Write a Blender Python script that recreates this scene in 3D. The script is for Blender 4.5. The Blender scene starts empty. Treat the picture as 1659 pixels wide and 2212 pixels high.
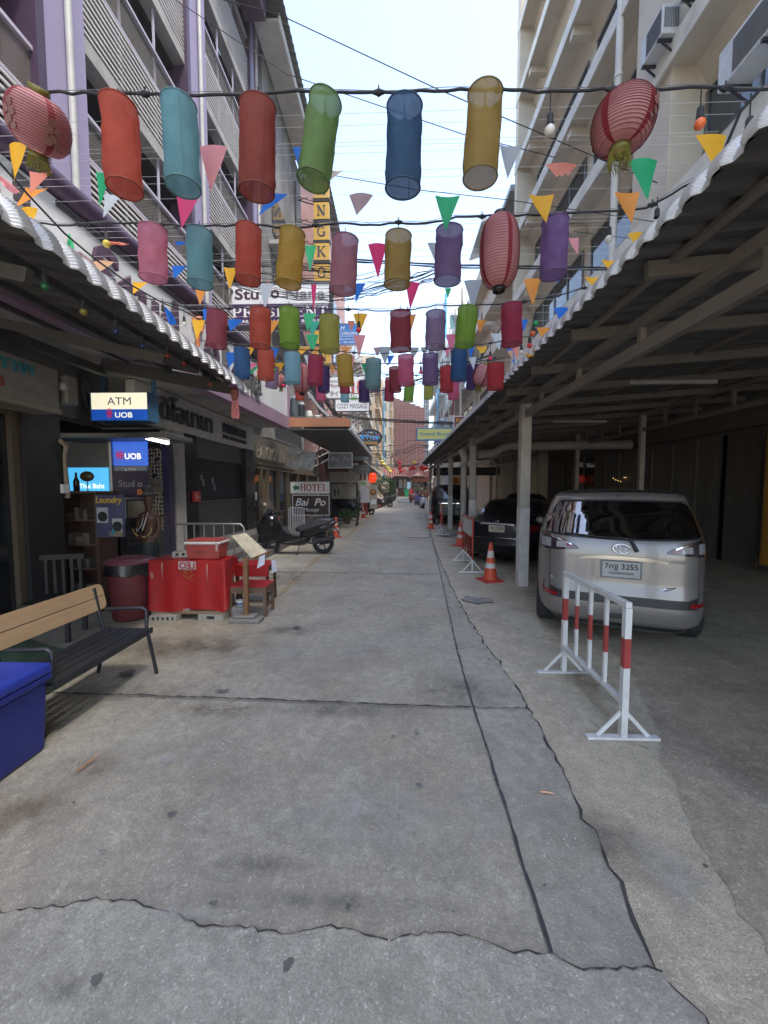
import bpy, bmesh, math, random
from mathutils import Vector, Matrix, Euler
R = math.radians
D = bpy.data
COL = bpy.context.scene.collection
SC = bpy.context.scene
rnd = random.Random(7)

# ------------------------------------------------------------------ camera, sky, sun, exposure
F = 842.5           # focal length in units of a 1659 px wide picture
HZ = 1053.0         # row of the horizon in that picture
VPU = 857.0         # column of the street's vanishing point
HC = 1.7            # eye height
pitch = math.atan((1106 - HZ) / F)
yaw = math.atan((VPU - 829.5) / F * math.cos(pitch))
cam_d = D.cameras.new('camera'); cam = D.objects.new('camera', cam_d); COL.objects.link(cam)
cam.location = (0, 0, HC)
cam.rotation_euler = Euler((math.pi / 2 - pitch, 0, yaw), 'XYZ')
cam_d.sensor_fit = 'VERTICAL'; cam_d.sensor_height = 24.0
cam_d.lens = 24.0 * F / 2212.0
cam_d.clip_start = 0.05; cam_d.clip_end = 2000
SC.camera = cam
CR = cam.rotation_euler.to_matrix(); CO = Vector((0, 0, HC))

SUN_EL, SUN_AZ = 64.0, 128.0      # azimuth clockwise from +Y: the sun is high, to the right and behind
world = D.worlds.new('World'); SC.world = world; world.use_nodes = True
wn = world.node_tree.nodes; wl = world.node_tree.links
bg = wn['Background']; bg.inputs[1].default_value = 0.15
sky = wn.new('ShaderNodeTexSky'); sky.sky_type = 'NISHITA'; sky.sun_disc = False
sky.sun_elevation = R(SUN_EL); sky.sun_rotation = R(SUN_AZ)
sky.air_density = 1.1; sky.dust_density = 1.1; sky.ozone_density = 2.2; sky.altitude = 10
tint = wn.new('ShaderNodeMix'); tint.data_type = 'RGBA'; tint.blend_type = 'MULTIPLY'; tint.inputs[0].default_value = 1.0
tint.inputs[7].default_value = (1.08, .965, .885, 1)     # hazy city air takes the blue out of the daylight
wl.new(sky.outputs[0], tint.inputs[6]); wl.new(tint.outputs[2], bg.inputs[0])
sun_d = D.lights.new('sun', 'SUN'); sun = D.objects.new('sun', sun_d); COL.objects.link(sun)
sun_d.energy = 1.1; sun_d.angle = R(10); sun_d.color = (1.0, 0.94, 0.85)
_a = R(SUN_AZ); _e = R(SUN_EL)
sdir = Vector((math.sin(_a) * math.cos(_e), math.cos(_a) * math.cos(_e), math.sin(_e)))
sun.rotation_euler = sdir.to_track_quat('Z', 'Y').to_euler()
SC.view_settings.view_transform = 'Standard'; SC.view_settings.look = 'None'
SC.view_settings.exposure = 2.27; SC.view_settings.gamma = 1.0
SC.cycles.max_bounces = 7; SC.cycles.diffuse_bounces = 4; SC.cycles.glossy_bounces = 3
SC.cycles.transparent_max_bounces = 8; SC.cycles.transmission_bounces = 4

# ------------------------------------------------------------------ measuring: a picture position becomes a point in the place
def ray(u, v):
    return CR @ Vector(((u - 829.5) / F, (1106 - v) / F, -1.0))
def G(u, v, z=0.0):
    d = ray(u, v); t = (z - HC) / d.z; return CO + d * t
def AX(u, v, X):
    d = ray(u, v); return CO + d * (X / d.x)
def AY(u, v, Y):
    d = ray(u, v); return CO + d * (Y / d.y)

# ------------------------------------------------------------------ materials
def lin(c):
    return tuple(((x / 255) / 12.92 if x / 255 <= 0.04045 else ((x / 255 + 0.055) / 1.055) ** 2.4) for x in c)
MATS = {}
def mat(name, col, rough=0.7, metal=0.0, var=0.12, scale=6.0, bump=0.0, bscale=None, dirt=None, dscale=1.2, damt=0.5,
        emit=None, estr=0.0, trans=0.0, sheer=0.0, coat=0.0, spec=0.5, stretch=None):
    if name in MATS: return MATS[name]
    m = D.materials.new(name); m.use_nodes = True
    nt = m.node_tree; n = nt.nodes; L = nt.links
    b = n['Principled BSDF']; out = n['Material Output']
    c = tuple(col) + (1,)
    tc = n.new('ShaderNodeTexCoord')
    mp = n.new('ShaderNodeMapping'); L.new(tc.outputs['Object'], mp.inputs[0])
    if stretch: mp.inputs['Scale'].default_value = stretch
    nz = n.new('ShaderNodeTexNoise'); nz.inputs['Scale'].default_value = scale
    nz.inputs['Detail'].default_value = 6; nz.inputs['Roughness'].default_value = 0.65
    L.new(mp.outputs[0], nz.inputs['Vector'])
    mx = n.new('ShaderNodeMix'); mx.data_type = 'RGBA'
    mx.inputs[6].default_value = tuple(x * (1 - var) for x in col) + (1,)
    mx.inputs[7].default_value = tuple(min(1, x * (1 + var)) for x in col) + (1,)
    rp = n.new('ShaderNodeMapRange'); rp.inputs[1].default_value = 0.3; rp.inputs[2].default_value = 0.7
    L.new(nz.outputs[0], rp.inputs[0]); L.new(rp.outputs[0], mx.inputs[0])
    last = mx.outputs[2]
    if dirt is not None:
        n2 = n.new('ShaderNodeTexNoise'); n2.inputs['Scale'].default_value = dscale; n2.inputs['Detail'].default_value = 8
        n2.inputs['Roughness'].default_value = 0.7
        L.new(mp.outputs[0], n2.inputs['Vector'])
        r2 = n.new('ShaderNodeMapRange'); r2.inputs[1].default_value = 0.45; r2.inputs[2].default_value = 0.75
        r2.inputs[4].default_value = damt
        L.new(n2.outputs[0], r2.inputs[0])
        m2 = n.new('ShaderNodeMix'); m2.data_type = 'RGBA'; m2.inputs[7].default_value = tuple(dirt) + (1,)
        L.new(r2.outputs[0], m2.inputs[0]); L.new(last, m2.inputs[6]); last = m2.outputs[2]
    L.new(last, b.inputs['Base Color'])
    b.inputs['Roughness'].default_value = rough; b.inputs['Metallic'].default_value = metal
    b.inputs['Specular IOR Level'].default_value = spec
    if coat: b.inputs['Coat Weight'].default_value = coat; b.inputs['Coat Roughness'].default_value = 0.05
    if bump:
        bn = n.new('ShaderNodeTexNoise'); bn.inputs['Scale'].default_value = bscale or scale * 4; bn.inputs['Detail'].default_value = 5
        L.new(mp.outputs[0], bn.inputs['Vector'])
        bp = n.new('ShaderNodeBump'); bp.inputs['Strength'].default_value = bump; bp.inputs['Distance'].default_value = 0.01
        L.new(bn.outputs[0], bp.inputs['Height']); L.new(bp.outputs[0], b.inputs['Normal'])
    if emit is not None:
        b.inputs['Emission Color'].default_value = tuple(emit) + (1,); b.inputs['Emission Strength'].default_value = estr * 0.26
    if trans:
        tr = n.new('ShaderNodeBsdfTranslucent'); ms = n.new('ShaderNodeMixShader'); ms.inputs[0].default_value = trans
        L.new(last, tr.inputs[0]); L.new(b.outputs[0], ms.inputs[1]); L.new(tr.outputs[0], ms.inputs[2])
        if bump: L.new(bp.outputs[0], tr.inputs['Normal'])
        last_s = ms.outputs[0]
        if sheer:
            tp = n.new('ShaderNodeBsdfTransparent'); m5 = n.new('ShaderNodeMixShader'); m5.inputs[0].default_value = sheer
            L.new(last_s, m5.inputs[1]); L.new(tp.outputs[0], m5.inputs[2]); last_s = m5.outputs[0]
        L.new(last_s, out.inputs[0])
    MATS[name] = m
    return m

# ------------------------------------------------------------------ mesh builder
class MB:
    def __init__(s): s.v = []; s.f = []; s.sm = []; s.mi = []
    def add(s, vs, fs, smooth=False, mi=0):
        o = len(s.v); s.v += [tuple(x) for x in vs]
        for f in fs: s.f.append([i + o for i in f]); s.sm.append(smooth); s.mi.append(mi)
        return s
    def box(s, x0, x1, y0, y1, z0, z1, mi=0):
        vs = [(x0,y0,z0),(x1,y0,z0),(x1,y1,z0),(x0,y1,z0),(x0,y0,z1),(x1,y0,z1),(x1,y1,z1),(x0,y1,z1)]
        return s.add(vs, [(3,2,1,0),(4,5,6,7),(0,1,5,4),(1,2,6,5),(2,3,7,6),(3,0,4,7)], mi=mi)
    def bar(s, p, q, w, h=None, up=(0,0,1), mi=0):
        p = Vector(p); q = Vector(q); h = h or w; d = (q - p).normalized(); up = Vector(up)
        if abs(d.dot(up)) > 0.98: up = Vector((0,1,0))
        a = d.cross(up).normalized(); b = a.cross(d).normalized()
        vs = [e + a * (sx * w / 2) + b * (sy * h / 2) for e in (p, q) for sx, sy in ((-1,-1),(1,-1),(1,1),(-1,1))]
        return s.add(vs, [(3,2,1,0),(4,5,6,7),(0,1,5,4),(1,2,6,5),(2,3,7,6),(3,0,4,7)], mi=mi)
    def tube(s, pts, r, n=8, caps=True, mi=0):
        pts = [Vector(p) for p in pts]; k = len(pts); rs = r if isinstance(r, (list, tuple)) else [r] * k
        vs = []; prev = None
        for i, p in enumerate(pts):
            d = (pts[min(i + 1, k - 1)] - pts[max(i - 1, 0)])
            d = d.normalized() if d.length > 1e-9 else Vector((0,0,1))
            if prev is None:
                up = Vector((0,0,1)) if abs(d.z) < 0.9 else Vector((1,0,0))
                a = d.cross(up).normalized()
            else:
                a = (prev - d * prev.dot(d)).normalized()
            prev = a; b = d.cross(a)
            vs += [p + (a * math.cos(2*math.pi*j/n) + b * math.sin(2*math.pi*j/n)) * rs[i] for j in range(n)]
        fs = [(i*n+j, i*n+(j+1)%n, (i+1)*n+(j+1)%n, (i+1)*n+j) for i in range(k-1) for j in range(n)]
        s.add(vs, fs, smooth=n > 5, mi=mi)
        if caps:
            s.add(vs[:n], [tuple(reversed(range(n)))], mi=mi); s.add(vs[-n:], [tuple(range(n))], mi=mi)
        return s
    def lathe(s, prof, c=(0,0,0), n=24, axis=None, mi=0, smooth=True):
        # prof: (radius, height) pairs
        c = Vector(c); M = Matrix.Identity(3) if axis is None else Vector(axis).to_track_quat('Z', 'Y').to_matrix()
        vs = [c + M @ Vector((r * math.cos(2*math.pi*j/n), r * math.sin(2*math.pi*j/n), h)) for r, h in prof for j in range(n)]
        k = len(prof)
        return s.add(vs, [(i*n+j, i*n+(j+1)%n, (i+1)*n+(j+1)%n, (i+1)*n+j) for i in range(k-1) for j in range(n)], smooth, mi)
    def ball(s, c, r, n=12, m=8, sc=(1,1,1), mi=0):
        c = Vector(c); vs = []
        for i in range(m + 1):
            t = math.pi * i / m
            for j in range(n):
                a = 2*math.pi*j/n
                vs.append(c + Vector((r*sc[0]*math.sin(t)*math.cos(a), r*sc[1]*math.sin(t)*math.sin(a), r*sc[2]*math.cos(t))))
        return s.add(vs, [(i*n+j, (i+1)*n+j, (i+1)*n+(j+1)%n, i*n+(j+1)%n) for i in range(m) for j in range(n)], True, mi)
    def poly(s, pts, nrm=None, th=0.0, mi=0):
        pts = [Vector(p) for p in pts]; k = len(pts)
        if th == 0: return s.add(pts, [tuple(range(k))], mi=mi)
        if nrm is None: nrm = (pts[1]-pts[0]).cross(pts[2]-pts[1]).normalized()
        nrm = Vector(nrm) * th
        vs = pts + [p + nrm for p in pts]
        return s.add(vs, [tuple(reversed(range(k))), tuple(range(k, 2*k))] + [(i, (i+1)%k, k+(i+1)%k, k+i) for i in range(k)], mi=mi)
    def torus(s, c, R0, r, axis=(0,0,1), n=24, m=6, sc=(1,1), mi=0):
        M = Vector(axis).to_track_quat('Z', 'Y').to_matrix(); c = Vector(c); vs = []
        for i in range(n):
            a = 2*math.pi*i/n
            for j in range(m):
                b = 2*math.pi*j/m
                vs.append(c + M @ Vector(((R0 + r*math.cos(b))*math.cos(a)*sc[0], (R0 + r*math.cos(b))*math.sin(a)*sc[1], r*math.sin(b))))
        return s.add(vs, [(i*m+j, ((i+1)%n)*m+j, ((i+1)%n)*m+(j+1)%m, i*m+(j+1)%m) for i in range(n) for j in range(m)], True, mi)
    def grid(s, fn, nu, nv, smooth=True, mi=0):
        vs = [fn(i/nu, j/nv) for i in range(nu+1) for j in range(nv+1)]
        return s.add(vs, [(i*(nv+1)+j, (i+1)*(nv+1)+j, (i+1)*(nv+1)+j+1, i*(nv+1)+j+1) for i in range(nu) for j in range(nv)], smooth, mi)
    def build(s, name, m, parent=None, local=False, bevel=0.0, solid=0.0):
        me = D.meshes.new(name)
        off = Vector((0,0,0))
        if parent is not None and not local:
            off = Vector(parent.location); q = parent
            while q.parent is not None: q = q.parent; off = off + Vector(q.location)
        me.from_pydata([tuple(Vector(v) - off) for v in s.v] if off.length else s.v, [], s.f)
        ms = m if isinstance(m, (list, tuple)) else [m]
        for x in ms: me.materials.append(x)
        me.polygons.foreach_set('use_smooth', s.sm); me.polygons.foreach_set('material_index', s.mi)
        me.update()
        o = D.objects.new(name, me); COL.objects.link(o)
        if parent is not None: o.parent = parent
        if bevel:
            bv = o.modifiers.new('bevel', 'BEVEL'); bv.width = bevel; bv.segments = 2; bv.limit_method = 'ANGLE'; bv.angle_limit = R(50)
        if solid:
            sm = o.modifiers.new('solid', 'SOLIDIFY'); sm.thickness = solid; sm.offset = 0
        return o

def build_each(mb, name, m, parent=None, local=False, **k):
    """one object for every connected piece of the builder"""
    key = {}; par = list(range(len(mb.v)))
    def find(i):
        while par[i] != i: par[i] = par[par[i]]; i = par[i]
        return i
    for i, v in enumerate(mb.v):
        q = (round(v[0],5), round(v[1],5), round(v[2],5))
        if q in key: par[find(i)] = find(key[q])
        else: key[q] = i
    for f in mb.f:
        for a in f[1:]: par[find(a)] = find(f[0])
    gr = {}
    for fi, f in enumerate(mb.f): gr.setdefault(find(f[0]), []).append(fi)
    out = []
    for fl in gr.values():
        n = MB(); ix = {}
        for fi in fl:
            for a in mb.f[fi]:
                if a not in ix: ix[a] = len(n.v); n.v.append(mb.v[a])
            n.f.append([ix[a] for a in mb.f[fi]]); n.sm.append(mb.sm[fi]); n.mi.append(0)
        out.append(n.build(name, m, parent, local, **k))
    return out
def tag(o, label, cat, group=None):
    o['label'] = label; o['category'] = cat
    if group: o['group'] = group
    return o
def thing(name, label, cat, loc=(0,0,0), rz=0.0, group=None):
    o = D.objects.new(name, None); COL.objects.link(o); o.location = loc; o.rotation_euler = (0,0,rz)
    o.empty_display_size = 0.1
    return tag(o, label, cat, group)
def struct(name, mb, m, **k):
    o = mb.build(name, m, **k); o['kind'] = 'structure'; return o
def copy_tree(o, parent=None):
    c = o.copy(); COL.objects.link(c)
    if parent is not None: c.parent = parent
    for ch in [x for x in D.objects if x.parent == o]: copy_tree(ch, c)
    return c
def kids(o):
    return [x for x in D.objects if x.parent == o]
def dup(o, loc, rz, label, scale=None):
    c = copy_tree(o); c.location = loc; c.rotation_euler = (0,0,rz); c['label'] = label
    if scale: c.scale = (scale,)*3
    return c

# ------------------------------------------------------------------ lettering
def text(body, m, parent, o, right, up, width=None, height=None, name='lettering', off=0.0, shear=0.0, th=0.004, align='L', lines=1.0, mirror=False, local=False):
    """flat letters as real thin geometry; o = lower left corner (or centre if align 'C') of the block"""
    cu = D.curves.new('t', 'FONT'); cu.body = body; cu.size = 1.0; cu.offset = off; cu.shear = shear; cu.resolution_u = 3
    cu.space_line = lines
    if align == 'C' and '\n' in body: cu.align_x = 'CENTER'
    ob = D.objects.new('t', cu); COL.objects.link(ob)
    dg = bpy.context.evaluated_depsgraph_get(); me = D.meshes.new_from_object(ob.evaluated_get(dg))
    D.objects.remove(ob); D.curves.remove(cu)
    if not me.vertices: return None
    xs = [v.co.x for v in me.vertices]; ys = [v.co.y for v in me.vertices]
    x0, x1, y0, y1 = min(xs), max(xs), min(ys), max(ys)
    sx = width / (x1-x0) if width else None; sy = height / (y1-y0) if height else None
    sx = sx or sy; sy = sy or sx
    r = Vector(right).normalized(); u = Vector(up).normalized(); n = r.cross(u)
    o = Vector(o)
    if align == 'C': o = o - r * (sx*(x1-x0)/2) - u * (sy*(y1-y0)/2)
    mb = MB(); k = len(me.vertices)
    def P(v, d):
        x = (x1 - v.co.x) if mirror else (v.co.x - x0)
        return o + r*x*sx + u*(v.co.y-y0)*sy + n*d
    mb.v = [tuple(P(v, 0)) for v in me.vertices] + [tuple(P(v, th)) for v in me.vertices]
    ek = {}
    for p in me.polygons:
        mb.f.append([i + k for i in p.vertices]); mb.sm.append(False); mb.mi.append(0)
        vs = list(p.vertices)
        for a, b in zip(vs, vs[1:] + vs[:1]): ek[(a, b)] = ek.get((a, b), 0) + 1
    if th > 0.008:
        for (a, b) in ek:
            if (b, a) not in ek: mb.f.append([a, b, b + k, a + k]); mb.sm.append(False); mb.mi.append(0)
    D.meshes.remove(me)
    return mb.build(name, m, parent, local=local)
# slab-serif capitals from strokes: (points, weight)
def arc(cx, cy, rx, ry, a0, a1, n=12):
    return [(cx + rx*math.cos(R(a0+(a1-a0)*i/n)), cy + ry*math.sin(R(a0+(a1-a0)*i/n))) for i in range(n+1)]
H_, h_ = 0.16, 0.07
SL = {
 'H': (0.8, [([(0.15,0),(0.15,1)],H_),([(0.65,0),(0.65,1)],H_),([(0.15,.5),(0.65,.5)],h_),([(0.02,.03),(0.3,.03)],h_),([(0.02,.97),(0.3,.97)],h_),([(0.5,.03),(0.78,.03)],h_),([(0.5,.97),(0.78,.97)],h_)]),
 'O': (0.85, [(arc(.42,.5,.32,.46,0,360,24),.13)]),
 'T': (0.75, [([(.37,0),(.37,1)],H_),([(.03,.96),(.71,.96)],.08),([(.22,.03),(.52,.03)],h_),([(.05,.96),(.05,.75)],.06),([(.69,.96),(.69,.75)],.06)]),
 'E': (0.72, [([(.15,0),(.15,1)],H_),([(.02,.97),(.66,.97)],.08),([(.02,.03),(.68,.03)],.08),([(.15,.5),(.5,.5)],h_),([(.64,.97),(.64,.76)],.06),([(.66,.03),(.66,.25)],.06),([(.5,.4),(.5,.6)],.05)]),
 'L': (0.7, [([(.15,0),(.15,1)],H_),([(.02,.97),(.3,.97)],h_),([(.02,.03),(.64,.03)],.08),([(.63,.03),(.63,.28)],.06)]),
 'B': (0.76, [([(.15,0),(.15,1)],H_),([(.02,.97),(.4,.97)],h_),([(.02,.03),(.42,.03)],h_),([(.15,.52),(.4,.52)],h_),(arc(.38,.745,.2,.225,-90,90),.11),(arc(.4,.275,.24,.245,-90,90),.12)]),
 'A': (0.82, [([(.12,0),(.4,.97)],.06),([(.4,1),(.7,0)],H_),([(.22,.33),(.6,.33)],h_),([(.02,.03),(.24,.03)],h_),([(.56,.03),(.82,.03)],h_)]),
 'N': (0.84, [([(.15,0),(.15,1)],.07),([(.12,1),(.68,0)],.17),([(.69,0),(.69,1)],.07),([(.02,.03),(.3,.03)],h_),([(.0,.97),(.2,.97)],h_),([(.55,.97),(.82,.97)],h_)]),
 'G': (0.84, [(arc(.42,.5,.32,.46,40,320,20),.13),([(.68,.05),(.68,.42)],.13),([(.5,.42),(.8,.42)],h_)]),
 'K': (0.84, [([(.15,0),(.15,1)],H_),([(.15,.4),(.66,.97)],.07),([(.33,.58),(.7,.0)],.15),([(.02,.03),(.3,.03)],h_),([(.02,.97),(.3,.97)],h_),([(.52,.97),(.8,.97)],h_),([(.56,.03),(.84,.03)],h_)]),
 'P': (0.72, [([(.15,0),(.15,1)],H_),([(.02,.97),(.4,.97)],h_),([(.02,.03),(.32,.03)],h_),([(.15,.46),(.4,.46)],h_),(arc(.38,.715,.22,.255,-90,90),.13)]),
 'R': (0.82, [([(.15,0),(.15,1)],H_),([(.02,.97),(.4,.97)],h_),([(.02,.03),(.32,.03)],h_),([(.15,.48),(.4,.48)],h_),(arc(.38,.725,.2,.245,-90,90),.12),([(.4,.48),(.7,.0)],.15),([(.6,.03),(.82,.03)],h_)]),
 'S': (0.68, [(arc(.34,.73,.22,.23,20,270,14)+arc(.34,.27,.24,.23,90,-160,14)[1:],.12)]),
 'I': (0.4, [([(.2,0),(.2,1)],H_),([(.05,.97),(.35,.97)],h_),([(.05,.03),(.35,.03)],h_)]),
 'D': (0.84, [([(.15,0),(.15,1)],H_),([(.02,.97),(.4,.97)],h_),([(.02,.03),(.4,.03)],h_),(arc(.36,.5,.36,.47,-90,90,16),.13)]),
 ' ': (0.4, []),
}
def slab(body, m, parent, o, right, up, width=None, height=1.0, th=0.01, name='lettering', gap=0.04, local=False):
    tot = sum(SL[c][0] + gap for c in body) - gap
    sy = height; sx = (width / tot) if width else height
    r = Vector(right).normalized(); u = Vector(up).normalized(); n = r.cross(u); o = Vector(o)
    mb = MB(); x = 0; k = 0
    for c in body:
        w, st = SL[c]
        for pts, wt in st:
            k += 1; e = th + (k % 5) * 0.0004
            P = [Vector(((x + a), b, 0)) for a, b in pts]
            L = []; Rr = []
            for i, p in enumerate(P):
                d = P[min(i+1, len(P)-1)] - P[max(i-1, 0)]
                if len(P) > 4 and (P[0]-P[-1]).length < 1e-4 and i in (0, len(P)-1): d = P[1] - P[-2]
                d.normalize(); nn = Vector((-d.y, d.x, 0)) * wt / 2
                L.append(p + nn); Rr.append(p - nn)
            for i in range(len(P)-1):
                q = [L[i], Rr[i], Rr[i+1], L[i+1]]
                q3 = [o + r*(v.x*sx) + u*(v.y*sy) for v in q]
                mb.add([v + n*e for v in q3], [(0,1,2,3)])
                if th > 0.008:
                    mb.add(q3 + [v + n*e for v in q3], [(0,1,5,4),(1,2,6,5),(2,3,7,6),(3,0,4,7)])
        x += w + gap
    return mb.build(name, m, parent, local=local)
def panel(mb, o, right, up, w, h, d=0.02, mi=0):
    """box whose front face starts at o (lower left), growing backwards by d"""
    r = Vector(right).normalized(); u = Vector(up).normalized(); n = r.cross(u); o = Vector(o)
    f = [o, o + r*w, o + r*w + u*h, o + u*h]; b = [p - n*d for p in f]
    return mb.add(f + b, [(0,1,2,3),(7,6,5,4),(0,4,5,1),(1,5,6,2),(2,6,7,3),(3,7,4,0)], mi=mi)
XR = (1,0,0); ZU = (0,0,1); YR = (0,1,0)

# common finishes
WHITE = mat('white_paint', (.74,.74,.72), .5, var=.05, scale=9, dirt=(.35,.33,.3), dscale=3, damt=.35)
CREAM = mat('cream_render', (.56,.50,.395), .85, var=.06, scale=2, dirt=(.34,.30,.23), dscale=.8, damt=.4, bump=.15, bscale=60)
BLACK = mat('black_paint', (.012,.012,.013), .35, var=.2, scale=8)
RUBBER = mat('black_rubber', (.02,.02,.021), .75, var=.2, scale=20)
DKMET = mat('dark_metal', (.05,.05,.055), .45, .6, var=.2, scale=12)
STEEL = mat('grey_steel', (.27,.27,.27), .38, .75, var=.12, scale=10, dirt=(.2,.16,.12), dscale=5, damt=.4)
CHROME = mat('chrome', (.8,.8,.82), .12, 1.0, var=.03)
GLASS = mat('dark_glass', (.015,.018,.02), .06, 0, var=.1, scale=3, spec=.8)

# ================================================================== GROUND
def concrete(name, base, warm, dark, rough=0.8, spk=1.0, crack=0.5, wet=0.0):
    m = D.materials.new(name); m.use_nodes = True; nt = m.node_tree; n = nt.nodes; L = nt.links
    b = n['Principled BSDF']; tc = n.new('ShaderNodeTexCoord'); co = tc.outputs['Object']
    def noise(sc, det=8, ro=.65, w=0.0):
        x = n.new('ShaderNodeTexNoise'); x.inputs['Scale'].default_value = sc; x.inputs['Detail'].default_value = det
        x.inputs['Roughness'].default_value = ro; x.inputs['Distortion'].default_value = w; L.new(co, x.inputs['Vector']); return x.outputs[0]
    def ramp(s, a, c, lo=0.0, hi=1.0):
        r = n.new('ShaderNodeMapRange'); r.inputs[1].default_value = a; r.inputs[2].default_value = c
        r.inputs[3].default_value = lo; r.inputs[4].default_value = hi; L.new(s, r.inputs[0]); return r.outputs[0]
    def mix(f, a, c2, mode='MIX'):
        x = n.new('ShaderNodeMix'); x.data_type = 'RGBA'; x.blend_type = mode
        if isinstance(f, float): x.inputs[0].default_value = f
        else: L.new(f, x.inputs[0])
        for i, q in ((6, a), (7, c2)):
            if isinstance(q, tuple): x.inputs[i].default_value = q + (1,)
            else: L.new(q, x.inputs[i])
        return x.outputs[2]
    c = mix(ramp(noise(.55, 6, .6, .4), .38, .66), base, warm)
    c = mix(ramp(noise(1.7, 8, .7, .3), .46, .68, 0, .75), c, dark)
    c = mix(ramp(noise(.8, 9, .75, .8), .55, .66, 0, .45), c, tuple(min(1, x*1.45) for x in base))
    c = mix(ramp(noise(13, 8, .85), .38, .62, 0, .62), c, tuple(x*.42 for x in base))
    c = mix(ramp(noise(4.5, 9, .82, .8), .54, .70, 0, .42), c, tuple(min(1, x*1.7) for x in base))
    c = mix(ramp(noise(110, 4, .7), .45, .66, 0, .50 * spk), c, tuple(x*.4 for x in base))
    c = mix(ramp(noise(95, 2, .6), .60, .78, 0, .45 * spk), c, tuple(min(1, x*2.4) for x in base))
    # small chips and pits
    vo = n.new('ShaderNodeTexVoronoi'); vo.inputs['Scale'].default_value = 3.2; vo.inputs['Randomness'].default_value = 1; 
    wv = n.new('ShaderNodeMix'); wv.data_type = 'RGBA'; wv.inputs[0].default_value = .05
    nc = n.new('ShaderNodeTexNoise'); nc.inputs['Scale'].default_value = 9; nc.inputs['Detail'].default_value = 5
    L.new(co, nc.inputs['Vector']); L.new(co, wv.inputs[6]); L.new(nc.outputs['Color'], wv.inputs[7])
    L.new(wv.outputs[2], vo.inputs['Vector'])
    pit = ramp(vo.outputs['Distance'], .035, .05, 1, 0)
    gate = ramp(noise(2.3, 2, .5), .52, .56)
    mu = n.new('ShaderNodeMath'); mu.operation = 'MULTIPLY'; L.new(pit, mu.inputs[0]); L.new(gate, mu.inputs[1])
    c = mix(mu.outputs[0], c, tuple(x*.22 for x in base))
    # hairline cracks
    vc = n.new('ShaderNodeTexVoronoi'); vc.feature = 'DISTANCE_TO_EDGE'; vc.inputs['Scale'].default_value = .8
    w2 = n.new('ShaderNodeMix'); w2.data_type = 'RGBA'; w2.inputs[0].default_value = .34
    nd = n.new('ShaderNodeTexNoise'); nd.inputs['Scale'].default_value = 3; nd.inputs['Detail'].default_value = 9; nd.inputs['Roughness'].default_value = .7
    L.new(co, nd.inputs['Vector']); L.new(co, w2.inputs[6]); L.new(nd.outputs['Color'], w2.inputs[7]); L.new(w2.outputs[2], vc.inputs['Vector'])
    ck = ramp(vc.outputs['Distance'], .002, .006, crack, 0)
    g2 = ramp(noise(.9, 3, .5), .5, .62)
    m3 = n.new('ShaderNodeMath'); m3.operation = 'MULTIPLY'; L.new(ck, m3.inputs[0]); L.new(g2, m3.inputs[1])
    c = mix(m3.outputs[0], c, tuple(x*.25 for x in base))
    L.new(c, b.inputs['Base Color'])
    L.new(ramp(noise(1.3, 5, .6), .35, .7, rough - .2 - wet, rough), b.inputs['Roughness'])
    b.inputs['Specular IOR Level'].default_value = .4
    bp = n.new('ShaderNodeBump'); bp.inputs['Strength'].default_value = .9; bp.inputs['Distance'].default_value = .006
    ad = n.new('ShaderNodeMath'); ad.operation = 'ADD'; L.new(noise(60, 6, .75), ad.inputs[0]); L.new(noise(7, 6, .6), ad.inputs[1])
    a2 = n.new('ShaderNodeMath'); a2.operation = 'SUBTRACT'; L.new(ad.outputs[0], a2.inputs[0]); L.new(mu.outputs[0], a2.inputs[1])
    L.new(a2.outputs[0], bp.inputs['Height']); L.new(bp.outputs[0], b.inputs['Normal'])
    return m
M_ROAD = concrete('road_concrete', (.44,.415,.335), (.39,.325,.235), (.22,.205,.165))
M_SIDE = concrete('side_concrete', (.42,.40,.33), (.375,.325,.245), (.23,.215,.175), spk=.9)
M_NEAR = concrete('near_slab_concrete', (.47,.45,.37), (.39,.355,.275), (.23,.215,.175), spk=1.1)
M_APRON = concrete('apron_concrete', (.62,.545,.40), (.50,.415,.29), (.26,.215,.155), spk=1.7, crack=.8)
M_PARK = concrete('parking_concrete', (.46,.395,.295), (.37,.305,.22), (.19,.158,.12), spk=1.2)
M_JOINT = mat('joint_dirt', (.05,.047,.042), .9, var=.5, scale=30)
M_JOINT2 = mat('joint_sealant', (.04,.04,.04), .55, var=.4, scale=30)

def jitter_line(pts, step, amp, seed):
    r = random.Random(seed); out = []
    for a, b in zip(pts, pts[1:]):
        L = (b - a).length; k = max(1, int(L / step)); d = (b - a) / k; nn = Vector((-d.y, d.x, 0)).normalized()
        for i in range(k):
            p = a + d * i; s = min(1.0, (p - CO).length / 4 + .35)
            out.append(p + nn * (r.uniform(-amp, amp) + .6*amp*math.sin(i*.37+seed)) * s)
    out.append(pts[-1]); return out
def strip(pts, w0, z, seed, wj=0.6):
    r = random.Random(seed); mb = MB(); vs = []
    for i, p in enumerate(pts):
        d = (pts[min(i+1, len(pts)-1)] - pts[max(i-1, 0)]).normalized(); nn = Vector((-d.y, d.x, 0))
        w = w0 * r.uniform(1 - wj, 1 + wj) / 2
        vs += [Vector((p.x, p.y, z)) + nn * w, Vector((p.x, p.y, z)) - nn * w]
    mb.add(vs, [(2*i+1, 2*i+3, 2*i+2, 2*i) for i in range(len(pts)-1)]); return mb

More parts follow.
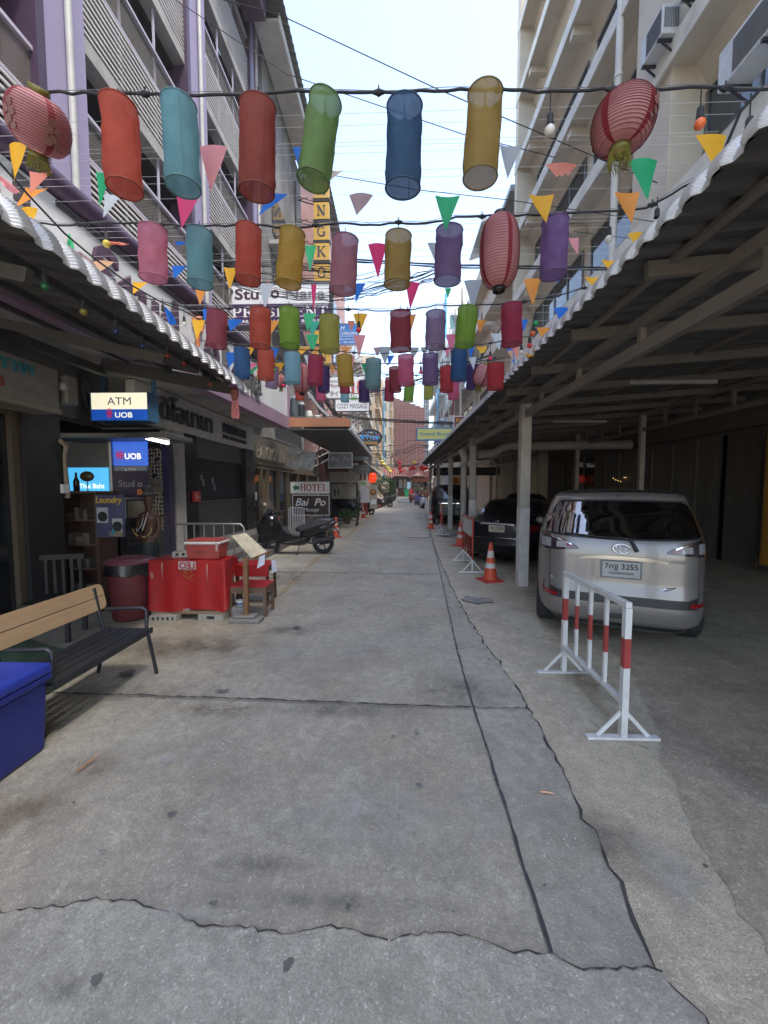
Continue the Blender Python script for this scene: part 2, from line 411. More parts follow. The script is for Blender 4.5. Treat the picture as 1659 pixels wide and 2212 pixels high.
JN = [Vector((.50,.2,0))] + [G(*p) for p in ((1190,2070),(1118,1838),(1058,1640),(1022,1530),(988,1410),(958,1270),(938,1180),(925,1130),(912,1095),(904,1078))]
CK = [Vector((.98,.2,0)), G(1560,2290), G(1520,2208)] + [G(*p) for p in ((1428,2108),(1395,2050),(1335,1910),(1262,1775),(1215,1665),(1170,1588),(1140,1532),(1092,1450),(1046,1392),(1010,1335),(985,1290),(962,1240),(945,1200),(936,1175),(930,1150),(925,1128),(920,1108),(914,1086))]
far_pt = Vector((CK[-1].x + 2.2, 75, 0))
CK = jitter_line(CK, .06, .019, 3)
g = MB().box(-150, 150, -40, 400, -.5, 0); struct('ground', g, M_APRON)
# parking floor under the right roof
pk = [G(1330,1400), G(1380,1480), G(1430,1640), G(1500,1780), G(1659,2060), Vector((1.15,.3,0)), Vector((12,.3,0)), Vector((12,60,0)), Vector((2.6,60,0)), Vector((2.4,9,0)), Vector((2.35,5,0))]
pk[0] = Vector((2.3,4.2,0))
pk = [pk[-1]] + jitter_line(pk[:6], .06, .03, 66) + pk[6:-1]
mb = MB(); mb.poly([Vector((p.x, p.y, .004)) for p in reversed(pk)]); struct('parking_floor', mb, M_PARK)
# road west of the crack: wide slab out to the left shops
edge = [Vector((p.x, p.y, .006)) for p in CK] + [Vector((far_pt.x, far_pt.y, .006))]
mb = MB(); vs = []
for p in edge: vs += [Vector((-6, p.y, .006)), p]
mb.add(vs, [(2*i, 2*i+1, 2*i+3, 2*i+2) for i in range(len(edge)-1)]); struct('road', mb, M_ROAD)
# narrow slab between joint and crack
def at_y(line, y):
    for a, b in zip(line, line[1:]):
        if a.y <= y <= b.y: return a.x + (b.x - a.x) * (y - a.y) / max(1e-6, b.y - a.y)
    return line[-1].x if y > line[-1].y else line[0].x
mb = MB(); vs = []
for p in CK[3:]: vs += [Vector((at_y(JN, p.y), p.y, .010)), Vector((p.x, p.y, .010))]
mb.add(vs, [(2*i, 2*i+1, 2*i+3, 2*i+2) for i in range(len(vs)//2-1)]); struct('road_side_slab', mb, M_SIDE)
# near slab in front, with its broken upper edge
EG = [G(*p) for p in ((-260,1960),(-120,1972),(0,1982),(80,1968),(140,1966),(205,1950),(300,1962),(390,1985),(430,2008),(560,2018),(625,2028),(700,2008),(760,2020),(830,2040),(960,2024),(1060,2044),(1110,2066),(1190,2070),(1260,2106),(1330,2100),(1400,2100),(1432,2112))]
EG = jitter_line(EG, .025, .007, 5)
mb = MB(); vs = []
for p in EG: vs += [Vector((p.x, -2, .016)), Vector((p.x, p.y, .016))]
mb.add(vs, [(2*i+1, 2*i, 2*i+2, 2*i+3) for i in range(len(EG)-1)]); struct('near_slab', mb, M_NEAR)
struct('slab_edge_crack', strip([p + Vector((0,.004,0)) for p in EG], .0045, .018, 8, .97), M_JOINT)
M_GRIME = mat('crack_grime', (.24,.23,.205), .9, var=.35, scale=25)
struct('pavement_crack', strip([p for p in CK], .012, .014, 9, .95), M_JOINT)
J2 = jitter_line([p for p in JN if p.y > 1.3], .05, .003, 4)
struct('long_joint', strip(J2, .013, .022, 11, .45), M_JOINT2)
def cross(pts, w, seed, amp=.006): return strip(jitter_line([G(*p) for p in pts], .04, amp, seed), w, .024, seed, .5)
struct('cross_joint', cross(((112,1502),(300,1507),(560,1516),(900,1530),(1018,1533)), .017, 21), M_JOINT)
struct('cross_joint', cross(((1024,1533),(1140,1536)), .009, 22), M_JOINT)
struct('cross_joint', cross(((595,1237),(760,1240),(950,1242)), .022, 23), M_JOINT)
struct('cross_joint', cross(((735,1167),(930,1169)), .028, 24), M_JOINT)
struct('cross_joint', cross(((800,1112),(905,1113)), .04, 25), M_JOINT)
for k, pts in enumerate((((980,1405),(1046,1400)), ((840,1640),(900,1622),(960,1580)), ((640,1735),(700,1700),(770,1660)))):
    struct('hairline_crack', cross(pts, .004, 30+k, .02), M_JOINT) if k == 0 else None
# sealant highlight next to the joint and paint line
M_YEL = mat('worn_yellow_paint', (.33,.25,.14), .75, var=.3, scale=10, dirt=(.17,.165,.15), dscale=7, damt=1.0)
def paint(pts, w, z, seed): return strip(jitter_line([G(*p) for p in pts], .1, .004, seed), w, z, seed, .25)
struct('yellow_line', paint(((600,1290),(655,1236)), .09, .012, 41), M_YEL)
struct('yellow_line', paint(((664,1226),(706,1190)), .09, .012, 42), M_YEL)
struct('yellow_line', paint(((744,1164),(803,1113)), .12, .012, 43), M_YEL)
# wet patches and whitish spills on the road
def blob(u, v, ru, rv, seed, z=.020, k=22):
    r = random.Random(seed); c = G(u, v); q = G(u + ru, v); e = G(u, v + rv)
    a = abs(q.x - c.x); b = abs(e.y - c.y); mb = MB()
    ph = [r.uniform(0, 6.28) for _ in range(4)]
    pts = []
    for i in range(k):
        t = 2*math.pi*i/k; s = 1 + .22*math.sin(2*t+ph[0]) + .16*math.sin(3*t+ph[1]) + .12*math.sin(5*t+ph[2]) + .08*math.sin(9*t+ph[3])
        pts.append((c.x + a*s*math.cos(t), c.y + b*s*math.sin(t), z))
    return mb.poly(pts)
M_WET = mat('wet_concrete', (.30,.30,.28), .22, var=.2, scale=9, spec=.7)
M_MUD = mat('damp_dirt', (.07,.055,.042), .8, var=.4, scale=20)
M_OIL = mat('oil_stain', (.12,.113,.10), .55, var=.4, scale=12)
M_PATCH = mat('lime_spill', (.23,.23,.22), .8, var=.25, scale=14)
for u, v, a, b, s in ((905,1160,22,3.5,1),(965,1157,24,2.8,2),(880,1085,20,2.5,4),(1030,1298,28,8,7)):
    struct('puddle', blob(u, v, a, b, s, .0275 if u < 1000 else .018), M_WET)
for u, v, a, b, s in ((462,1963,10,10,21),(372,1767,13,6,22),(622,2096,14,20,23),(208,2130,17,17,24),(906,1705,8,8,25),(752,1970,9,8,26),
                      (275,1460,26,9,27),(480,1498,16,4,28),(160,1743,6,3,29),(979,1981,4,4,30),(1176,1924,5,4,31),(850,1598,5,3,32),(640,1360,12,4,33)):
    struct('oil_spot', blob(u, v, a*.75, b*.7, s, .0265), M_OIL)
for u, v, a, b, s in ((900,1586,4,6,51),(222,1849,8,3,56)):
    struct('pale_spot', blob(u, v, a, b, s, .0265), M_PATCH)
def stain_mat(name, col, amt):
    m = D.materials.new(name); m.use_nodes = True; n = m.node_tree.nodes; L = m.node_tree.links
    b = n['Principled BSDF']; b.inputs['Base Color'].default_value = tuple(col) + (1,); b.inputs['Roughness'].default_value = .75
    tc = n.new('ShaderNodeTexCoord'); ge = n.new('ShaderNodeNewGeometry'); oi = n.new('ShaderNodeTexNoise'); oi.inputs['Scale'].default_value = 7; oi.inputs['Detail'].default_value = 9; oi.inputs['Roughness'].default_value = .75
    L.new(ge.outputs['Position'], oi.inputs['Vector'])
    ln = n.new('ShaderNodeVectorMath'); ln.operation = 'LENGTH'; L.new(tc.outputs['Object'], ln.inputs[0])
    mr = n.new('ShaderNodeMapRange'); mr.inputs[1].default_value = 1.0; mr.inputs[2].default_value = .15; L.new(ln.outputs['Value'], mr.inputs[0])
    nr = n.new('ShaderNodeMapRange'); nr.inputs[1].default_value = .38; nr.inputs[2].default_value = .62; L.new(oi.outputs[0], nr.inputs[0])
    mu = n.new('ShaderNodeMath'); mu.operation = 'MULTIPLY'; L.new(mr.outputs[0], mu.inputs[0]); L.new(nr.outputs[0], mu.inputs[1])
    m2 = n.new('ShaderNodeMath'); m2.operation = 'MULTIPLY'; m2.inputs[1].default_value = amt; L.new(mu.outputs[0], m2.inputs[0])
    tr = n.new('ShaderNodeBsdfTransparent'); ms = n.new('ShaderNodeMixShader'); L.new(m2.outputs[0], ms.inputs[0]); L.new(tr.outputs[0], ms.inputs[1]); L.new(b.outputs[0], ms.inputs[2])
    L.new(ms.outputs[0], n['Material Output'].inputs[0]); return m
SM_B = stain_mat('brown_stain', (.17,.12,.075), .7); SM_D = stain_mat('dark_stain', (.12,.115,.10), .55); SM_P = stain_mat('pale_scuff', (.42,.41,.37), .6)
for i, (u, v, ru, rv, m_) in enumerate(((190,1668,95,42,SM_B),(420,1400,190,30,SM_B),(260,1500,150,22,SM_D),(60,1760,120,80,SM_B),(360,1640,150,60,SM_P),(600,1250,110,18,SM_D),(700,1420,150,40,SM_P),(800,1760,260,120,SM_P),
        (560,1880,120,30,SM_D),(1270,1480,60,40,SM_B),(1330,1830,70,90,SM_D),(1180,1290,60,22,SM_B),(150,2150,90,40,SM_D),(620,1365,70,14,SM_D),(770,1210,110,14,SM_P),(990,1500,120,40,SM_D),
        (1040,1760,60,90,SM_P),(400,1990,160,22,SM_P),(470,1540,120,20,SM_B),(760,1540,200,20,SM_D),(1100,1210,40,10,SM_D),(850,1130,60,6,SM_P),(700,1960,300,26,SM_D),(1450,1900,80,110,SM_P),(330,1330,130,14,SM_D))):
    c = G(u, v); a_ = abs(G(u+ru, v).x - c.x); b_ = abs(G(u, v-rv).y - G(u, v+rv).y)/2
    q = MB(); q.poly([(math.cos(2*math.pi*k/28), math.sin(2*math.pi*k/28), 0) for k in range(28)])
    o = struct('floor_stain', q, m_); o.location = (c.x, c.y, .0283 + .0003*i); o.scale = (a_, b_, 1)
M_ORNG = mat('orange_paint', (.62,.24,.05), .8, var=.3, scale=30)
struct('orange_paint_mark', strip(jitter_line([G(165,1676), G(212,1640)], .01, .006, 61), .011, .0262, 62, .5), M_ORNG)
mb = MB(); r = random.Random(77)       # chips of gravel lying about
for u, v, n_, sp in ((505,1607,26,26),(1215,1830,14,40),(790,1650,10,180),(900,2100,18,260),(620,1560,8,120)):
    for i in range(n_):
        p = G(u + r.gauss(0, sp), v + r.gauss(0, sp*.35)); q = r.uniform(.0025, .006)
        mb.ball((p.x, p.y, .018 + q*.5), q, 5, 3, (1, r.uniform(.6,1.2), .6))
o = mb.build('gravel_chips', mat('gravel', (.45,.43,.40), .9)); o['kind'] = 'stuff'
t = MB().tube([G(1168,1710,.024), G(1182,1711,.024), G(1195,1714,.024)], .004, 6)
tag(t.build('cigarette_end', mat('filter_paper', (.62,.33,.18), .8)), 'orange tipped cigarette end lying on the narrow road slab', 'litter')
# raised tiled platform and steps before the shops on the left
M_STEP = mat('step_tiles', (.13,.125,.12), .5, var=.2, scale=14, dirt=(.05,.048,.045), dscale=2, damt=.6)
st = MB().box(-9, -3.75, 5.9, 11.6, 0, .47).box(-3.75, -3.42, 7.4, 11.55, 0, .30).box(-3.42, -3.1, 7.4, 11.5, 0, .15)
struct('platform_steps', st, M_STEP, bevel=.01)
struct('shop_terrace', MB().box(-9, -3.3, 11.62, 40, 0, .16), M_STEP, bevel=.01)

# ================================================================== LEFT: tall purple building with louvres
M_PURP = mat('lilac_paint', (.29,.26,.40), .7, var=.05, scale=3, dirt=(.25,.21,.30), dscale=1.5, damt=.4)
M_DPUR = mat('dark_purple_paint', (.055,.03,.06), .5, var=.15, scale=5)
M_MPUR = mat('mauve_paint', (.27,.18,.25), .6, var=.08, scale=4, dirt=(.14,.1,.13), dscale=2, damt=.4)
M_SLAT = mat('pale_louvre', (.52,.51,.49), .6, var=.1, scale=6, dirt=(.2,.19,.18), dscale=3, damt=.55)
M_CONC = mat('grey_render', (.34,.335,.32), .85, var=.12, scale=2.5, dirt=(.12,.115,.11), dscale=.9, damt=.75, bump=.2, bscale=40)
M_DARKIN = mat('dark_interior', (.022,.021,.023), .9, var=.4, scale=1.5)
M_WALLW = mat('white_render', (.56,.57,.58), .75, var=.04, scale=2, dirt=(.3,.3,.29), dscale=1.1, damt=.4)
def mesh_screen():
    m = D.materials.new('expanded_mesh'); m.use_nodes = True; nt = m.node_tree; n = nt.nodes; L = nt.links
    b = n['Principled BSDF']; b.inputs['Base Color'].default_value = (.22,.20,.165,1); b.inputs['Roughness'].default_value = .6
    tc = n.new('ShaderNodeTexCoord'); sp = n.new('ShaderNodeSeparateXYZ'); L.new(tc.outputs['Object'], sp.inputs[0])
    def diag(sg):
        a = n.new('ShaderNodeMath'); a.operation = 'MULTIPLY'; a.inputs[1].default_value = 70
        q = n.new('ShaderNodeMath'); q.operation = 'MULTIPLY_ADD'; q.inputs[1].default_value = 110 * sg
        L.new(sp.outputs[1], a.inputs[0]); L.new(sp.outputs[2], q.inputs[0]); L.new(a.outputs[0], q.inputs[2])
        si = n.new('ShaderNodeMath'); si.operation = 'SINE'; L.new(q.outputs[0], si.inputs[0])
        ab = n.new('ShaderNodeMath'); ab.operation = 'ABSOLUTE'; L.new(si.outputs[0], ab.inputs[0]); return ab.outputs[0]
    mn = n.new('ShaderNodeMath'); mn.operation = 'MINIMUM'; L.new(diag(1), mn.inputs[0]); L.new(diag(-1), mn.inputs[1])
    gt = n.new('ShaderNodeMath'); gt.operation = 'GREATER_THAN'; gt.inputs[1].default_value = .36; L.new(mn.outputs[0], gt.inputs[0])
    tr = n.new('ShaderNodeBsdfTransparent'); ms = n.new('ShaderNodeMixShader')
    L.new(gt.outputs[0], ms.inputs[0]); L.new(b.outputs[0], ms.inputs[1]); L.new(tr.outputs[0], ms.inputs[2])
    L.new(ms.outputs[0], n['Material Output'].inputs[0]); return m
M_MESH = mesh_screen()
LB = thing('apartment_block', 'tall lilac and white building with rows of louvres and mesh balconies on the left', 'building', (-6,6,0))
cols = [(-2.55,-1.75),(1.6,2.4),(5.77,6.53),(9.9,10.72),(14.05,14.8)]
ZT = 20.5
for a, b in cols:
    o = MB().box(-5.55, -5.0, a, b, 4.2, ZT).build('column', M_PURP, LB)
    MB().box(-5.5, -4.985, a-.14, a-.002, 4.2, ZT).build('column_trim', M_DPUR, LB)
    yc = a + (b-a)*.5
    MB().tube([(-4.94,yc,4.4),(-4.94,yc,ZT)], .05, 10).build('downpipe', mat('pipe_grey_white', (.40,.40,.38), .5), LB)
fl = [5.75 + 3.0*k for k in range(5)]
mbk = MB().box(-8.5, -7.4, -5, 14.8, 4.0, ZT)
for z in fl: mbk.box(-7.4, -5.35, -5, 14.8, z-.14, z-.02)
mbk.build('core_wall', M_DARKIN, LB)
for k in range(len(cols)-1):
    y0, y1 = cols[k][1], cols[k+1][0]-.14
    for z in fl:
        MB().box(-5.34, -5.06, y0, y1, z-.02, z+.24).build('floor_beam', M_CONC, LB)
        sl = MB()
        for i in range(10):
            zz = z + .30 + i*.108
            sl.box(-5.085, -5.06, y0, y1, zz, zz+.042)
        sl.build('louvre_panel', M_SLAT, LB)
        MB().add([(-5.10,y0,z+1.38),(-5.10,y1,z+1.38),(-5.10,y1,z+2.0),(-5.10,y0,z+2.0)], [(0,1,2,3)]).build('mesh_panel', M_MESH, LB)
        fr = MB().box(-5.13, -5.05, y0, y1, z+1.99, z+2.045).box(-5.13, -5.06, y0, y1, z+1.33, z+1.375)
        n_ = 2
        for j in range(1, n_+1):
            yy = y0 + (y1-y0)*j/(n_+1); fr.box(-5.17, -5.135, yy-.02, yy+.02, z+.24, z+2.98)
        fr.build('railing', M_MPUR if k == 9 else mat('lilac_rail', (.42,.39,.47), .55), LB)
# dark purple box hanging out high up at the far end
MB().box(-5.0, -4.3, 11.0, 13.6, 16.9, 20.4).build('balcony_box', M_DPUR, LB, bevel=.02)
# white sign parapet, slightly skewed to the street
pxY = lambda y: -3.62 + .045*(y-2)
y0, y1 = 1.2, 11.6
zb, zt = 3.43, 4.68
def skew(mb, ya, yb, za, zc, d0, d1, mi=0):
    vs = [(pxY(y)+d, y, z) for y in (ya, yb) for z in (za, zc) for d in (d0, d1)]
    return mb.add(vs, [(0,2,3,1),(4,5,7,6),(1,3,7,5),(0,4,6,2),(2,6,7,3),(0,1,5,4)], mi=mi)
skew(MB(), y0, y1, zb+.33, zt, -.25, 0).build('sign_wall', M_WALLW, LB)
skew(MB(), y0, y1, zb, zb+.33, -.25, .012).build('sign_wall_band', M_MPUR, LB)
skew(MB(), y1-.16, y1+.004, zb+.332, zt-.04, -.26, .016).build('corner_band', M_MPUR, LB)
MB().tube([(pxY(1.2)-.02,1.2,4.83),(pxY(11.3)-.02,11.3,4.83)], .13, 14).build('gutter_pipe', M_DPUR, LB)
# stepped pattern of openings painted/recessed near the left end of the sign wall
nb = skew(MB(), 3.3, 3.52, 4.22, 4.62, .002, .03); skew(nb, 3.66, 3.80, 4.36, 4.62, .002, .03); skew(nb, 4.1, 11.2, 4.60, 4.66, .002, .02)
nb.build('slot_frame', mat('slot_dark', (.05,.045,.05), .7), LB)
MB().box(-5.3, -3.95, 1.2, 11.6, 4.5, 4.6).build('canopy_slab', M_CONC, LB)
# raised letters
ltr = mat('letter_grey', (.10,.095,.10), .5, var=.1)
dirv = Vector((.045,1,0)).normalized()
text('Stud', mat('letter_plum', (.07,.035,.06), .5), LB, (pxY(4.5)+.035, 4.5, 3.86), dirv, ZU, height=.66, off=.012, th=.05)
text('o', mat('letter_plum', (.07,.035,.06), .5), LB, (pxY(6.85)+.035, 6.85, 3.86), dirv, ZU, height=.47, off=.012, th=.05)
MB().tube([(pxY(6.65)+.05,6.62,3.85),(pxY(6.65)+.05,6.66,4.3),(pxY(6.65)+.05,6.55,4.5),(pxY(6.7)+.05,6.72,4.58),(pxY(6.7)+.05,6.82,4.46),(pxY(6.7)+.05,6.76,4.36)], .035, 8).build('wrench_mark', mat('letter_orange', (.50,.14,.04), .5), LB)
text('Nana', ltr, LB, (pxY(7.55)+.035, 7.55, 3.86), dirv, ZU, height=.62, off=.006, th=.05)
MB().box(-4.25, -3.95, 9.3, 9.55, 3.3, 3.4)
# soffit over the shop fronts, with recessed light panels
so = thing('shop_soffit', 'stained pale concrete soffit over the closed shops on the left', 'ceiling', (-4.5,6,3.45))
MB().box(-9.3, -3.42, -3, 11.6, 3.47, 3.62).build('slab', M_CONC, so)
for x, y in ((-4.7,3.6),(-4.5,5.0),(-3.85,7.6),(-3.85,9.6)):
    MB().box(x-.16, x+.16, y-.16, y+.16, 3.452, 3.469).build('light_panel', mat('dull_panel', (.2,.2,.19), .5), so)

# ---- shop row below
SH = thing('shop_row', 'dark closed shop fronts under the white lettered fascia on the left', 'shop', (-4.5,6,0))
M_FASC = mat('fascia_white', (.52,.52,.49), .7, var=.05, scale=3, dirt=(.18,.18,.17), dscale=1.6, damt=.5)
FX = -4.25
MB().box(FX-.15, FX, 6.3, 11.6, 2.80, 3.45).build('fascia', M_FASC, SH)
MB().box(FX-.5, FX-.42, 4.36, 6.29, 2.70, 3.46).build('fascia', mat('fascia_dark', (.09,.088,.085), .8), SH)
thai = mat('thai_letters', (.06,.058,.057), .6)
text('ดิโอนานา', thai, SH, (FX+.02, 6.9, 2.93), YR, ZU, width=1.95, height=.46, off=.012, th=.05)
text('PRESIDENT', mat('plum_letters', (.03,.02,.045), .5), SH, (FX+.02, 9.45, 3.05), YR, ZU, width=1.45, height=.22, off=.03, th=.04)
text('LTD. TAILOR & TOURS', mat('plum_letters', (.03,.02,.045), .5), SH, (FX+.02, 9.45, 2.90), YR, ZU, width=1.45, height=.085, off=.03, th=.03)
# columns and roller shutter
wh = mat('dirty_white_column', (.32,.315,.30), .7, dirt=(.12,.12,.11), dscale=2, damt=.5)
MB().box(FX-.3, FX-.02, 7.42, 7.78, .47, 2.80).build('white_column', wh, SH)
MB().box(FX-.3, FX-.03, 7.79, 8.28, .47, 2.80).build('black_panel', mat('gloss_black', (.012,.012,.014), .2), SH)
MB().box(FX-.3, FX-.03, 11.0, 11.6, .47, 2.80).build('black_panel', mat('gloss_black', (.012,.012,.014), .2), SH)
shm = mat('shutter_grey', (.13,.13,.135), .45, .4, var=.12, scale=8)
sh = MB()
for i in range(14): sh.box(FX-.22-.012*(i%2), FX-.18, 8.29, 10.99, .47+i*.062, .47+i*.062+.058)
for i in range(6): sh.box(FX-.22, FX-.18+.012*(i%2), 8.29, 10.99, 2.42+i*.062, 2.42+i*.062+.058)
sh.box(FX-.22, FX-.15, 8.29, 10.99, 1.345, 1.39).box(FX-.22, FX-.15, 8.29, 10.99, 2.36, 2.41)
sh.build('roller_shutter', shm, SH)
gr = MB()
for i in range(18): gr.tube([(FX-.19, 8.3, 1.40+i*.054), (FX-.19, 10.98, 1.40+i*.054)], .005, 4, False)
for i in range(46):
    y = 8.32 + i*.058
    gr.tube([(FX-.19+.006*(j%2), y + (.012 if j % 2 else -.012), 1.39+j*.054) for j in range(19)], .003, 3, False)
gr.build('shutter_grille', mat('grille_steel', (.16,.16,.17), .35, .7), SH)
rf = MB()
for y, z in ((8.42,1.62),(8.98,1.95),(9.05,1.83),(9.52,1.88),(9.6,1.72),(8.45,1.85)): rf.box(FX-.30,FX-.29,y-.05,y+.05,z-.09,z+.06)
rf.build('shop_ware', mat('pale_ware', (.4,.42,.44), .4), SH)
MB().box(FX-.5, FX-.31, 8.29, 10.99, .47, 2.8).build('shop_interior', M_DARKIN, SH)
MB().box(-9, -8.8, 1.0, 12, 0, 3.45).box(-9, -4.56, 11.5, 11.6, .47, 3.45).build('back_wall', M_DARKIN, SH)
tag(MB().box(FX-.02, FX+.05, 8.02, 8.24, 1.40, 1.62).build('fire_alarm_box', mat('alarm_red', (.42,.02,.02), .4), bevel=.01), 'small red fire alarm box on the black panel beside the roller shutter', 'alarm box')
text('FIRE', WHITE, D.objects['fire_alarm_box'], (FX+.052, 8.13, 1.48), YR, ZU, width=.08)
MB().box(FX+.051, FX+.056, 8.045, 8.085, 1.46, 1.57).build('label_strip', mat('cream_label', (.55,.5,.38), .6), D.objects['fire_alarm_box'])
# doorway with cut-out lattice screen
LD = thing('lattice_door', 'cream cut-out lattice door screen between the purple posts', 'door', (-4.3,6.9,.47))
dr = AY(320,974,7.0); dl = AY(358,1157,7.0)
x0, x1 = dr.x, dl.x
random.seed(4)
pts = [(rnd.uniform(x0,x1), rnd.uniform(.9,2.45)) for _ in range(60)]
lat = MB()
def cellnet(x0, x1, z0, z1, n, seed, mbx, y, w=.012):
    r = random.Random(seed); gx, gz = n; P = {}
    dx = (x1-x0)/gx; dz = (z1-z0)/gz
    for i in range(gx+1):
        for j in range(gz+1):
            P[i,j] = Vector((x0+dx*i+(r.uniform(-.3,.3)*dx if 0<i<gx else 0), y, z0+dz*(j+(.5 if i%2 else 0)*.6)+(r.uniform(-.25,.25)*dz if 0<j<gz else 0)))
    for i in range(gx+1):
        for j in range(gz+1):
            if j < gz and r.random() < .8: mbx.bar(P[i,j], P[i,j+1], w, .01, (0,1,0))
            if i < gx and r.random() < .85: mbx.bar(P[i,j], P[i+1,j], w, .011, (0,1,0))
cellnet(x0, x1, .92, 2.38, (5,20), 5, lat, 7.0, .014)
lat.build('lattice', mat('lattice_cream', (.50,.42,.28), .6), LD)
MB().box(x0-.05, x1+.05, 7.03, 7.06, .47, 2.45).build('door_leaf', mat('door_black', (.02,.02,.022), .4), LD)
MB().box(x0, x1, 6.975, 6.99, 1.62, 1.86).build('plate', mat('beige_plate', (.24,.2,.15), .6), LD)
text('Stud o', mat('plate_ink', (.05,.04,.03), .6), LD, (x0+.05, 6.972, 1.72), XR, ZU, width=.24)
pp = MB().box(x1+.012, x1+.13, 6.95, 7.1, .47, 2.5)
pp.build('purple_post', mat('purple_post', (.03,.022,.055), .5), LD)
# near dark shop fronts at the far left of the picture
NS = thing('glass_shop_front', 'dark glass shop front with brown frames at the left edge', 'shop front', (-4.3,3,0))
MB().box(-4.5, -4.4, -1, 4.35, .1, 2.6).build('glass', GLASS, NS)
fr = MB()
for y in (1.9, 3.0, 4.3): fr.box(-4.42, -4.34, y, y+.09, 0, 2.6)
fr.box(-4.43, -4.345, -1, 4.39, 0, .12).box(-4.43, -4.345, -1, 4.39, 2.52, 2.6)
fr.build('frame', mat('brown_frame', (.09,.07,.045), .6), NS)
MB().box(-4.38, -4.372, 3.35, 3.55, 1.5, 1.9).build('notice', mat('pink_notice', (.35,.2,.2), .7), NS)
MB().box(-4.75, -4.3, 4.40, 4.9, 0, 2.84).build('pier', mat('black_pier', (.02,.02,.02), .6), NS)

# ================================================================== RIGHT: cream concrete building with ledges
RB = thing('concrete_building', 'tall cream building with deep ledges and air conditioners above the parking roof', 'building', (7,9,0))
M_EDGE = mat('ledge_edge', (.66,.63,.54), .8, var=.12, scale=5, dirt=(.25,.23,.2), dscale=2.5, damt=.6)
M_WIN = mat('window_glass', (.03,.04,.05), .05, 0, var=.2, scale=1, spec=1.0)
M_FRAME = mat('alu_frame', (.22,.22,.2), .4, .6)
BY0, BY1, BT = -8.0, 19.7, 24.6
WX, LX = 6.45, 5.62
MB().box(WX, 16, BY0, BY1, 3.9, BT).build('wall', CREAM, RB)
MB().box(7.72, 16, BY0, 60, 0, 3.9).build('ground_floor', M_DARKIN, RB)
lev = [4.65, 7.70, 10.75, 13.8, 16.85, 19.9, 22.95]
for z in lev:
    MB().box(LX, WX+.02, BY0, BY1+.02, z-.32, z).build('ledge', CREAM, RB)
    MB().box(LX-.05, LX-.002, BY0, BY1+.03, z-.36, z+.06).build('ledge_edge', M_EDGE, RB)
    # sloping soffit and cross fins
    fn = MB()
    fn.add([(WX-.28,BY0,z-.32),(WX,BY0,z-.75),(WX,BY1,z-.75),(WX-.28,BY1,z-.32)], [(0,1,2,3)])
    for y in [x*4.2 + 1.2 for x in range(-2, 5)]:
        fn.box(LX+.02, WX-.002, y-.12, y+.12, z-.62, z-.33)
    build_each(fn, 'soffit_fin', CREAM, RB)
    # ribbon window
    for a, b in ((-6.0,-2.2),(-1.6,3.4),(3.9,8.78),(10.9,13.6),(14.2,19.0)):
        if z > 20 and a < 9: pass
        zz0, zz1 = z+.95, z+2.1
        wd = MB().box(WX-.03, WX-.012, a, b, zz0, zz1).build('window', M_WIN, RB)
        f = MB(); k = max(2, int((b-a)/1.0))
        for i in range(k+1): yy = a + (b-a)*i/k; f.box(WX-.07, WX-.034, yy-.025, yy+.025, zz0, zz1)
        f.box(WX-.075, WX-.031, a-.03, b+.03, zz1, zz1+.05).box(WX-.1, WX-.031, a-.03, b+.03, zz0-.06, zz0)
        f.build('frame', M_FRAME, wd)
for a, b in ((8.85,10.15),(0.2,1.3)):
    MB().box(LX+.08, WX, a, b, 3.9, BT+.1).build('column', CREAM, RB, bevel=.02)
MB().box(LX-.02, WX+.01, 19.36, 19.74, 3.9, BT+.05).build('end_wall', CREAM, RB)
pipe = MB().tube([(LX-.02,10.75,3.6),(LX-.02,10.75,12.2),(LX-.02,10.75,24)], .085, 12)
for z in (5.2,6.4,8.8,10.2,12.1,14.5,17): pipe.lathe([(.086,-.04),(.102,-.04),(.102,.04),(.086,.04)], (LX-.02,10.75,z), 12)
pipe.build('downpipe', mat('pvc_pipe', (.58,.56,.5), .5, dirt=(.3,.28,.24), dscale=3, damt=.4), RB)
def ac_unit(loc, w, h, d, label, rusty=False):
    t = thing('air_conditioner', label, 'air conditioner', loc, 0, 'air conditioning units on the ledges')
    b = MB().box(-d/2, d/2, -w/2, w/2, 0, h).build('casing', mat('ac_white', (.52,.53,.52), .5, dirt=(.3,.29,.26), dscale=4, damt=.4), t, local=True, bevel=.015)
    g_ = MB()
    for k in range(14): g_.box(-d/2-.012, -d/2-.003, -w*.45, w*.2, h*(.1+.058*k), h*(.1+.058*k)+.014)
    g_.build('grille', mat('ac_grille', (.12,.125,.12), .6), t, local=True)
    g2 = MB()
    for k in range(9): g2.box(-d*.4+k*d*.09, -d*.4+k*d*.09+.02, -w/2-.01, -w/2-.002, h*.2, h*.85)
    g2.build('side_vent', mat('ac_grille', (.12,.125,.12), .6), t, local=True)
    m_ = MB()
    for s in (-1, 1): m_.bar((d/2,s*w*.35,-.03), (-d/2-.02,s*w*.35,-.03), .04, .05).bar((d/2,s*w*.35,-.3), (-d/3,s*w*.35,-.05), .03, .03)
    build_each(m_, 'bracket', DKMET, t, True)
    return t
ac_unit((5.42,6.48,8.10), .95, .60, .42, 'large pale air conditioner on brackets nearest to the viewer, top right')
ac_unit((5.48,8.95,10.80), .72, .56, .36, 'pale air conditioner standing on the ledge left of the large one')
ac_unit((5.6,8.0,11.05), .7, .56, .30, 'second air conditioner on the upper ledge beside its grey twin')
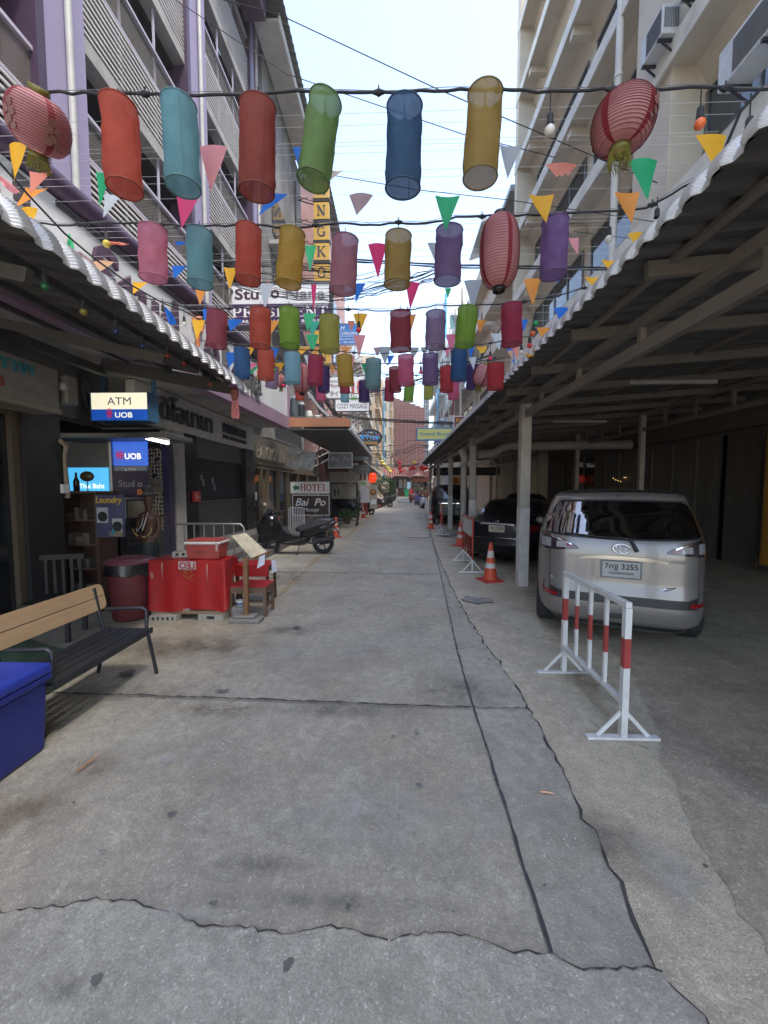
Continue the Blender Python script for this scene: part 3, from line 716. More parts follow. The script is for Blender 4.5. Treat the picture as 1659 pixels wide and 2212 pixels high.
# next buildings along the right side
def block(name, label, x0, x1, y0, y1, h, m, floors, cat='building', ledge=.7, win=True, z0=0, side=-1, wm=None, step=2.2):
    t = thing(name, label, cat, ((x0+x1)/2,(y0+y1)/2,0))
    MB().box(x0, x1, y0, y1, z0, h).build('wall', m, t)
    k = 1; fx = x0 if side < 0 else x1
    zf = 3.6
    while zf < h - 1.2:
        if ledge:
            a, b = (x0-ledge, x0-.002) if side < 0 else (x1+.002, x1+ledge)
            l = MB().box(a, b, y0+.1, y1-.1, zf-.15, zf)
            if side < 0: l.box(a, a+.07, y0+.1, y1-.1, zf+.001, zf+.55)
            else: l.box(b-.07, b, y0+.1, y1-.1, zf+.001, zf+.55)
            l.build('ledge', m, t)
        if win:
            n_ = max(1, int((y1-y0)/step))
            for i in range(n_):
                ya = y0 + (y1-y0)*(i+.2)/n_; yb = y0 + (y1-y0)*(i+.8)/n_
                w = MB()
                if side < 0: w.box(fx-.03, fx-.005, ya, yb, zf+.8, zf+2.0)
                else: w.box(fx+.005, fx+.03, ya, yb, zf+.8, zf+2.0)
                w.build('window', wm or M_WIN, t)
        zf += 3.0
    return t
M_PALE = mat('pale_grey_render', (.52,.51,.47), .85, var=.08, scale=1.5, dirt=(.24,.23,.2), dscale=.6, damt=.7)
M_BEIGE = mat('beige_render', (.46,.41,.33), .85, var=.08, scale=1.5, dirt=(.26,.23,.18), dscale=.6, damt=.6)
def backs(t, x0, x1, y, z0, z1, nx, nz, m=None, d=.03):
    """windows on the face that looks back down the street"""
    for i in range(nx):
        for j in range(nz):
            a = x0 + (x1-x0)*(i+.2)/nx; b = x0 + (x1-x0)*(i+.8)/nx
            c = z0 + (z1-z0)*(j+.25)/nz; e = z0 + (z1-z0)*(j+.75)/nz
            MB().box(a, b, y-d, y-.005, c, e).build('window', m or M_WIN, t)
b2 = block('balcony_building', 'cream balcony building just beyond the tall one on the right', 6.4, 14, 20.0, 26.4, 15.9, CREAM, 5, ledge=.85)
b2b = block('eaves_building', 'narrow cream building with projecting dark eaves, third on the right', 6.3, 14, 26.8, 31, 18.9, CREAM, 5, ledge=.8)
MB().box(5.45,7,19.9,26.4,16.0,16.25).build('roof_slab', mat('zinc_roof', (.25,.26,.26), .5, .5, dirt=(.12,.1,.09), dscale=2), b2)
MB().add([(5.5,26.7,18.95),(5.5,31.1,18.95),(7.6,31.1,19.6),(7.6,26.7,19.6),(5.5,26.7,19.1),(5.5,31.1,19.1),(7.6,31.1,19.8),(7.6,26.7,19.8)],
         [(3,2,1,0),(4,5,6,7),(0,1,5,4),(1,2,6,5),(2,3,7,6),(3,0,4,7)]).build('roof', mat('zinc_roof', (.25,.26,.26), .5, .5, dirt=(.12,.1,.09), dscale=2), b2b)
b3 = block('stained_building', 'weather stained building with many ledges and air conditioners on the right', 6.1, 14, 31.4, 44, 17.4, M_PALE, 5, ledge=1.0)
for y in (32, 35.5, 39, 42.5): MB().box(5.08, 5.2, y, y+.3, 3.5, 17.4).build('fin', CREAM, b3)
for i, y in enumerate((32.4,34.6,36.8,37.9,40,42.6,33.5,39.5)):
    MB().box(4.65, 5.02, y, y+.8, 4.4+3*(i%4), 5.0+3*(i%4)).build('air_conditioner_box', mat('ac_white', (.5,.5,.5), .5), b3)
b4 = block('pale_blue_building', 'pale building with green windows at the far right of the street', 5.6, 14, 46, 60, 24.0, mat('cool_white_render', (.62,.66,.68), .8, dirt=(.35,.36,.36), dscale=.5, damt=.6), 7, ledge=.8)
backs(b4, 5.7, 9, 45.99, 4, 22, 2, 6, mat('green_glass', (.06,.17,.14), .15))
MB().tube([(5.5,45.7,3),(5.5,45.7,23.5)], .13, 8).tube([(5.5,45.7,13),(4.7,45.7,13),(4.7,45.7,3)], .1, 8).build('blue_pipe', mat('blue_pipe', (.08,.32,.52), .4), b4)
# downpipe of rust red on the stained building
MB().tube([(4.95,35,3.5),(4.95,35,12)], .07, 6).build('rust_pipe', mat('rust_red', (.28,.07,.04), .7), b3)
tw = thing('glass_tower', 'narrow black glass tower rising behind the brick coloured building', 'building', (7.8,100,0))
MB().box(6.6, 8.0, 99, 108, 0, 33).build('wall', mat('black_glass', (.02,.025,.03), .08), tw)
ml = MB()
for k in range(20): ml.box(6.58, 8.0, 98.94, 98.99, 1.5+1.6*k, 1.56+1.6*k)
for x in (6.6,7.05,7.5,7.95): ml.box(x, x+.06, 98.9, 98.96, 0, 33)
ml.build('mullion', mat('tower_mullion', (.35,.37,.38), .4), tw)
b5 = thing('screened_building', 'brick red building clad in horizontal louvres closing the end of the street', 'building', (2,95,0))
q0 = AY(843,860,95); q1 = AY(917,884,95)
MB().add([(q0.x,95,0),(q1.x,95,0),(q1.x,110,0),(q0.x,110,0),(q0.x,95,23.5),(q1.x,95,20.6),(q1.x,110,20.6),(q0.x,110,23.5)], [(3,2,1,0),(4,5,6,7),(0,1,5,4),(1,2,6,5),(2,3,7,6),(3,0,4,7)]).build('wall', mat('brick_brown', (.10,.045,.036), .8), b5)
lv = MB(); z = 3.0
while z < 24.0:
    zz = z; hx = q0.x + (q1.x-q0.x)*min(1, max(.25, (24.3-z)/3.4))
    lv.box(q0.x-.05, hx+.05, 94.75, 94.98, z, z+.16); z += .42
lv.build('louvre', mat('terracotta_louvre', (.20,.085,.07), .7), b5)
vm = MB()
for i in range(1, 9): x = q0.x + (q1.x-q0.x)*i/9; vm.box(x-.05, x+.05, 94.6, 94.74, 2, 20.4)
vm.build('louvre_post', mat('brick_post', (.30,.13,.1), .7), b5)
rr = MB()
for x in (q0.x+1.2, q0.x+3, q0.x+5, q0.x+6.6): rr.box(x, x+.08, 96, 96.08, 20, 25)
rr.box(q0.x+1.2, q0.x+6.7, 96, 96.08, 24.9, 25).box(q0.x+1.2, q0.x+6.7, 96, 96.08, 23.9, 23.98)
rr.build('roof_railing', mat('pale_rail', (.55,.6,.5), .6), b5)

# ================================================================== LEFT SIDE FURTHER ON
ob = thing('old_grey_building', 'stained grey concrete building with an overhanging corrugated roof, far left', 'building', (-7,17.5,0))
MB().box(-12, -4.85, 14.82, 20.4, 3.6, 17.2).build('wall', mat('black_stained_concrete', (.22,.215,.2), .9, var=.2, scale=1.5, dirt=(.035,.033,.03), dscale=.55, damt=.95, stretch=(1,1,.35)), ob)
MB().box(-4.84, -4.0, 14.0, 20.4, 17.35, 17.45).build('soffit', M_PALE, ob)
MB().box(-4.02, -3.96, 14.0, 20.4, 17.3, 17.6).build('gutter', WHITE, ob)
co = MB().grid(lambda a, b: Vector((-3.75 - 2.5*b, 13.0 + 7.6*a, 17.65 + b*.9 + .04*math.sin(a*7.6*2*math.pi/.28))), 216, 2); co.build('roof', mat('roof_dark', (.13,.13,.12), .7), ob)
for z in (5.6, 8.6, 11.6):
    w = MB().box(-4.84, -4.80, 15.6, 17.6, z, z+1.5).build('window', M_WIN, ob)
    MB().box(-4.84, -4.3, 15.2, 19.6, z-.7, z-.55).build('ledge', M_CONC, ob)
st = MB()      # outside stair and steel frames
for k in range(12): st.box(-4.75+.09*k, -4.62+.09*k, 18.2, 19.2, 9.2-.34*k, 9.25-.34*k)
st.bar((-4.7,18.2,9.4), (-3.5,18.2,5.1), .05, .2).bar((-4.7,19.2,9.4), (-3.5,19.2,5.1), .05, .2)
st.build('outside_stair', DKMET, ob)
pk_ = thing('pink_building', 'pink walled building with a dark scalloped roof edge behind the vertical letter sign', 'building', (-8,26,0))
MB().box(-14, -4.3, 22, 33, 3, 18.4).build('wall', mat('pink_render', (.46,.27,.24), .85, dirt=(.28,.17,.15), dscale=1), pk_)
MB().grid(lambda a, b: Vector((-3.7 - 1.4*b, 21.6 + 11.6*a, 18.35 + b*.7 + .05*math.sin(a*11.6*2*math.pi/.35))), 250, 2).build('roof', mat('roof_dark', (.13,.13,.12), .7), pk_)
for z in (7,10,13):
    for y in (23.5,26.5,29.5): MB().box(-4.28,-4.24,y,y+1.6,z,z+1.3).build('window', M_WIN, pk_)
l3 = block('grey_flats', 'grey block of flats with pipes and balconies, far left of the street', -14, -3.9, 34, 52, 15.5, M_PALE, 4, ledge=.7, side=1)
backs(l3, -9, -4, 33.99, 4, 15, 3, 3)
l4 = block('beige_flats', 'beige block of flats with dark windows before the brick red building', -10, -1.4, 70, 94, 20.5, M_BEIGE, 6, ledge=.6, side=1, step=5)
backs(l4, -6, -1.6, 69.99, 3.5, 20, 3, 6)
MB().tube([(-2.3,69.8,3),(-2.3,69.8,18)], .12, 6).tube([(-4.6,69.8,3),(-4.6,69.8,20)], .1, 6).build('blue_pipe', mat('blue_pipe', (.08,.32,.52), .4), l4)
MB().box(-3.1, -2.5, 69.9, 69.98, 0, 20.6).build('orange_fin', mat('apricot_render', (.46,.33,.22), .8), l4)
l5 = block('ochre_flats', 'narrow ochre and grey building between the flats, far left', -12, -3.0, 54, 68, 19.5, mat('ochre_render', (.48,.36,.22), .85, dirt=(.3,.28,.25), dscale=.6, damt=.8), 5, ledge=.6, side=1)
backs(l5, -8, -3.1, 53.99, 4, 19, 3, 5)
# striped sloping panels seen between the signs
for k, (y, x0) in enumerate(((21.0,-4.5),(33.6,-3.9))):
    o = MB()
    for i in range(26): o.bar((x0, y, 2.8+.38*i), (x0+1.0, y, 3.3+.38*i), .05, .16, (0,1,0))
    o.build('slanted_louvre', M_SLAT, pk_ if k == 0 else l3)

# ================================================================== CANOPIES
def rib(y, P=.19):
    f = (y / P) % 1.0
    if f < .28: return 0
    if f < .42: return (f-.28)/.14
    if f < .82: return 1
    return 1 - (f-.82)/.18
def rib_sheet(prof, y0, y1, P=.19, amp=.038, zfun=None, crimp=None):
    """prof: (x, z, nx, nz, crimped) rows across; ribs run across, repeated along y"""
    ys = []; k0 = int(y0 / P); k1 = int(y1 / P) + 1
    for k in range(k0, k1 + 1):
        for f in (.0, .27, .29, .41, .43, .62, .81, .83):
            y = (k + f) * P
            if y0 <= y <= y1: ys.append(y)
    mb = MB(); vs = []
    for y in ys:
        h = rib(y, P) * amp; dz = zfun(y) if zfun else 0
        for (x, z, nx, nz, cr) in prof:
            e = h + (cr * (.35 + .65 * rib(y, P)))
            vs.append((x + nx*e, y, z + nz*e + dz))
    n = len(prof)
    mb.add(vs, [(i*n+j, (i+1)*n+j, (i+1)*n+j+1, i*n+j+1) for i in range(len(ys)-1) for j in range(n-1)], False)
    return mb
def bullnose(xe, ze, side, slope, xin, rad=.20, steps=30, ang=84):
    """profile from the inside edge to the curled-down street edge. side=+1: the sheet lies at larger x"""
    pr = []; x_flat = xe + side*rad; z_flat = ze + rad
    for k in range(7):
        t = 1 - k/6; x = x_flat + (xin - x_flat)*t; z = z_flat + slope*abs(x - x_flat); pr.append((x, z, 0, 1, 0))
    for k in range(1, steps+1):
        a = R(ang*k/steps); nx, nz = -side*math.sin(a), math.cos(a)
        pr.append((x_flat + rad*nx, z_flat - rad + rad*nz, nx, nz, .009 if k % 2 else -.009))
    return pr
M_ZINC = mat('zincalume_sheet', (.74,.75,.76), .4, .2, var=.06, scale=12, dirt=(.45,.44,.42), dscale=4, damt=.4)
M_ZINCU = mat('underside_shade_tone', (.30,.29,.28), .6, .2, var=.15, scale=5, dirt=(.14,.13,.12), dscale=3, damt=.7, stretch=(.5,4,1))  # unused tone for the added sheet that darkens the roof underside
M_FRM = mat('canopy_steel', (.19,.165,.14), .6, var=.15, scale=6, dirt=(.12,.09,.07), dscale=3, damt=.6)

RC = thing('parking_roof', 'long corrugated metal roof over the parked cars on the right', 'canopy', (3.5,10,0))
EX, EZ = 1.55, 3.19
rib_sheet(bullnose(EX, EZ, 1, .07, 7.75, rad=.13), .6, 26.6).build('roof_sheet', M_ZINC, RC)
M_UND = mat('roof_shade_sheet', (.105,.10,.096), .65, .1, var=.2, scale=5, dirt=(.04,.037,.034), dscale=3, damt=.7, stretch=(.5,4,1))  # added dark sheet below the bare metal, puts the roof's shade into colour
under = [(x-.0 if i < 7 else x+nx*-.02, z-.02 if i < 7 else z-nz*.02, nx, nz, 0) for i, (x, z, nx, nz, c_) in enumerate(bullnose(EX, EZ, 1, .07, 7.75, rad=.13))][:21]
rib_sheet(under, .6, 26.6).build('roof_shade_sheet', M_UND, RC)
# posts, beams, rafters
PX = 2.17
pY = [1.75, 6.75, 11.3, 15.9, 20.5, 25.2]
M_POST = mat('post_paint', (.36,.33,.29), .6, var=.1, scale=8, dirt=(.16,.13,.10), dscale=5, damt=.6)
M_POSTW = mat('post_white', (.56,.55,.52), .6, var=.1, scale=8, dirt=(.24,.2,.17), dscale=6, damt=.5)
for i, y in enumerate(pY):
    w = .085
    o = MB().box(PX-w, PX+w, y-w, y+w, .004, 1.35).build('post_foot', M_POSTW, RC, bevel=.006)
    MB().box(PX-w+.002, PX+w-.002, y-w+.002, y+w-.002, 1.351, 3.10 if i else 3.1).build('post', M_POST, RC, bevel=.006)
for y in (9.93, 13.4, 16.9, 20.4, 23.9): MB().box(6.0, 6.11, y-.055, y+.055, .004, 3.50).build('post', M_POST, RC)
rz = lambda x: EZ + .12 + .07*(x-EX-.13)
for z, w in ((3.155,.045),(2.93,.055)):
    MB().box(PX-.035, PX+.035, .7, 26.5, z-w, z+w).build('front_beam', M_FRM, RC)
sv = MB(); y = 1.2
while y < 26: sv.box(PX-.025, PX+.025, y, y+.05, 2.986, 3.109); y += 1.2
sv.build('beam_strut', M_FRM, RC)
for z in (3.50, 3.12): MB().box(6.02, 6.09, .7, 26.5, z-.04, z+.04).build('rear_beam', M_FRM, RC)
sv = MB(); y = 1.0
while y < 26: sv.box(6.03, 6.08, y, y+.06, 3.161, 3.459); y += .9
sv.build('rear_strut', M_FRM, RC)
rf = MB(); y = 1.75
k = 0
while y < 26.5:
    rf.bar((1.78, y, rz(1.78)-.07), (7.7, y, rz(7.7)-.07), .05, .11); y += 1.2; k += 1
build_each(rf, 'rafter', M_FRM, RC)
pu = MB()
for x in (1.95, 2.9, 3.9, 4.9, 5.9, 6.9): pu.box(x-.03, x+.03, .7, 26.5, rz(x)-.018-.03, rz(x)-.012)
build_each(pu, 'purlin', M_FRM, RC)
tb = MB()
for x, y in ((3.6,3.55),(3.4,5.95),(3.7,9.5)): tb.box(x, x+1.25, y-.03, y+.03, rz(x)-.22, rz(x)-.17)
build_each(tb, 'tube_light', mat('dull_tube', (.35,.34,.32), .4), RC)

LC = thing('shop_canopy', 'scalloped corrugated metal canopy over the shops on the near left', 'canopy', (-3.2,3,0))
zf = lambda y: -.035*(y-2.0)
rib_sheet(bullnose(-2.09, 3.10, -1, .20, -4.05, rad=.20), .4, 5.42, zfun=zf).build('roof_sheet', M_ZINC, LC)
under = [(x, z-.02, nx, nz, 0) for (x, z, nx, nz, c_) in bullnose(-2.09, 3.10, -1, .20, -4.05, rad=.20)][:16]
rib_sheet(under, .42, 5.40, zfun=zf).build('roof_shade_sheet', M_UND, LC)  # same added shade sheet under the left canopy
fm = MB()
M_FRD = mat('canopy_dark_steel', (.06,.055,.05), .6, var=.2)
for x in (-2.5,-3.1,-3.7): fm.box(x-.025, x+.025, .4, 5.35, 3.12+.20*(abs(x)-2.26)-.02, 3.12+.20*(abs(x)-2.26)+.04)
build_each(fm, 'purlin', M_FRD, LC)
fm = MB()
for y in (1.0, 2.4, 3.8): fm.bar((-2.25,y,3.0+zf(y)), (-4.1,y,3.42+zf(y)), .05, .09)
build_each(fm, 'rafter', M_FRD, LC)
MB().bar((-2.24,5.38,3.06), (-4.08,5.38,3.40), .05, .17).build('end_beam', M_FRD, LC)
MB().box(-4.15, -4.05, .4, 5.42, 3.26, 3.36).build('inner_beam', M_FRD, LC)

OC = thing('orange_edged_canopy', 'curved canopy with an orange front board in the middle left distance', 'canopy', (-2.3,16,0))
rib_sheet(bullnose(-1.38, 3.42, -1, .03, -3.18, rad=.26, steps=18), 11.62, 22.2, P=.15, amp=.02).build('roof_sheet', M_ZINC, OC)
bn = [(-3.19, 3.76)]
for k in range(0, 9): a = R(10*k); bn.append((-1.38-.16+.19*math.sin(a), 3.52+.19*math.cos(a)+.03))
lo = [(x, z-.235 if i < 3 else z-.235*(1-.06*i)) for i, (x, z) in enumerate(bn)]
mb = MB(); P3 = [(x, 11.56, z) for x, z in bn[:9]] + [(x, 11.56, z) for x, z in reversed([(-3.19,3.49),(-1.37,3.49)])]
mb.poly(P3, (0,1,0), .045); mb.build('front_board', mat('orange_board', (.42,.17,.075), .6, dirt=(.25,.12,.07), dscale=2), OC)
MB().box(-3.2, -1.7, 11.57, 11.6, 3.765, 3.79).box(-3.2,-1.45,11.62,22,3.40,3.43).build('soffit_board', mat('grey_soffit', (.11,.105,.1), .7), OC)
# rope-like trim where the ribs meet the edge
MB().tube([(-1.40, 11.6+.1*k, 3.42 + (.012 if k%2 else -.012)) for k in range(107)], [.045 if k%2 else .034 for k in range(107)], 8).build('edge_trim', M_ZINC, OC)

TC = thing('thatched_eaves', 'low ragged thatched eaves of the bars further down on the left', 'canopy', (-2.4,30,0))
mb = MB(); r = random.Random(3)
mb.grid(lambda a, b: Vector((-4.2 + 2.25*b, 22.3 + 28*a, 3.95 - .70*b + .012*math.sin(40*a))), 30, 6)
mb.build('thatch', mat('dark_thatch', (.09,.075,.06), .95, var=.4, scale=8, bump=.5, bscale=30), TC)
fr = MB()
for i in range(420):
    y = 22.3 + 28*r.random(); x = -1.95 + r.uniform(-.08,.08); h = r.uniform(.1,.38)
    fr.add([(x,y,3.24),(x+r.uniform(-.03,.03),y+.09,3.24),(x+r.uniform(-.06,.06),y+.03,3.24-h)], [(0,1,2)])
fr.build('fringe', mat('dry_grass', (.22,.18,.11), .9), TC)
MB().tube([(-1.93,22.3,3.26),(-1.93,50.3,3.26)], .05, 6).build('edge_rail', M_ZINC, TC)
MB().box(-4.4, -4.2, 22, 45, 0, 3.9).build('bar_wall', mat('dark_red_boards', (.07,.022,.02), .7, var=.3, scale=6), TC)
pp = MB()
for y in (23,26.5,30,34,38,42,46): pp.box(-2.5,-2.4,y,y+.1,.16,3.3)
build_each(pp, 'post', mat('red_post', (.2,.03,.025), .6), TC)

# ---- back wall under the parking roof, right
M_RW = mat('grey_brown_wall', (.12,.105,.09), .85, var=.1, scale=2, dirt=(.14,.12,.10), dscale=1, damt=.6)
BW = thing('rear_wall', 'dim wall with dark glass doors behind the parked cars', 'shop front', (7.6,9,0))
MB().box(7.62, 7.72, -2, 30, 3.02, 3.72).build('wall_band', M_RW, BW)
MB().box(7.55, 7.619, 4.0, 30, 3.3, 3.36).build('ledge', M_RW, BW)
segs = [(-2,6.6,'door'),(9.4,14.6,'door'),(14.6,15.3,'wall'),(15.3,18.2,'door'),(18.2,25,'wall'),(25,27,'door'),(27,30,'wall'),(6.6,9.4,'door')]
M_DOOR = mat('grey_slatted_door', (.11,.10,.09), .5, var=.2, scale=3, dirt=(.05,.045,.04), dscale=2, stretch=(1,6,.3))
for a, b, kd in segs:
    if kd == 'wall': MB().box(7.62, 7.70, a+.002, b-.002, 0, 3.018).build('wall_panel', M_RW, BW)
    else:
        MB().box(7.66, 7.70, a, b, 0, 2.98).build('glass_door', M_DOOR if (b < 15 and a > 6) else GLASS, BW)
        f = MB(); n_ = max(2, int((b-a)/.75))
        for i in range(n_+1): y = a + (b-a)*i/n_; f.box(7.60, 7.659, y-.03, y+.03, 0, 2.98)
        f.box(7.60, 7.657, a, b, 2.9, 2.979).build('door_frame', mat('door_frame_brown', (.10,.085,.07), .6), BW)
yd = thing('yellow_cupboard', 'tall ochre yellow cupboard tinted as lamplit, with metal latches against the rear wall', 'cupboard', (7.35,8.0,0))
MB().box(7.1, 7.58, 6.4, 7.8, .2, 2.75).build('body', mat('ochre_lamplit', (.36,.17,.02), .45, var=.1, scale=4, dirt=(.12,.05,.012), dscale=2), yd, bevel=.01)  # yellow colour also stands in for warm light of a lamp not built
dm = mat('ochre_lamplit_door', (.36,.165,.02), .4, var=.1, scale=4)
MB().box(7.085, 7.099, 7.12, 7.75, .25, 1.34).box(7.085, 7.099, 6.45, 7.08, .25, 1.34).build('lower_door', dm, yd, bevel=.004)
MB().tube([(7.05,7.2,.4),(7.05,7.2,2.4)], .015, 8).tube([(7.05,7.2,.8),(7.05,7.4,.82)], .02, 6).tube([(7.05,6.9,.8),(7.05,7.1,.8)], .02, 6).build('latch', STEEL, yd)
# small lit red lamp and fairy bulbs inside the bar window
lamp = thing('red_table_lamp', 'dim glowing red lamp behind the bar window', 'lamp', (7.55,16.2,1.9))
MB().lathe([(.001,.3),(.13,.26),(.16,.12),(.13,0),(.001,0)], (7.5,16.2,1.9), 16).build('lamp_shade', mat('dark_red_shade', (.18,.02,.015), .5, emit=(.25,.02,.01), estr=.2), lamp)
MB().ball((7.36,16.2,1.94), .022, 8, 6).build('bulb', mat('red_glow', (.8,.1,.03), .4, emit=(1,.12,.02), estr=2), lamp)
for i, (y, z) in enumerate(((13.9,2.02),(13.75,1.96),(13.6,1.93),(13.45,1.9),(13.25,2.03),(13.15,2.03))):
    tag(MB().ball((7.55,y,z), .016, 6, 5).build('fairy_bulb', mat('warm_glow', (1,.7,.3), .4, emit=(1,.62,.2), estr=1.2)), 'tiny warm fairy light bulb in the bar window behind the silver car', 'light bulb', 'fairy lights in the bar window')
# fat drain pipe with elbow under the roof
dp = thing('drain_pipe', 'fat grey drain pipe rising beside the second post with an elbow under the roof', 'drain pipe', (2.2,12.6,0))
MB().tube([(2.13,12.5,.01),(2.13,12.5,2.45)], .10, 14).tube([(2.13,12.5,2.45),(2.16,12.5,2.62),(2.05,12.5,2.9)], .12, 14).lathe([(.101,-.06),(.125,-.06),(.125,.06),(.101,.06)], (2.13,12.5,2.40), 14).build('upright', mat('grey_pvc', (.40,.38,.35), .5, dirt=(.2,.18,.16), dscale=4), dp)
MB().tube([(2.6,12.7,2.76),(3.1,12.7,2.78),(3.35,12.7,2.95),(3.6,12.7,3.02),(7.4,12.7,3.05)], .14, 14).build('elbow_pipe', mat('grey_pvc', (.40,.38,.35), .5, dirt=(.2,.18,.16), dscale=4), dp)
# black board with big letters beyond the drain pipe
pb = thing('letter_board', 'long dark board with raised capital letters under the roof behind the black van', 'sign', (3.5,24.5,2.7))
MB().box(2.3, 6.6, 24.6, 24.7, 2.45, 2.95).build('board', mat('board_black', (.02,.02,.022), .6), pb)
text('PUNJAB  FOOD', mat('board_letter', (.10,.10,.10), .6), pb, (2.5,24.59,2.52), XR, ZU, width=3.8, height=.34, off=.02)
bi = thing('orange_sign', 'small orange sign reading Bi under the roof behind the posts', 'sign', (3.5,24,2))
MB().box(3.35, 4.0, 23.9, 23.98, 1.7, 2.35).build('board', mat('orange_board2', (.7,.30,.04), .5), bi)
text('Bi', mat('brown_ink', (.08,.03,.01), .5), bi, (3.45,23.895,1.95), XR, ZU, height=.32, off=.03)
text('Inn 2000', mat('brown_ink', (.08,.03,.01), .5), bi, (3.45,23.895,1.76), XR, ZU, width=.45)

# ================================================================== SIGNS
INK = mat('ink_black', (.015,.014,.016), .5); PLUM = mat('sign_plum', (.055,.02,.085), .45, var=.08)
PANW = mat('sign_white', (.80,.81,.82), .45, var=.03, scale=3, dirt=(.45,.45,.44), dscale=2, damt=.3)
SFR = mat('sign_frame', (.03,.028,.03), .5)
LW = mat('letter_white', (.80,.80,.80), .5, var=.02)
class Sign:
    def __init__(s, name, label, u0, v0, u1, v1, Y, m, d=.08, frame=None, fm=None, cat='sign', group=None, bevel=0):
        a = AY(u0, v1, Y); b = AY(u1, v0, Y); s.w = b.x - a.x; s.h = b.z - a.z; s.o = Vector((a.x, Y, a.z)); s.Y = Y
        s.t = thing(name, label, cat, ((a.x+b.x)/2, Y, a.z), 0, group)
        mb = MB(); panel(mb, s.o, XR, ZU, s.w, s.h, d); mb.build('board', m, s.t, bevel=bevel)
        if frame:
            f = MB(); e = .004
            for x0, z0, w, h in ((-frame,-frame,s.w+2*frame,frame),(-frame,s.h,s.w+2*frame,frame),(-frame,0,frame,s.h),(s.w,0,frame,s.h)):
                panel(f, s.o + Vector((x0,-e*3,z0)), XR, ZU, w, h, d+.02)
            f.build('frame', fm or SFR, s.t)
    def pt(s, fx, fz, off=.004): return s.o + Vector((fx*s.w, -off, fz*s.h))
    def text(s, body, m, fx, fz, fw=None, fh=None, **k):
        return text(body, m, s.t, s.pt(fx, fz), XR, ZU, width=fw*s.w if fw else None, height=fh*s.h if fh else None, **k)
    def slab(s, body, m, fx, fz, fw, fh, **k): return slab(body, m, s.t, s.pt(fx, fz, .002), XR, ZU, fw*s.w, fh*s.h, **k)
    def rect(s, m, fx, fz, fw, fh, name='panel', off=.003, parent=None):
        mb = MB(); panel(mb, s.pt(fx, fz, off), XR, ZU, fw*s.w, fh*s.h, .002); return mb.build(name, m, parent or s.t)

# stacked letter boxes up the left side
YLET = 19.8
vs = [('B',346),('A',391),('N',436.5),('G',481.5),('K',525),('O',571),('K',617),(' ',0),('I',706),('N',751.5)]
BS = thing('vertical_letter_sign', 'tall column of yellow letter boxes on steel arms in front of the grey building', 'sign', (-3.9,19.8,4))
YB = mat('letter_box_yellow', (.60,.36,.05), .5, var=.06, dirt=(.35,.2,.05), dscale=3, damt=.3)
NAVY = mat('navy_letter', (.02,.025,.05), .5)
for k, (ch, v) in enumerate(vs):
    if ch == ' ': continue
    a = AY(677 + k*.35, v + 36.5, YLET); b = AY(709.5 + k*.35, v, YLET); w = b.x-a.x; h = b.z-a.z
    bx = MB(); panel(bx, a, XR, ZU, w, h, .22); o = bx.build('letter_box', YB, BS)
    slab(ch, NAVY, o, a + Vector((w*.2,-.004,h*.2)), XR, ZU, w*.6, h*.62, name='letter')
    f = MB(); f.box(a.x-.05, b.x+.05, YLET+.015, YLET+.26, a.z-.13, a.z-.003); f.build('box_tray', SFR, BS)
fr = MB()
fr.tube([(-4.05,20.02,6.5),(-4.05,20.02,19)], .035, 6).tube([(-4.75,19.0,6.0),(-4.75,19.0,16.0)], .05, 6)
for k in range(9):
    z = 7.4 + 1.02*k
    fr.tube([(-4.8,19.6,z),(-4.0,20.0,z)], .03, 5).tube([(-4.8,19.6,z+.15),(-4.0,20.0,z+.15)], .02, 5).tube([(-6.0,19.3,z-.5),(-4.4,19.9,z+.3)], .02, 5)
    fr.tube([(-6.2,19.4,z),(-4.8,19.6,z+.1)], .025, 5)
fr.build('steel_arm', DKMET, BS)

s = Sign('shop_name_sign', 'big two part white and purple shop sign hanging over the street, left', 496, 613, 711, 703, 12.3, PANW, .25, .09)
s.rect(PLUM, 0, .0, 1, .53, off=.006)
W_, H_s = s.w, s.h
s.text('Stu', mat('sign_brown', (.07,.025,.035), .5), .06, .64, fw=.24, fh=.27, off=.02)
s.text('o', mat('sign_brown', (.07,.025,.035), .5), .42, .66, fw=.085, off=.02)
s.text('Nana', mat('sign_silver', (.28,.28,.30), .5), .57, .63, fw=.39, fh=.28, off=.01)
sr = MB(); p = s.pt(.385,.56,.02); sr.tube([p, p+Vector((0,0,.35)), p+Vector((-.05,0,.48)), p+Vector((.05,0,.58)), p+Vector((.1,0,.5))], .022, 6); sr.build('spanner_mark', mat('sign_red', (.60,.06,.03), .5), s.t)
s.text('สตูดิโอ นานา', INK, .89, .93, fw=.095)
s.slab('PRESIDENT', LW, .03, .20, .96, .25)
s.text('TAILOR, LTD. LAUNDRY & TOURS', LW, .09, .04, fw=.86, fh=.09, off=.02)
s.text('เพรสซิเดนท์ อินเตอร์เนชั่นแนล เทเลอร์', LW, .64, .475, fw=.35)
MB().tube([s.pt(.02,1.05,-.1), s.pt(.02,2.1,-.1)], .03, 6).tube([s.pt(.0,1.04,-.1), s.pt(-.35,1.04,-.1)], .04, 6).tube([s.pt(1.02,1.04,-.1), s.pt(-.1,1.5,-.1)], .02, 6).tube([s.pt(.0,.0,-.1), s.pt(-.35,.0,-.1)], .04, 6).build('hanging_arm', DKMET, s.t)
s.rect(SFR, -.01, -.13, 1.02, .09, off=.002, name='bottom_rail')

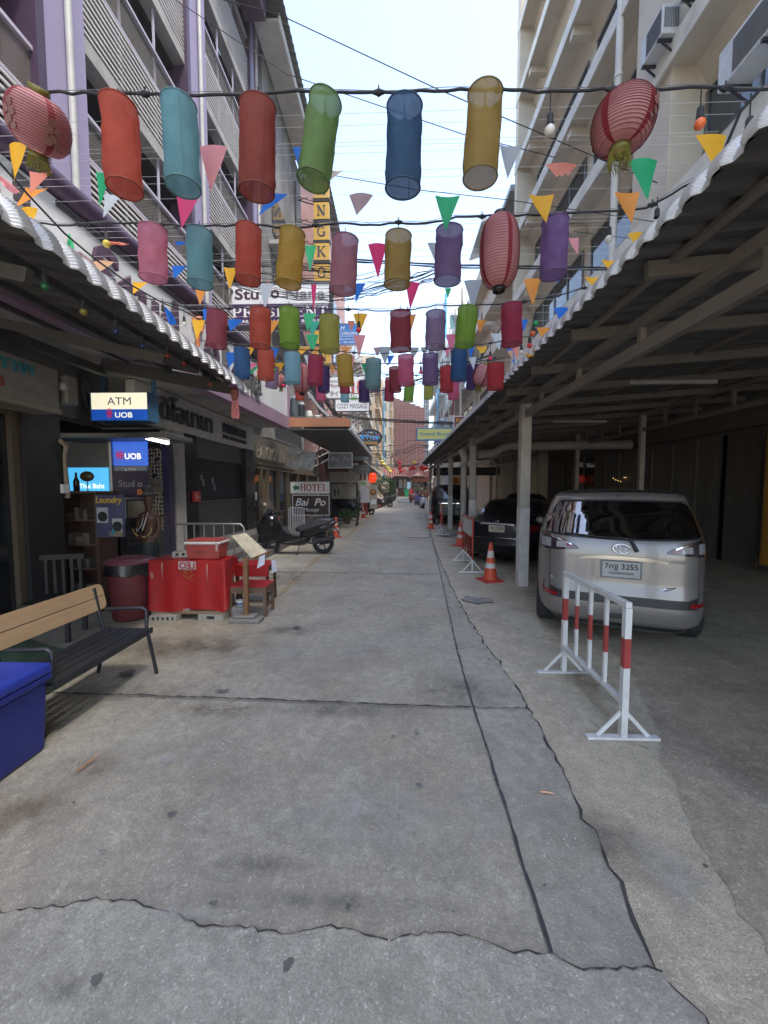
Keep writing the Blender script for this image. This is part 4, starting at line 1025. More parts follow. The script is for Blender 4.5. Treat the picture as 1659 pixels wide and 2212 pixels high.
BLUE = mat('sign_blue', (.02,.17,.50), .5, var=.05)
s = Sign('tailor_sign', 'blue tailor sign with white script lettering behind the lanterns', 714, 700, 774, 744, 26, BLUE, .1, .05, STEEL)
s.text('H', LW, .36, .72, fh=.2, shear=.35); s.text('Collection', LW, .30, .48, fw=.66, shear=.3)
s.text('LADIES & GENTS CUSTOM TAILOR', LW, .04, .37, fw=.92, off=.01); s.text('tailor@loxinfo.com', LW, .05, .2, fw=.9, fh=.11); s.text('Mobile : 081-847-4', LW, .05, .05, fw=.9, fh=.1)

s = Sign('massage_billboard', 'large white massage billboard with coloured foot prints, left behind the lanterns', 666, 810, 787, 860, 20.5, PANW, .15, .05, STEEL)
s.text('แผนโบราณ', INK, .4, .68, fw=.3); s.text('Bai Po  Massage', mat('wine_ink', (.22,.03,.06), .5), .03, .42, fw=.66, fh=.2, shear=.35)
s.text('バイポー タイマッサージ', INK, .02, .06, fw=.95, fh=.26, off=.01)
for k, x in enumerate((.80, .90)):
    f = MB(); c = s.pt(x, .45, .006)
    f.poly([c + Vector((.10*math.cos(a)*(1 if math.sin(a) > 0 else .75), 0, .36*math.sin(a))) for a in [2*math.pi*i/16 for i in range(16)]])
    f.build('foot_print', mat('foot_red', (.6,.08,.07), .5), s.t)
    for j, cl in enumerate(((.7,.45,.05),(.05,.2,.6),(.75,.2,.03),(.05,.35,.2))):
        MB().ball(c + Vector((-.06+.04*j,-.012,.12-.14*(j%3))), .035, 8, 5, (1,.2,1.4)).build('reflex_zone', mat('zone_%d' % j, cl, .5), s.t)
s = Sign('massage_board', 'white board reading COZY MASSAGE hanging below the big massage billboard', 725, 862, 797, 888, 19.8, PANW, .12, .03)
s.text('COZY MASSAGE', mat('aubergine', (.04,.02,.05), .5), .05, .22, fw=.9, fh=.40)
lf = MB()
for k, a in enumerate((20, 55, 90, 125, 160)):
    c = s.pt(.55,.92,.01); d = Vector((math.cos(R(a)),0,math.sin(R(a)))); q = Vector((-d.z,0,d.x)); lf.poly([c, c+d*.14+q*.035, c+d*.3, c+d*.14-q*.035])
lf.build('lotus_mark', mat('leaf_green', (.12,.38,.06), .5), s.t)
# Wood Ball oval
WB = thing('oval_bar_sign', 'oval dark sign with cartoon letters WOOD BALL over the lane, left', 'sign', AY(799,945,24))
c = AY(799,945,24); rx = 27*24/F; rz_ = 18.5*24/F
def oval(cx, k, y, n=40): return [Vector((cx.x + rx*k*math.cos(2*math.pi*i/n), y, cx.z + rz_*k*math.sin(2*math.pi*i/n))) for i in range(n)]
MB().poly(oval(c,1,24), (0,1,0), .12).build('board', mat('oval_navy', (.01,.012,.03), .4), WB)
MB().poly([Vector((c.x+rx*.74*math.cos(a), 23.99, c.z+rz_*.1+rz_*.55*math.sin(a))) for a in [2*math.pi*i/24 for i in range(24)]]).build('sky_patch', mat('oval_sky', (.05,.35,.75), .4), WB)
text('WooD', INK, WB, (c.x-rx*.66,23.98,c.z+rz_*.18), XR, ZU, width=rx*1.32, height=rz_*.5, off=.07)
text('BALL', INK, WB, (c.x-rx*.5,23.98,c.z-rz_*.45), XR, ZU, width=rx*1.1, height=rz_*.5, off=.07)
text('WooD', LW, WB, (c.x-rx*.66-.015,23.985,c.z+rz_*.18-.02), XR, ZU, width=rx*1.34, height=rz_*.54, off=.10, name='lettering_edge')
text('BALL', LW, WB, (c.x-rx*.5-.015,23.985,c.z-rz_*.45-.02), XR, ZU, width=rx*1.12, height=rz_*.54, off=.10, name='lettering_edge')
text('KARAOKE BAR', mat('oval_yellow', (.85,.45,.03), .4), WB, (c.x-rx*.58,23.98,c.z-rz_*.78), XR, ZU, width=rx*1.2, height=rz_*.24, off=.03)
for x, z, cl in ((-.78,.22,(.5,.6,.62)),(.68,.3,(.7,.05,.12)),(.1,.55,(.75,.6,.05)),(.35,-.05,(.7,.2,.4)),(.75,-.1,(.1,.3,.08))):
    MB().ball((c.x+rx*x,23.97,c.z+rz_*z), .055, 10, 6, (1,.15,1)).build('flower_mark', mat('flower_%d' % int(cl[0]*100+cl[1]*10), cl, .5), WB)
MB().tube([(c.x,24.06,c.z+rz_),(c.x,24.06,c.z+1.4),(-3.9,24.06,c.z+1.4)], .03, 6).build('hanging_arm', DKMET, WB)

# hotel sign group on the pavement
BRN = mat('sign_brown_board', (.045,.018,.012), .4)
s = Sign('hotel_sign', 'white HOTEL sign with green arrow mounted above a brown massage board', 628, 1041, 711.5, 1065.5, 14.6, PANW, .12, .02, STEEL)
s.slab('HOTEL', mat('hotel_red', (.42,.015,.02), .45), .25, .2, .70, .60)
ar = MB(); p = s.pt(.05,.5,.005); u_ = s.h
ar.poly([p, p+Vector((.12,0,.3*u_)), p+Vector((.12,0,.14*u_)), p+Vector((.26,0,.14*u_)), p+Vector((.26,0,-.16*u_)), p+Vector((.12,0,-.16*u_)), p+Vector((.12,0,-.3*u_))][::-1]); ar.build('arrow', mat('arrow_green', (.01,.20,.05), .5), s.t)
s2 = Sign('standing_massage_board', 'brown Bai Po Massage board with a white border under the HOTEL sign', 632, 1069, 711.5, 1113.5, 14.6, BRN, .06, .0)
for fx, fz, fw, fh in ((0,0,1,.035),(0,.965,1,.035),(0,.036,.018,.928),(.982,.036,.018,.928)): s2.rect(LW, fx, fz, fw, fh, 'border')
s2.text('Bai  Po', LW, .08, .47, fw=.82, fh=.36, shear=.3, off=.015); s2.text('Massage', LW, .30, .14, fw=.42, fh=.24, shear=.3)
MB().tube([(s2.o.x+s2.w+.04,14.64,.17),(s2.o.x+s2.w+.04,14.64,1.9)], .028, 6).build('leg', DKMET, s2.t)
MB().tube([(s2.o.x-.04,14.64,.17),(s2.o.x-.04,14.64,1.9)], .028, 6).build('leg', DKMET, s2.t)
s = Sign('hanging_massage_sign', 'dark hanging sign with pale script under the orange edged canopy', 711, 979, 760, 1010, 13.2, mat('sign_slate', (.02,.022,.03), .3), .06, .02, STEEL)
s.text('Bai  Po', mat('dull_silver', (.20,.20,.22), .5), .08, .45, fw=.84, fh=.3, shear=.3); s.text('Massage', mat('dull_silver', (.20,.20,.22), .5), .36, .28, fw=.28, shear=.3)
s.text('SINCE  2001', mat('dull_silver', (.20,.20,.22), .5), .24, .08, fw=.52, fh=.07); s.text('ใบโพธิ์ นวดแผนโบราณ', mat('dull_grey2', (.06,.06,.07), .5), .1, .82, fw=.8)
MB().tube([s.pt(.1,1,-.03), s.pt(.1,1.5,-.03)], .012, 5).tube([s.pt(.9,1,-.03), s.pt(.9,1.5,-.03)], .012, 5).build('hanger', DKMET, s.t)
GRB = mat('sign_greyed', (.17,.165,.155), .5, var=.08)
s = Sign('small_massage_sign', 'small pale green MASSAGE sign beside the dark hanging sign', 763, 986, 790, 994.5, 18, mat('mint_board', (.38,.44,.42), .5), .05, .02)
s.text('MASSAGE', mat('teal_ink', (.02,.15,.13), .5), .06, .2, fw=.88, fh=.6)
s = Sign('grey_massage_board', 'grey board reading COZY MASSAGE in black under the small green sign', 761.5, 1005, 799, 1022.5, 17.8, GRB, .05, .015)
s.text('COZY MASSAGE', INK, .03, .14, fw=.94, fh=.28); s.text('เพื่อนวดเพื่อสุขภาพ', INK, .06, .58, fw=.88)
s = Sign('meter_box', 'small white box fixed above the grey massage board', 763.5, 1000.5, 774, 1004.2, 17.9, PANW, .12, cat='box')
s = Sign('price_board', 'beige board with rows of small marks above the foot map board', 713, 1020.5, 768, 1041, 17.4, mat('beige_board', (.24,.22,.185), .5), .05, .015, STEEL)
r = random.Random(5); g_ = MB()
for i in range(13):
    for j in range(4):
        p = s.pt(.08+.066*i, .2+.19*j, .004); g_.box(p.x, p.x+r.uniform(.01,.03), p.y-.002, p.y, p.z, p.z+r.uniform(.02,.045))
g_.build('symbol_rows', INK, s.t)
s = Sign('foot_map_board', 'beige Bai Po massage board with two black foot soles on a wheeled stand', 716, 1046, 769, 1077, 17.2, mat('beige_board', (.24,.22,.185), .5), .05, .03, INK)
s.text('ใบโพธิ์', INK, .05, .82, fw=.22); s.text('Bai Po', INK, .45, .80, fw=.42, fh=.13, shear=.2, off=.01)
for x in (.14,.29):
    c = s.pt(x,.42,.006); MB().poly([c + Vector((.055*math.cos(a)*(1 if math.sin(a) > 0 else .8), 0, .19*math.sin(a))) for a in [2*math.pi*i/14 for i in range(14)]][::-1]).build('foot_sole', INK, s.t)
for j, t_ in enumerate(('Foot Massage','Oil Massage','Herbal Massage','Thai Traditional Massage')): s.text(t_, INK, .42, .68-.13*j, fh=.07, fw=.2+.05*j)
s.text('1 2 3 4 5 6 7 8', INK, .42, .06, fw=.5); 
ft = MB(); x0 = s.o.x-.04; x1 = s.o.x+s.w+.04
for x in (x0, x1):
    ft.tube([(x,17.25,.12+.1),(x,17.25,1.9)], .035, 6); ft.tube([(x,16.9,.12+.1),(x,17.6,.12+.1)], .03, 6)
ft.tube([(x0,17.25,.25),(x1,17.25,.25)], .03, 6).tube([(x0,17.25,1.0),(x1,17.25,.3)], .02, 6)
ft.build('stand', RUBBER, s.t)
for x in (x0, x1):
    for y in (16.9, 17.6): MB().lathe([(.001,-.03),(.08,-.03),(.09,0),(.08,.03),(.001,.03)], (x,y,.09), 14, axis=(1,0,0)).build('caster', RUBBER, s.t)
pl = Sign('glass_screen', 'dark glass screen under the foot map board reflecting plants', 713, 1079, 768, 1117, 17.5, GLASS, .03, .02, cat='screen')
s = Sign('menu_poster', 'tall white massage menu poster with a green lotus beside the dark door', 771.5, 1037.5, 797.5, 1085.5, 19.5, mat('poster_white', (.60,.62,.63), .5), .04)
lf = MB()
for a in (20,55,90,125,160):
    c = s.pt(.5,.8,.01); d = Vector((math.cos(R(a)),0,math.sin(R(a)))); q = Vector((-d.z,0,d.x)); lf.poly([c, c+d*.1+q*.03, c+d*.24, c+d*.1-q*.03])
lf.build('lotus_mark', mat('leaf_green', (.12,.38,.06), .5), s.t)
s.text('โปรโมชั่นนวดเพื่อสุขภาพ', INK, .1, .70, fw=.8)
for j in range(12): s.text(('Thai massage','Foot massage','Oil massage','Head massage')[j%4]+'   '+str(300+50*(j%5)), INK, .08 if j % 3 else .3, .60-.045*j, fw=.35+.07*(j%4))
fs = thing('food_poster_stand', 'tall lit food poster with a noodle bowl beside the red lantern', 'sign', AY(806,1098,21))
a = AY(798.5,1099,21); b = AY(814.5,1048,21)
mb = MB(); panel(mb, a, XR, ZU, b.x-a.x, b.z-a.z, .3); mb.build('board', mat('poster_cream', (.42,.38,.30), .5), fs)
cb = AY(806,1063,20.98); MB().ball(cb, .17, 16, 6, (1,.1,1)).build('bowl', mat('bowl_brown', (.10,.035,.015), .5), fs); MB().ball(cb + Vector((0,-.02,0)), .12, 14, 6, (1,.1,1)).build('soup', mat('soup_orange', (.5,.2,.05), .5), fs)
text('ราเมน 99', mat('leaf_green', (.12,.38,.06), .5), fs, AY(800,1082,20.98), XR, ZU, width=.32)
MB().box(a.x+.06,b.x-.06,20.96,20.99,a.z+.25,a.z+.5).build('paper_note', PANW, fs)
rl = thing('red_paper_lantern', 'glowing red paper lantern with black letters hanging from the dark eaves', 'lantern', AY(805,1032,19.3))
c = AY(805,1032,19.3)
MB().lathe([(.09,.24),(.15,.2),(.19,.08),(.19,-.08),(.15,-.2),(.09,-.24)], c, 20).build('paper_shade', mat('lit_red', (.8,.06,.02), .6, emit=(1,.07,.015), estr=.75), rl)
text('ภัทร\nงาม', INK, rl, c + Vector((0,-.2,0)), XR, ZU, height=.3, align='C')
MB().lathe([(.09,.24),(.09,.28)], c, 12).lathe([(.09,-.28),(.09,-.24)], c, 12).build('cap', INK, rl)
# yellow business sign over the right lane
s = Sign('inn_sign', 'long yellow Grand Business Inn sign hanging over the lane on the right', 902, 926, 1012, 949, 20, mat('sign_lime', (.60,.58,.16), .5, var=.04), .35, .05, mat('sign_blue_frame', (.05,.2,.42), .5))
s.text('Grand Business Inn', mat('slate_blue_ink', (.06,.19,.28), .5), .035, .36, fw=.93, fh=.34, off=.015)
MB().tube([s.pt(.9,1,-.1), s.pt(.9,3,-.1)], .03, 6).tube([s.pt(.8,-.05,-.1), s.pt(1.15,-1.0,-.1)], .03, 6).tube([s.pt(.3,1,-.1), s.pt(1.6,2.4,-.1)], .015, 6).build('hanging_arm', STEEL, s.t)
s = Sign('maroon_sign', 'maroon sign with yellow letters partly behind the parking roof', 981, 900, 1030, 928, 26, mat('sign_maroon', (.20,.025,.04), .5), .2, .05, PANW)
s.text('Kinnaree', mat('sign_gold', (.80,.45,.03), .5), .08, .60, fw=.85, fh=.3, off=.01); s.text('Dental', mat('sign_gold', (.80,.45,.03), .5), .08, .1, fh=.34, off=.01)

# ---- ATM group at the left
s = Sign('cash_machine_sign', 'lit white and blue ATM light box hanging on blue rods under the soffit', 199, 848, 318, 908, 5.7, mat('lightbox_white', (.8,.78,.66), .4, emit=(1,.93,.68), estr=.72), .24, .0)
s.rect(mat('lightbox_blue', (.02,.09,.45), .4, emit=(.01,.09,.5), estr=.55), 0, 0, 1, .40, off=.004)
s.text('ATM', mat('lb_navy', (.03,.05,.2), .5), .29, .56, fw=.42, fh=.27)
s.text('UOB', mat('lb_letter', (.85,.82,.7), .5, emit=(1,.95,.75), estr=.7), .42, .09, fw=.31, fh=.20, off=.02)
LRED = mat('lb_red', (.6,.02,.08), .5, emit=(.7,.02,.08), estr=.35)
def bars_mark(s, fx, fz, w, h, m):
    mb = MB(); p = s.pt(fx, fz, .009)
    for i in range(4): mb.box(p.x+i*w*.27, p.x+i*w*.27+w*.12, p.y-.002, p.y, p.z+h*(.0 if i in (1,2) else .1), p.z+h*(1 if i in (1,2) else .9))
    mb.box(p.x-w*.06, p.x+w*1.0, p.y-.004, p.y-.0021, p.z+h*.42, p.z+h*.56)
    mb.build('bars_mark', m, s.t)
bars_mark(s, .28, .07, .08, .15, LRED)
BSD = mat('cabinet_blue', (.035,.12,.24), .45, var=.1)
e = .012; f = MB()
x0, x1, z0, z1 = s.o.x, s.o.x+s.w, s.o.z, s.o.z+s.h
f.box(x0-e, x0-.001, 5.685, 5.945, z0-e, z1+e).box(x1+.001, x1+e, 5.685, 5.945, z0-e, z1+e).box(x0-.001, x1+.001, 5.69, 5.945, z1+.001, z1+e).box(x0-.001, x1+.001, 5.69, 5.945, z0-e, z0-.001)
f.build('casing', BSD, s.t)
MB().box(x0+.08, x0+.12, 5.8, 5.84, z1+e, 3.46).box(x1+.0, x1+.05, 5.8, 5.84, z1+e, 3.46).build('rod', mat('rod_blue', (.03,.12,.22), .5), s.t)
MB().tube([(x0,5.86,z0+.05),(x0-.15,5.9,z0-.05),(x0-.35,5.92,z0-.04),(x0-.6,5.95,z0+.1)], .008, 6).build('power_lead', RUBBER, s.t)
aw = thing('awning_arm', 'beige folded awning arm fixed at the corner left of the kiosk', 'bracket', AY(60,925,4.9))
MB().tube([AY(38,922,4.9), AY(92,926,4.9), AY(143,962,4.9)], [.035,.04,.03], 8).tube([AY(143,962,4.9), AY(139,985,4.9), AY(146,1075,5.0)], [.03,.02,.035], 8).build('arm', mat('arm_beige', (.30,.235,.17), .6), aw)
MB().box(AY(129,1065,4.9).x, AY(143,1065,4.9).x, 4.86, 4.95, AY(129,1065,4.9).z, AY(129,1046,4.9).z).build('switch_box', WHITE, aw)
mt = thing('electric_meter', 'grey glass fronted electric meter with looping conduit beside the light box', 'electric meter', AY(140,876,4.6))
a = AY(127,873,4.6); b = AY(152,813,4.6)
MB().box(a.x, b.x, 4.55, 4.7, a.z, b.z).build('case', mat('meter_grey', (.20,.19,.17), .5), mt, bevel=.01)
cc = AY(140,836,4.54); MB().lathe([(.05,0),(.05,.03),(.035,.045),(.001,.05)], cc, 16, axis=(0,-1,0)).build('dial', mat('dial_glass', (.3,.3,.28), .15), mt)
MB().tube([AY(200,850,5.75), AY(188,840,5.75), AY(188,825,5.75), AY(180,820,5.75), AY(177,830,5.75), AY(190,880,5.75)], .03, 8).build('conduit', mat('conduit_grey', (.10,.095,.09), .6), mt)
# big lit sign with teal and red letters at the very left, on the plane of the shop wall
ws = thing('health_shop_sign', 'long white light box with teal and red letters at the upper left edge', 'sign', (-3.92,3.6,2.6))
q = AX(124, 800, -3.92); q2 = AX(124, 884, -3.92)
MB().box(-4.25, -3.92, 1.0, q.y, q2.z, q.z).build('light_box', mat('dull_lightbox', (.26,.245,.22), .5, dirt=(.18,.16,.14), dscale=2), ws)
MB().box(-4.25, -3.905, 1.0, q.y+.02, q2.z-.05, q2.z-.002).build('bottom_trim', mat('trim_brass', (.34,.31,.25), .4, .4), ws)
text('สุขภาพ', mat('teal_letter', (.03,.20,.25), .5), ws, (-3.915, q.y-1.05, q2.z+.235), YR, ZU, width=.75, height=.17, off=.02, th=.01)
text('e 5', mat('red_letter', (.30,.05,.03), .5), ws, (-3.915, q.y-.80, q2.z+.10), YR, ZU, height=.10, off=.02, th=.01)
text('ATM', mat('ghost_letter', (.17,.155,.13), .5), ws, (-3.915, q.y-.42, q2.z+.075), YR, ZU, height=.06, mirror=True)

# cash machine kiosk
kt = thing('cash_machine_kiosk', 'cash machine kiosk with perforated lit blue panel and roof under the fascia', 'cash machine', (-4.3,6.3,.47))
a = AY(147,962,6.1); b = AY(361,953,6.1)
rfm = mat('kiosk_roof', (.10,.10,.10), .4, .4)
MB().box(a.x, b.x+.2, 5.75, 6.5, 2.44, 2.52).build('roof', rfm, kt, bevel=.01)
a = AY(144,1010,6.25); b = AY(234,950,6.25)
MB().box(a.x, b.x, 6.25, 6.35, 1.6, b.z).build('dark_panel', mat('kiosk_dark', (.03,.032,.034), .4), kt)
text('UOB', mat('kiosk_dull_letter', (.06,.06,.062), .4), kt, (a.x+.27,6.244,2.16), XR, ZU, width=.4, off=.02)
a = AY(148,1066,6.22); b = AY(233,1010,6.22)
sc = MB(); panel(sc, a, XR, ZU, b.x-a.x, b.z-a.z, .02); scr = sc.build('screen', mat('screen_blue', (.05,.3,.5), .3, emit=(.06,.42,.78), estr=.85), kt)
text('Thai Baht', mat('screen_white', (.9,.9,.9), .3, emit=(1,1,1), estr=.9), kt, AY(172,1055,6.21), XR, ZU, width=.42, off=.01)
a = AY(243,1006,6.22); b = AY(317,950,6.22)
sc = MB(); panel(sc, a, XR, ZU, b.x-a.x, b.z-a.z, .02); sc.build('blue_panel', mat('panel_blue', (.04,.12,.5), .4, emit=(.03,.12,.62), estr=.7), kt)
text('UOB', mat('screen_cream', (.9,.85,.7), .3, emit=(1,.92,.7), estr=.85), kt, AY(270,992,6.21), XR, ZU, width=.27, off=.02)
mb = MB(); p = AY(252,992,6.205)
for i in range(4): mb.box(p.x+i*.03, p.x+i*.03+.014, p.y-.002, p.y, p.z, p.z+.13)
mb.box(p.x-.01,p.x+.12,p.y-.004,p.y-.0021,p.z+.05,p.z+.07); mb.build('bars_mark', LRED, kt)
a = AY(243,1120,6.22); b = AY(317,1007,6.22); sc = MB(); panel(sc, a, XR, ZU, b.x-a.x, b.z-a.z, .02); sc.build('lower_panel', mat('panel_grey', (.20,.22,.27), .4), kt)
text('ATM', LW, kt, AY(268,1020,6.21), XR, ZU, width=.19)
dots = MB(); r = random.Random(1)
for i in range(26):
    for j in range(10):
        p = AY(245+2.8*i, 977+2.9*j, 6.215); dots.add([p+Vector((dx,0,dz)) for dx, dz in ((-.005,-.005),(.005,-.005),(.005,.005),(-.005,.005))], [(0,1,2,3)])
dots.build('perforation', mat('perf_white', (.2,.3,.6), .5), kt)
MB().box(AY(236,960,6.2).x, AY(241,960,6.2).x, 6.18, 6.3, .47, 2.44).build('post', STEEL, kt)
tl = thing('tube_lamp', 'lit white fluorescent tube fixed under the kiosk roof edge', 'lamp', AY(337,952,5.9))
a = AY(311,945,5.95); b = AY(363,957,5.7)
MB().tube([a, b], .022, 10).build('glass_tube', mat('tube_glow', (1,1,1), .3, emit=(1,.99,.93), estr=9), tl)
MB().bar(a+Vector((0,0,.04)), b+Vector((0,0,.04)), .06, .03).build('batten', WHITE, tl)
s = Sign('purple_banner', 'dark purple roll-up banner reading Stud o in front of the kiosk', 247, 1017, 318, 1075, 5.95, mat('banner_plum', (.035,.018,.045), .5), .02, cat='banner')
s.text('Stud o', mat('banner_grey', (.26,.25,.27), .5), .15, .4, fw=.7, off=.01)
a = AY(276,1190,5.98); b = AY(318,1078,5.98)
mb = MB(); panel(mb, a, XR, ZU, b.x-a.x, b.z-a.z, .02); o = mb.build('rates_banner', mat('banner_dark', (.03,.024,.035), .5), None); tag(o, 'dark banner reading special rates behind the carved figure', 'banner')
for k, t_ in enumerate(('SPECIAL','CONTENT','RATES')): text(t_, mat('banner_grey2', (.12,.12,.13), .5), o, AY(278,1153+12.5*k,5.95), XR, ZU, height=.055, off=.01)
mb = MB(); panel(mb, AY(277,1118,5.955), XR, ZU, .27, .26, .004); mb.build('beige_print', mat('beige_print', (.20,.17,.12), .6), o)
s = Sign('laundry_poster', 'upright laundry poster with yellow title and two washing machines', 209, 1069, 266, 1160, 5.0, mat('laundry_blue', (.06,.06,.12), .5, var=.5, scale=3), .02, cat='poster')
s.text('Laundry', mat('laundry_yellow', (.50,.33,.05), .5), .02, .76, fw=.96, fh=.20, shear=.2, off=.03)
for fx, fz, k in ((.05,.34,1),(.58,.12,.9)):
    s.rect(mat('washer_white', (.34,.35,.37), .5), fx, fz, .40*k, .36*k, 'washer', off=.006)
    c = s.pt(fx+.21*k, fz+.15*k, .012); MB().lathe([(.001,.0),(.05,.0),(.065,.003),(.066,0)], c, 18, axis=(0,-1,0)).build('washer_door', INK, s.t)
for k in range(3): s.rect((STEEL, mat('towel_blue', (.05,.2,.28), .8), mat('basket_tan', (.2,.15,.09), .8))[k], .45+.12*k, .02+.05*(k%2), .25, .12, 'laundry_pile', off=.008+.002*k)

# ================================================================== CARS
class Car:
    """body as stacked rounded outlines; x across, y forward (rear bumper at y=0), z up"""
    def __init__(s, prof, n=6.5):
        s.P = prof; s.n = n        # rows: (z, y_rear, y_front, half_width)
    def at(s, z):
        P = s.P
        for a, b in zip(P, P[1:]):
            if a[0] <= z <= b[0] and b[0] > a[0]:
                t = (z-a[0])/(b[0]-a[0]); return [a[i]+(b[i]-a[i])*t for i in range(4)]
        return list(P[-1] if z > P[-1][0] else P[0])
    def body(s, name, m, parent, nth=96):
        n = s.n; rows = []
        # subdivide rows smoothly
        P = s.P; R_ = []
        for i in range(len(P)-1):
            p0 = P[max(i-1,0)]; p1 = P[i]; p2 = P[i+1]; p3 = P[min(i+2,len(P)-1)]
            for k in range(3):
                t = k/3; R_.append([p1[j]+(p2[j]-p1[j])*t for j in range(4)])
        R_.append(P[-1])
        vs = []
        for z, yr, yf, w in R_:
            L = (yf-yr)/2; yc = (yf+yr)/2
            for k in range(nth):
                a = 2*math.pi*k/nth; c, sn = math.cos(a), math.sin(a)
                vs.append((w*math.copysign(abs(c)**(2/n), c), yc+L*math.copysign(abs(sn)**(2/n), sn), z))
        m_ = len(R_)
        mb = MB(); mb.add(vs, [(i*nth+k, i*nth+(k+1)%nth, (i+1)*nth+(k+1)%nth, (i+1)*nth+k) for i in range(m_-1) for k in range(nth)], True)
        z, yr, yf, w = R_[-1]; mb.add([(0,(yr+yf)/2,z+.012)] + vs[-nth:], [(0,1+k,1+(k+1)%nth) for k in range(nth)], True)
        z, yr, yf, w = R_[0]; mb.add([(0,(yr+yf)/2,z)] + vs[:nth], [(0,1+(k+1)%nth,1+k) for k in range(nth)], False)
        return mb.build(name, m, parent, local=True)
    def rear(s, x, z, off=0.0, front=False):
        _, yr, yf, w = s.at(z); L = (yf-yr)/2; yc = (yf+yr)/2
        q = min(.999, abs(x)/w); e = (1-q**s.n)**(1/s.n)
        return Vector((x, yc+L*e+off if front else yc-L*e-off, z))
    def side(s, y, z, off=0.0, sgn_=1):
        _, yr, yf, w = s.at(z); L = (yf-yr)/2; yc = (yf+yr)/2
        q = min(.999, abs(y-yc)/L); e = (1-q**s.n)**(1/s.n)
        return Vector((sgn_*(w*e+off), y, z))
    def patch(s, name, m, parent, x0, x1, lo, hi, off=.006, nx=20, nz=10, kind='rear', sgn_=1, corner=0.0):
        def fn(a, b):
            x = x0+(x1-x0)*a; l, h = lo(x) if callable(lo) else lo, hi(x) if callable(hi) else hi
            z = l+(h-l)*b
            return s.rear(x, z, off, kind == 'front') if kind != 'side' else s.side(x, z, off, sgn_)
        mb = MB().grid(fn, nx, nz, True)
        if (kind == 'rear'): mb.f = [list(f) for f in mb.f]
        return mb.build(name, m, parent, local=True)
def wheel(parent, x, y, r=.31, w=.2, rim=None):
    t = MB().lathe([(r*.62,-w/2),(r*.9,-w/2),(r,-w*.36),(r,w*.36),(r*.9,w/2),(r*.62,w/2)], (x,y,r), 28, axis=(1,0,0)).build('wheel', RUBBER, parent, local=True)
    m = MB(); s = 1 if x > 0 else -1
    m.lathe([(r*.63,w*.4),(r*.60,w*.30),(r*.15,w*.36),(.001,w*.38)], (x,y,r), 24, axis=(s,0,0))
    for k in range(5):
        a = 2*math.pi*k/5; m.bar((x+s*w*.42, y, r), (x+s*w*.42, y+r*.6*math.cos(a), r+r*.6*math.sin(a)), .05, .02, (1,0,0))
    m.build('rim', rim or mat('alloy', (.35,.35,.36), .3, .8), t, local=True)
SILV = mat('silver_car_paint', (.235,.215,.20), .36, .45, var=.02, scale=40, coat=.6, dirt=(.2,.18,.16), dscale=2, damt=.3)
BLKP = mat('black_car_paint', (.005,.005,.006), .32, .0, var=.1, scale=40, coat=.25, spec=.35)
TAILR = mat('tail_red', (.22,.008,.01), .12, coat=.5)
TAILK = mat('smoked_lens', (.035,.025,.028), .1, coat=.5)
TAILC = mat('clear_lens', (.32,.31,.32), .12, coat=.5)
CARGL = mat('car_glass', (.006,.007,.007), .03, spec=1.0)
PLATE = mat('plate_white', (.38,.38,.365), .4, dirt=(.35,.34,.32), dscale=6, damt=.3)

def smooth_prof(keys, n=8):
    """keys (z, yr, yf, hw) -> denser Catmull-Rom rows"""
    out = []
    for i in range(len(keys)-1):
        p0 = keys[max(i-1,0)]; p1 = keys[i]; p2 = keys[i+1]; p3 = keys[min(i+2,len(keys)-1)]
        for k in range(n):
            t = k/n; row = []
            for j in range(4):
                a, b, c, d = p0[j], p1[j], p2[j], p3[j]
                v = .5*((2*b)+(c-a)*t+(2*a-5*b+4*c-d)*t*t+(-a+3*b-3*c+d)*t*t*t)
                if j == 0: v = b+(c-b)*t
                lo_, hi_ = min(b,c)-.01, max(b,c)+.01
                row.append(max(lo_, min(hi_, v)))
            out.append(tuple(row))
    out.append(keys[-1]); return out
# --- silver people carrier
MV = thing('silver_people_carrier', 'silver people carrier parked askew behind the red and white barrier, rear towards the lane', 'car', (2.33,4.08,0), R(-23))
keys = [(.22,.10,4.08,.74),(.30,.02,4.18,.82),(.42,-.01,4.22,.845),(.56,0,4.23,.85),(.70,.03,4.22,.85),(.90,.045,4.15,.85),(1.02,.055,3.95,.845),(1.14,.085,3.55,.83),(1.28,.16,3.22,.79),(1.42,.235,2.95,.745),(1.53,.30,2.70,.70),(1.60,.34,2.50,.665),(1.645,.42,2.3,.60),(1.668,.62,2.0,.48),(1.675,.9,1.7,.3)]
C1 = Car(smooth_prof(keys, 4), 6.0)
C1.body('body', SILV, MV)
C1.patch('lower_cladding', mat('dark_plastic', (.02,.02,.021), .5), MV, -.835, .835, lambda x: .485, lambda x: .575+.10*max(0,(abs(x)-.62)/.2), .007)
C1.patch('underside_cladding', mat('dark_plastic', (.02,.02,.021), .5), MV, -.70, .70, .20, lambda x: .262, .006)
C1.patch('rear_window', mat('tinted_hatch_glass', (.26,.255,.25), .02, 1.0), MV, -.735, .735, lambda x: 1.165+.035*(abs(x)/.735)**2+(.10 if abs(x) > .72 else 0)*0, lambda x: 1.545-.02*(abs(x)/.7)**2-max(0,(abs(x)-.60))*1.25, .006, nx=40)
C1.patch('rear_window_border', BLACK, MV, -.75, .75, lambda x: 1.145+.035*(abs(x)/.735)**2, lambda x: 1.562-.02*(abs(x)/.7)**2-max(0,(abs(x)-.605))*1.25, .003, nx=40)
C1.patch('spoiler', SILV, MV, -.62, .62, lambda x: 1.578-.03*abs(x), lambda x: 1.645-.06*abs(x)**2, .03)
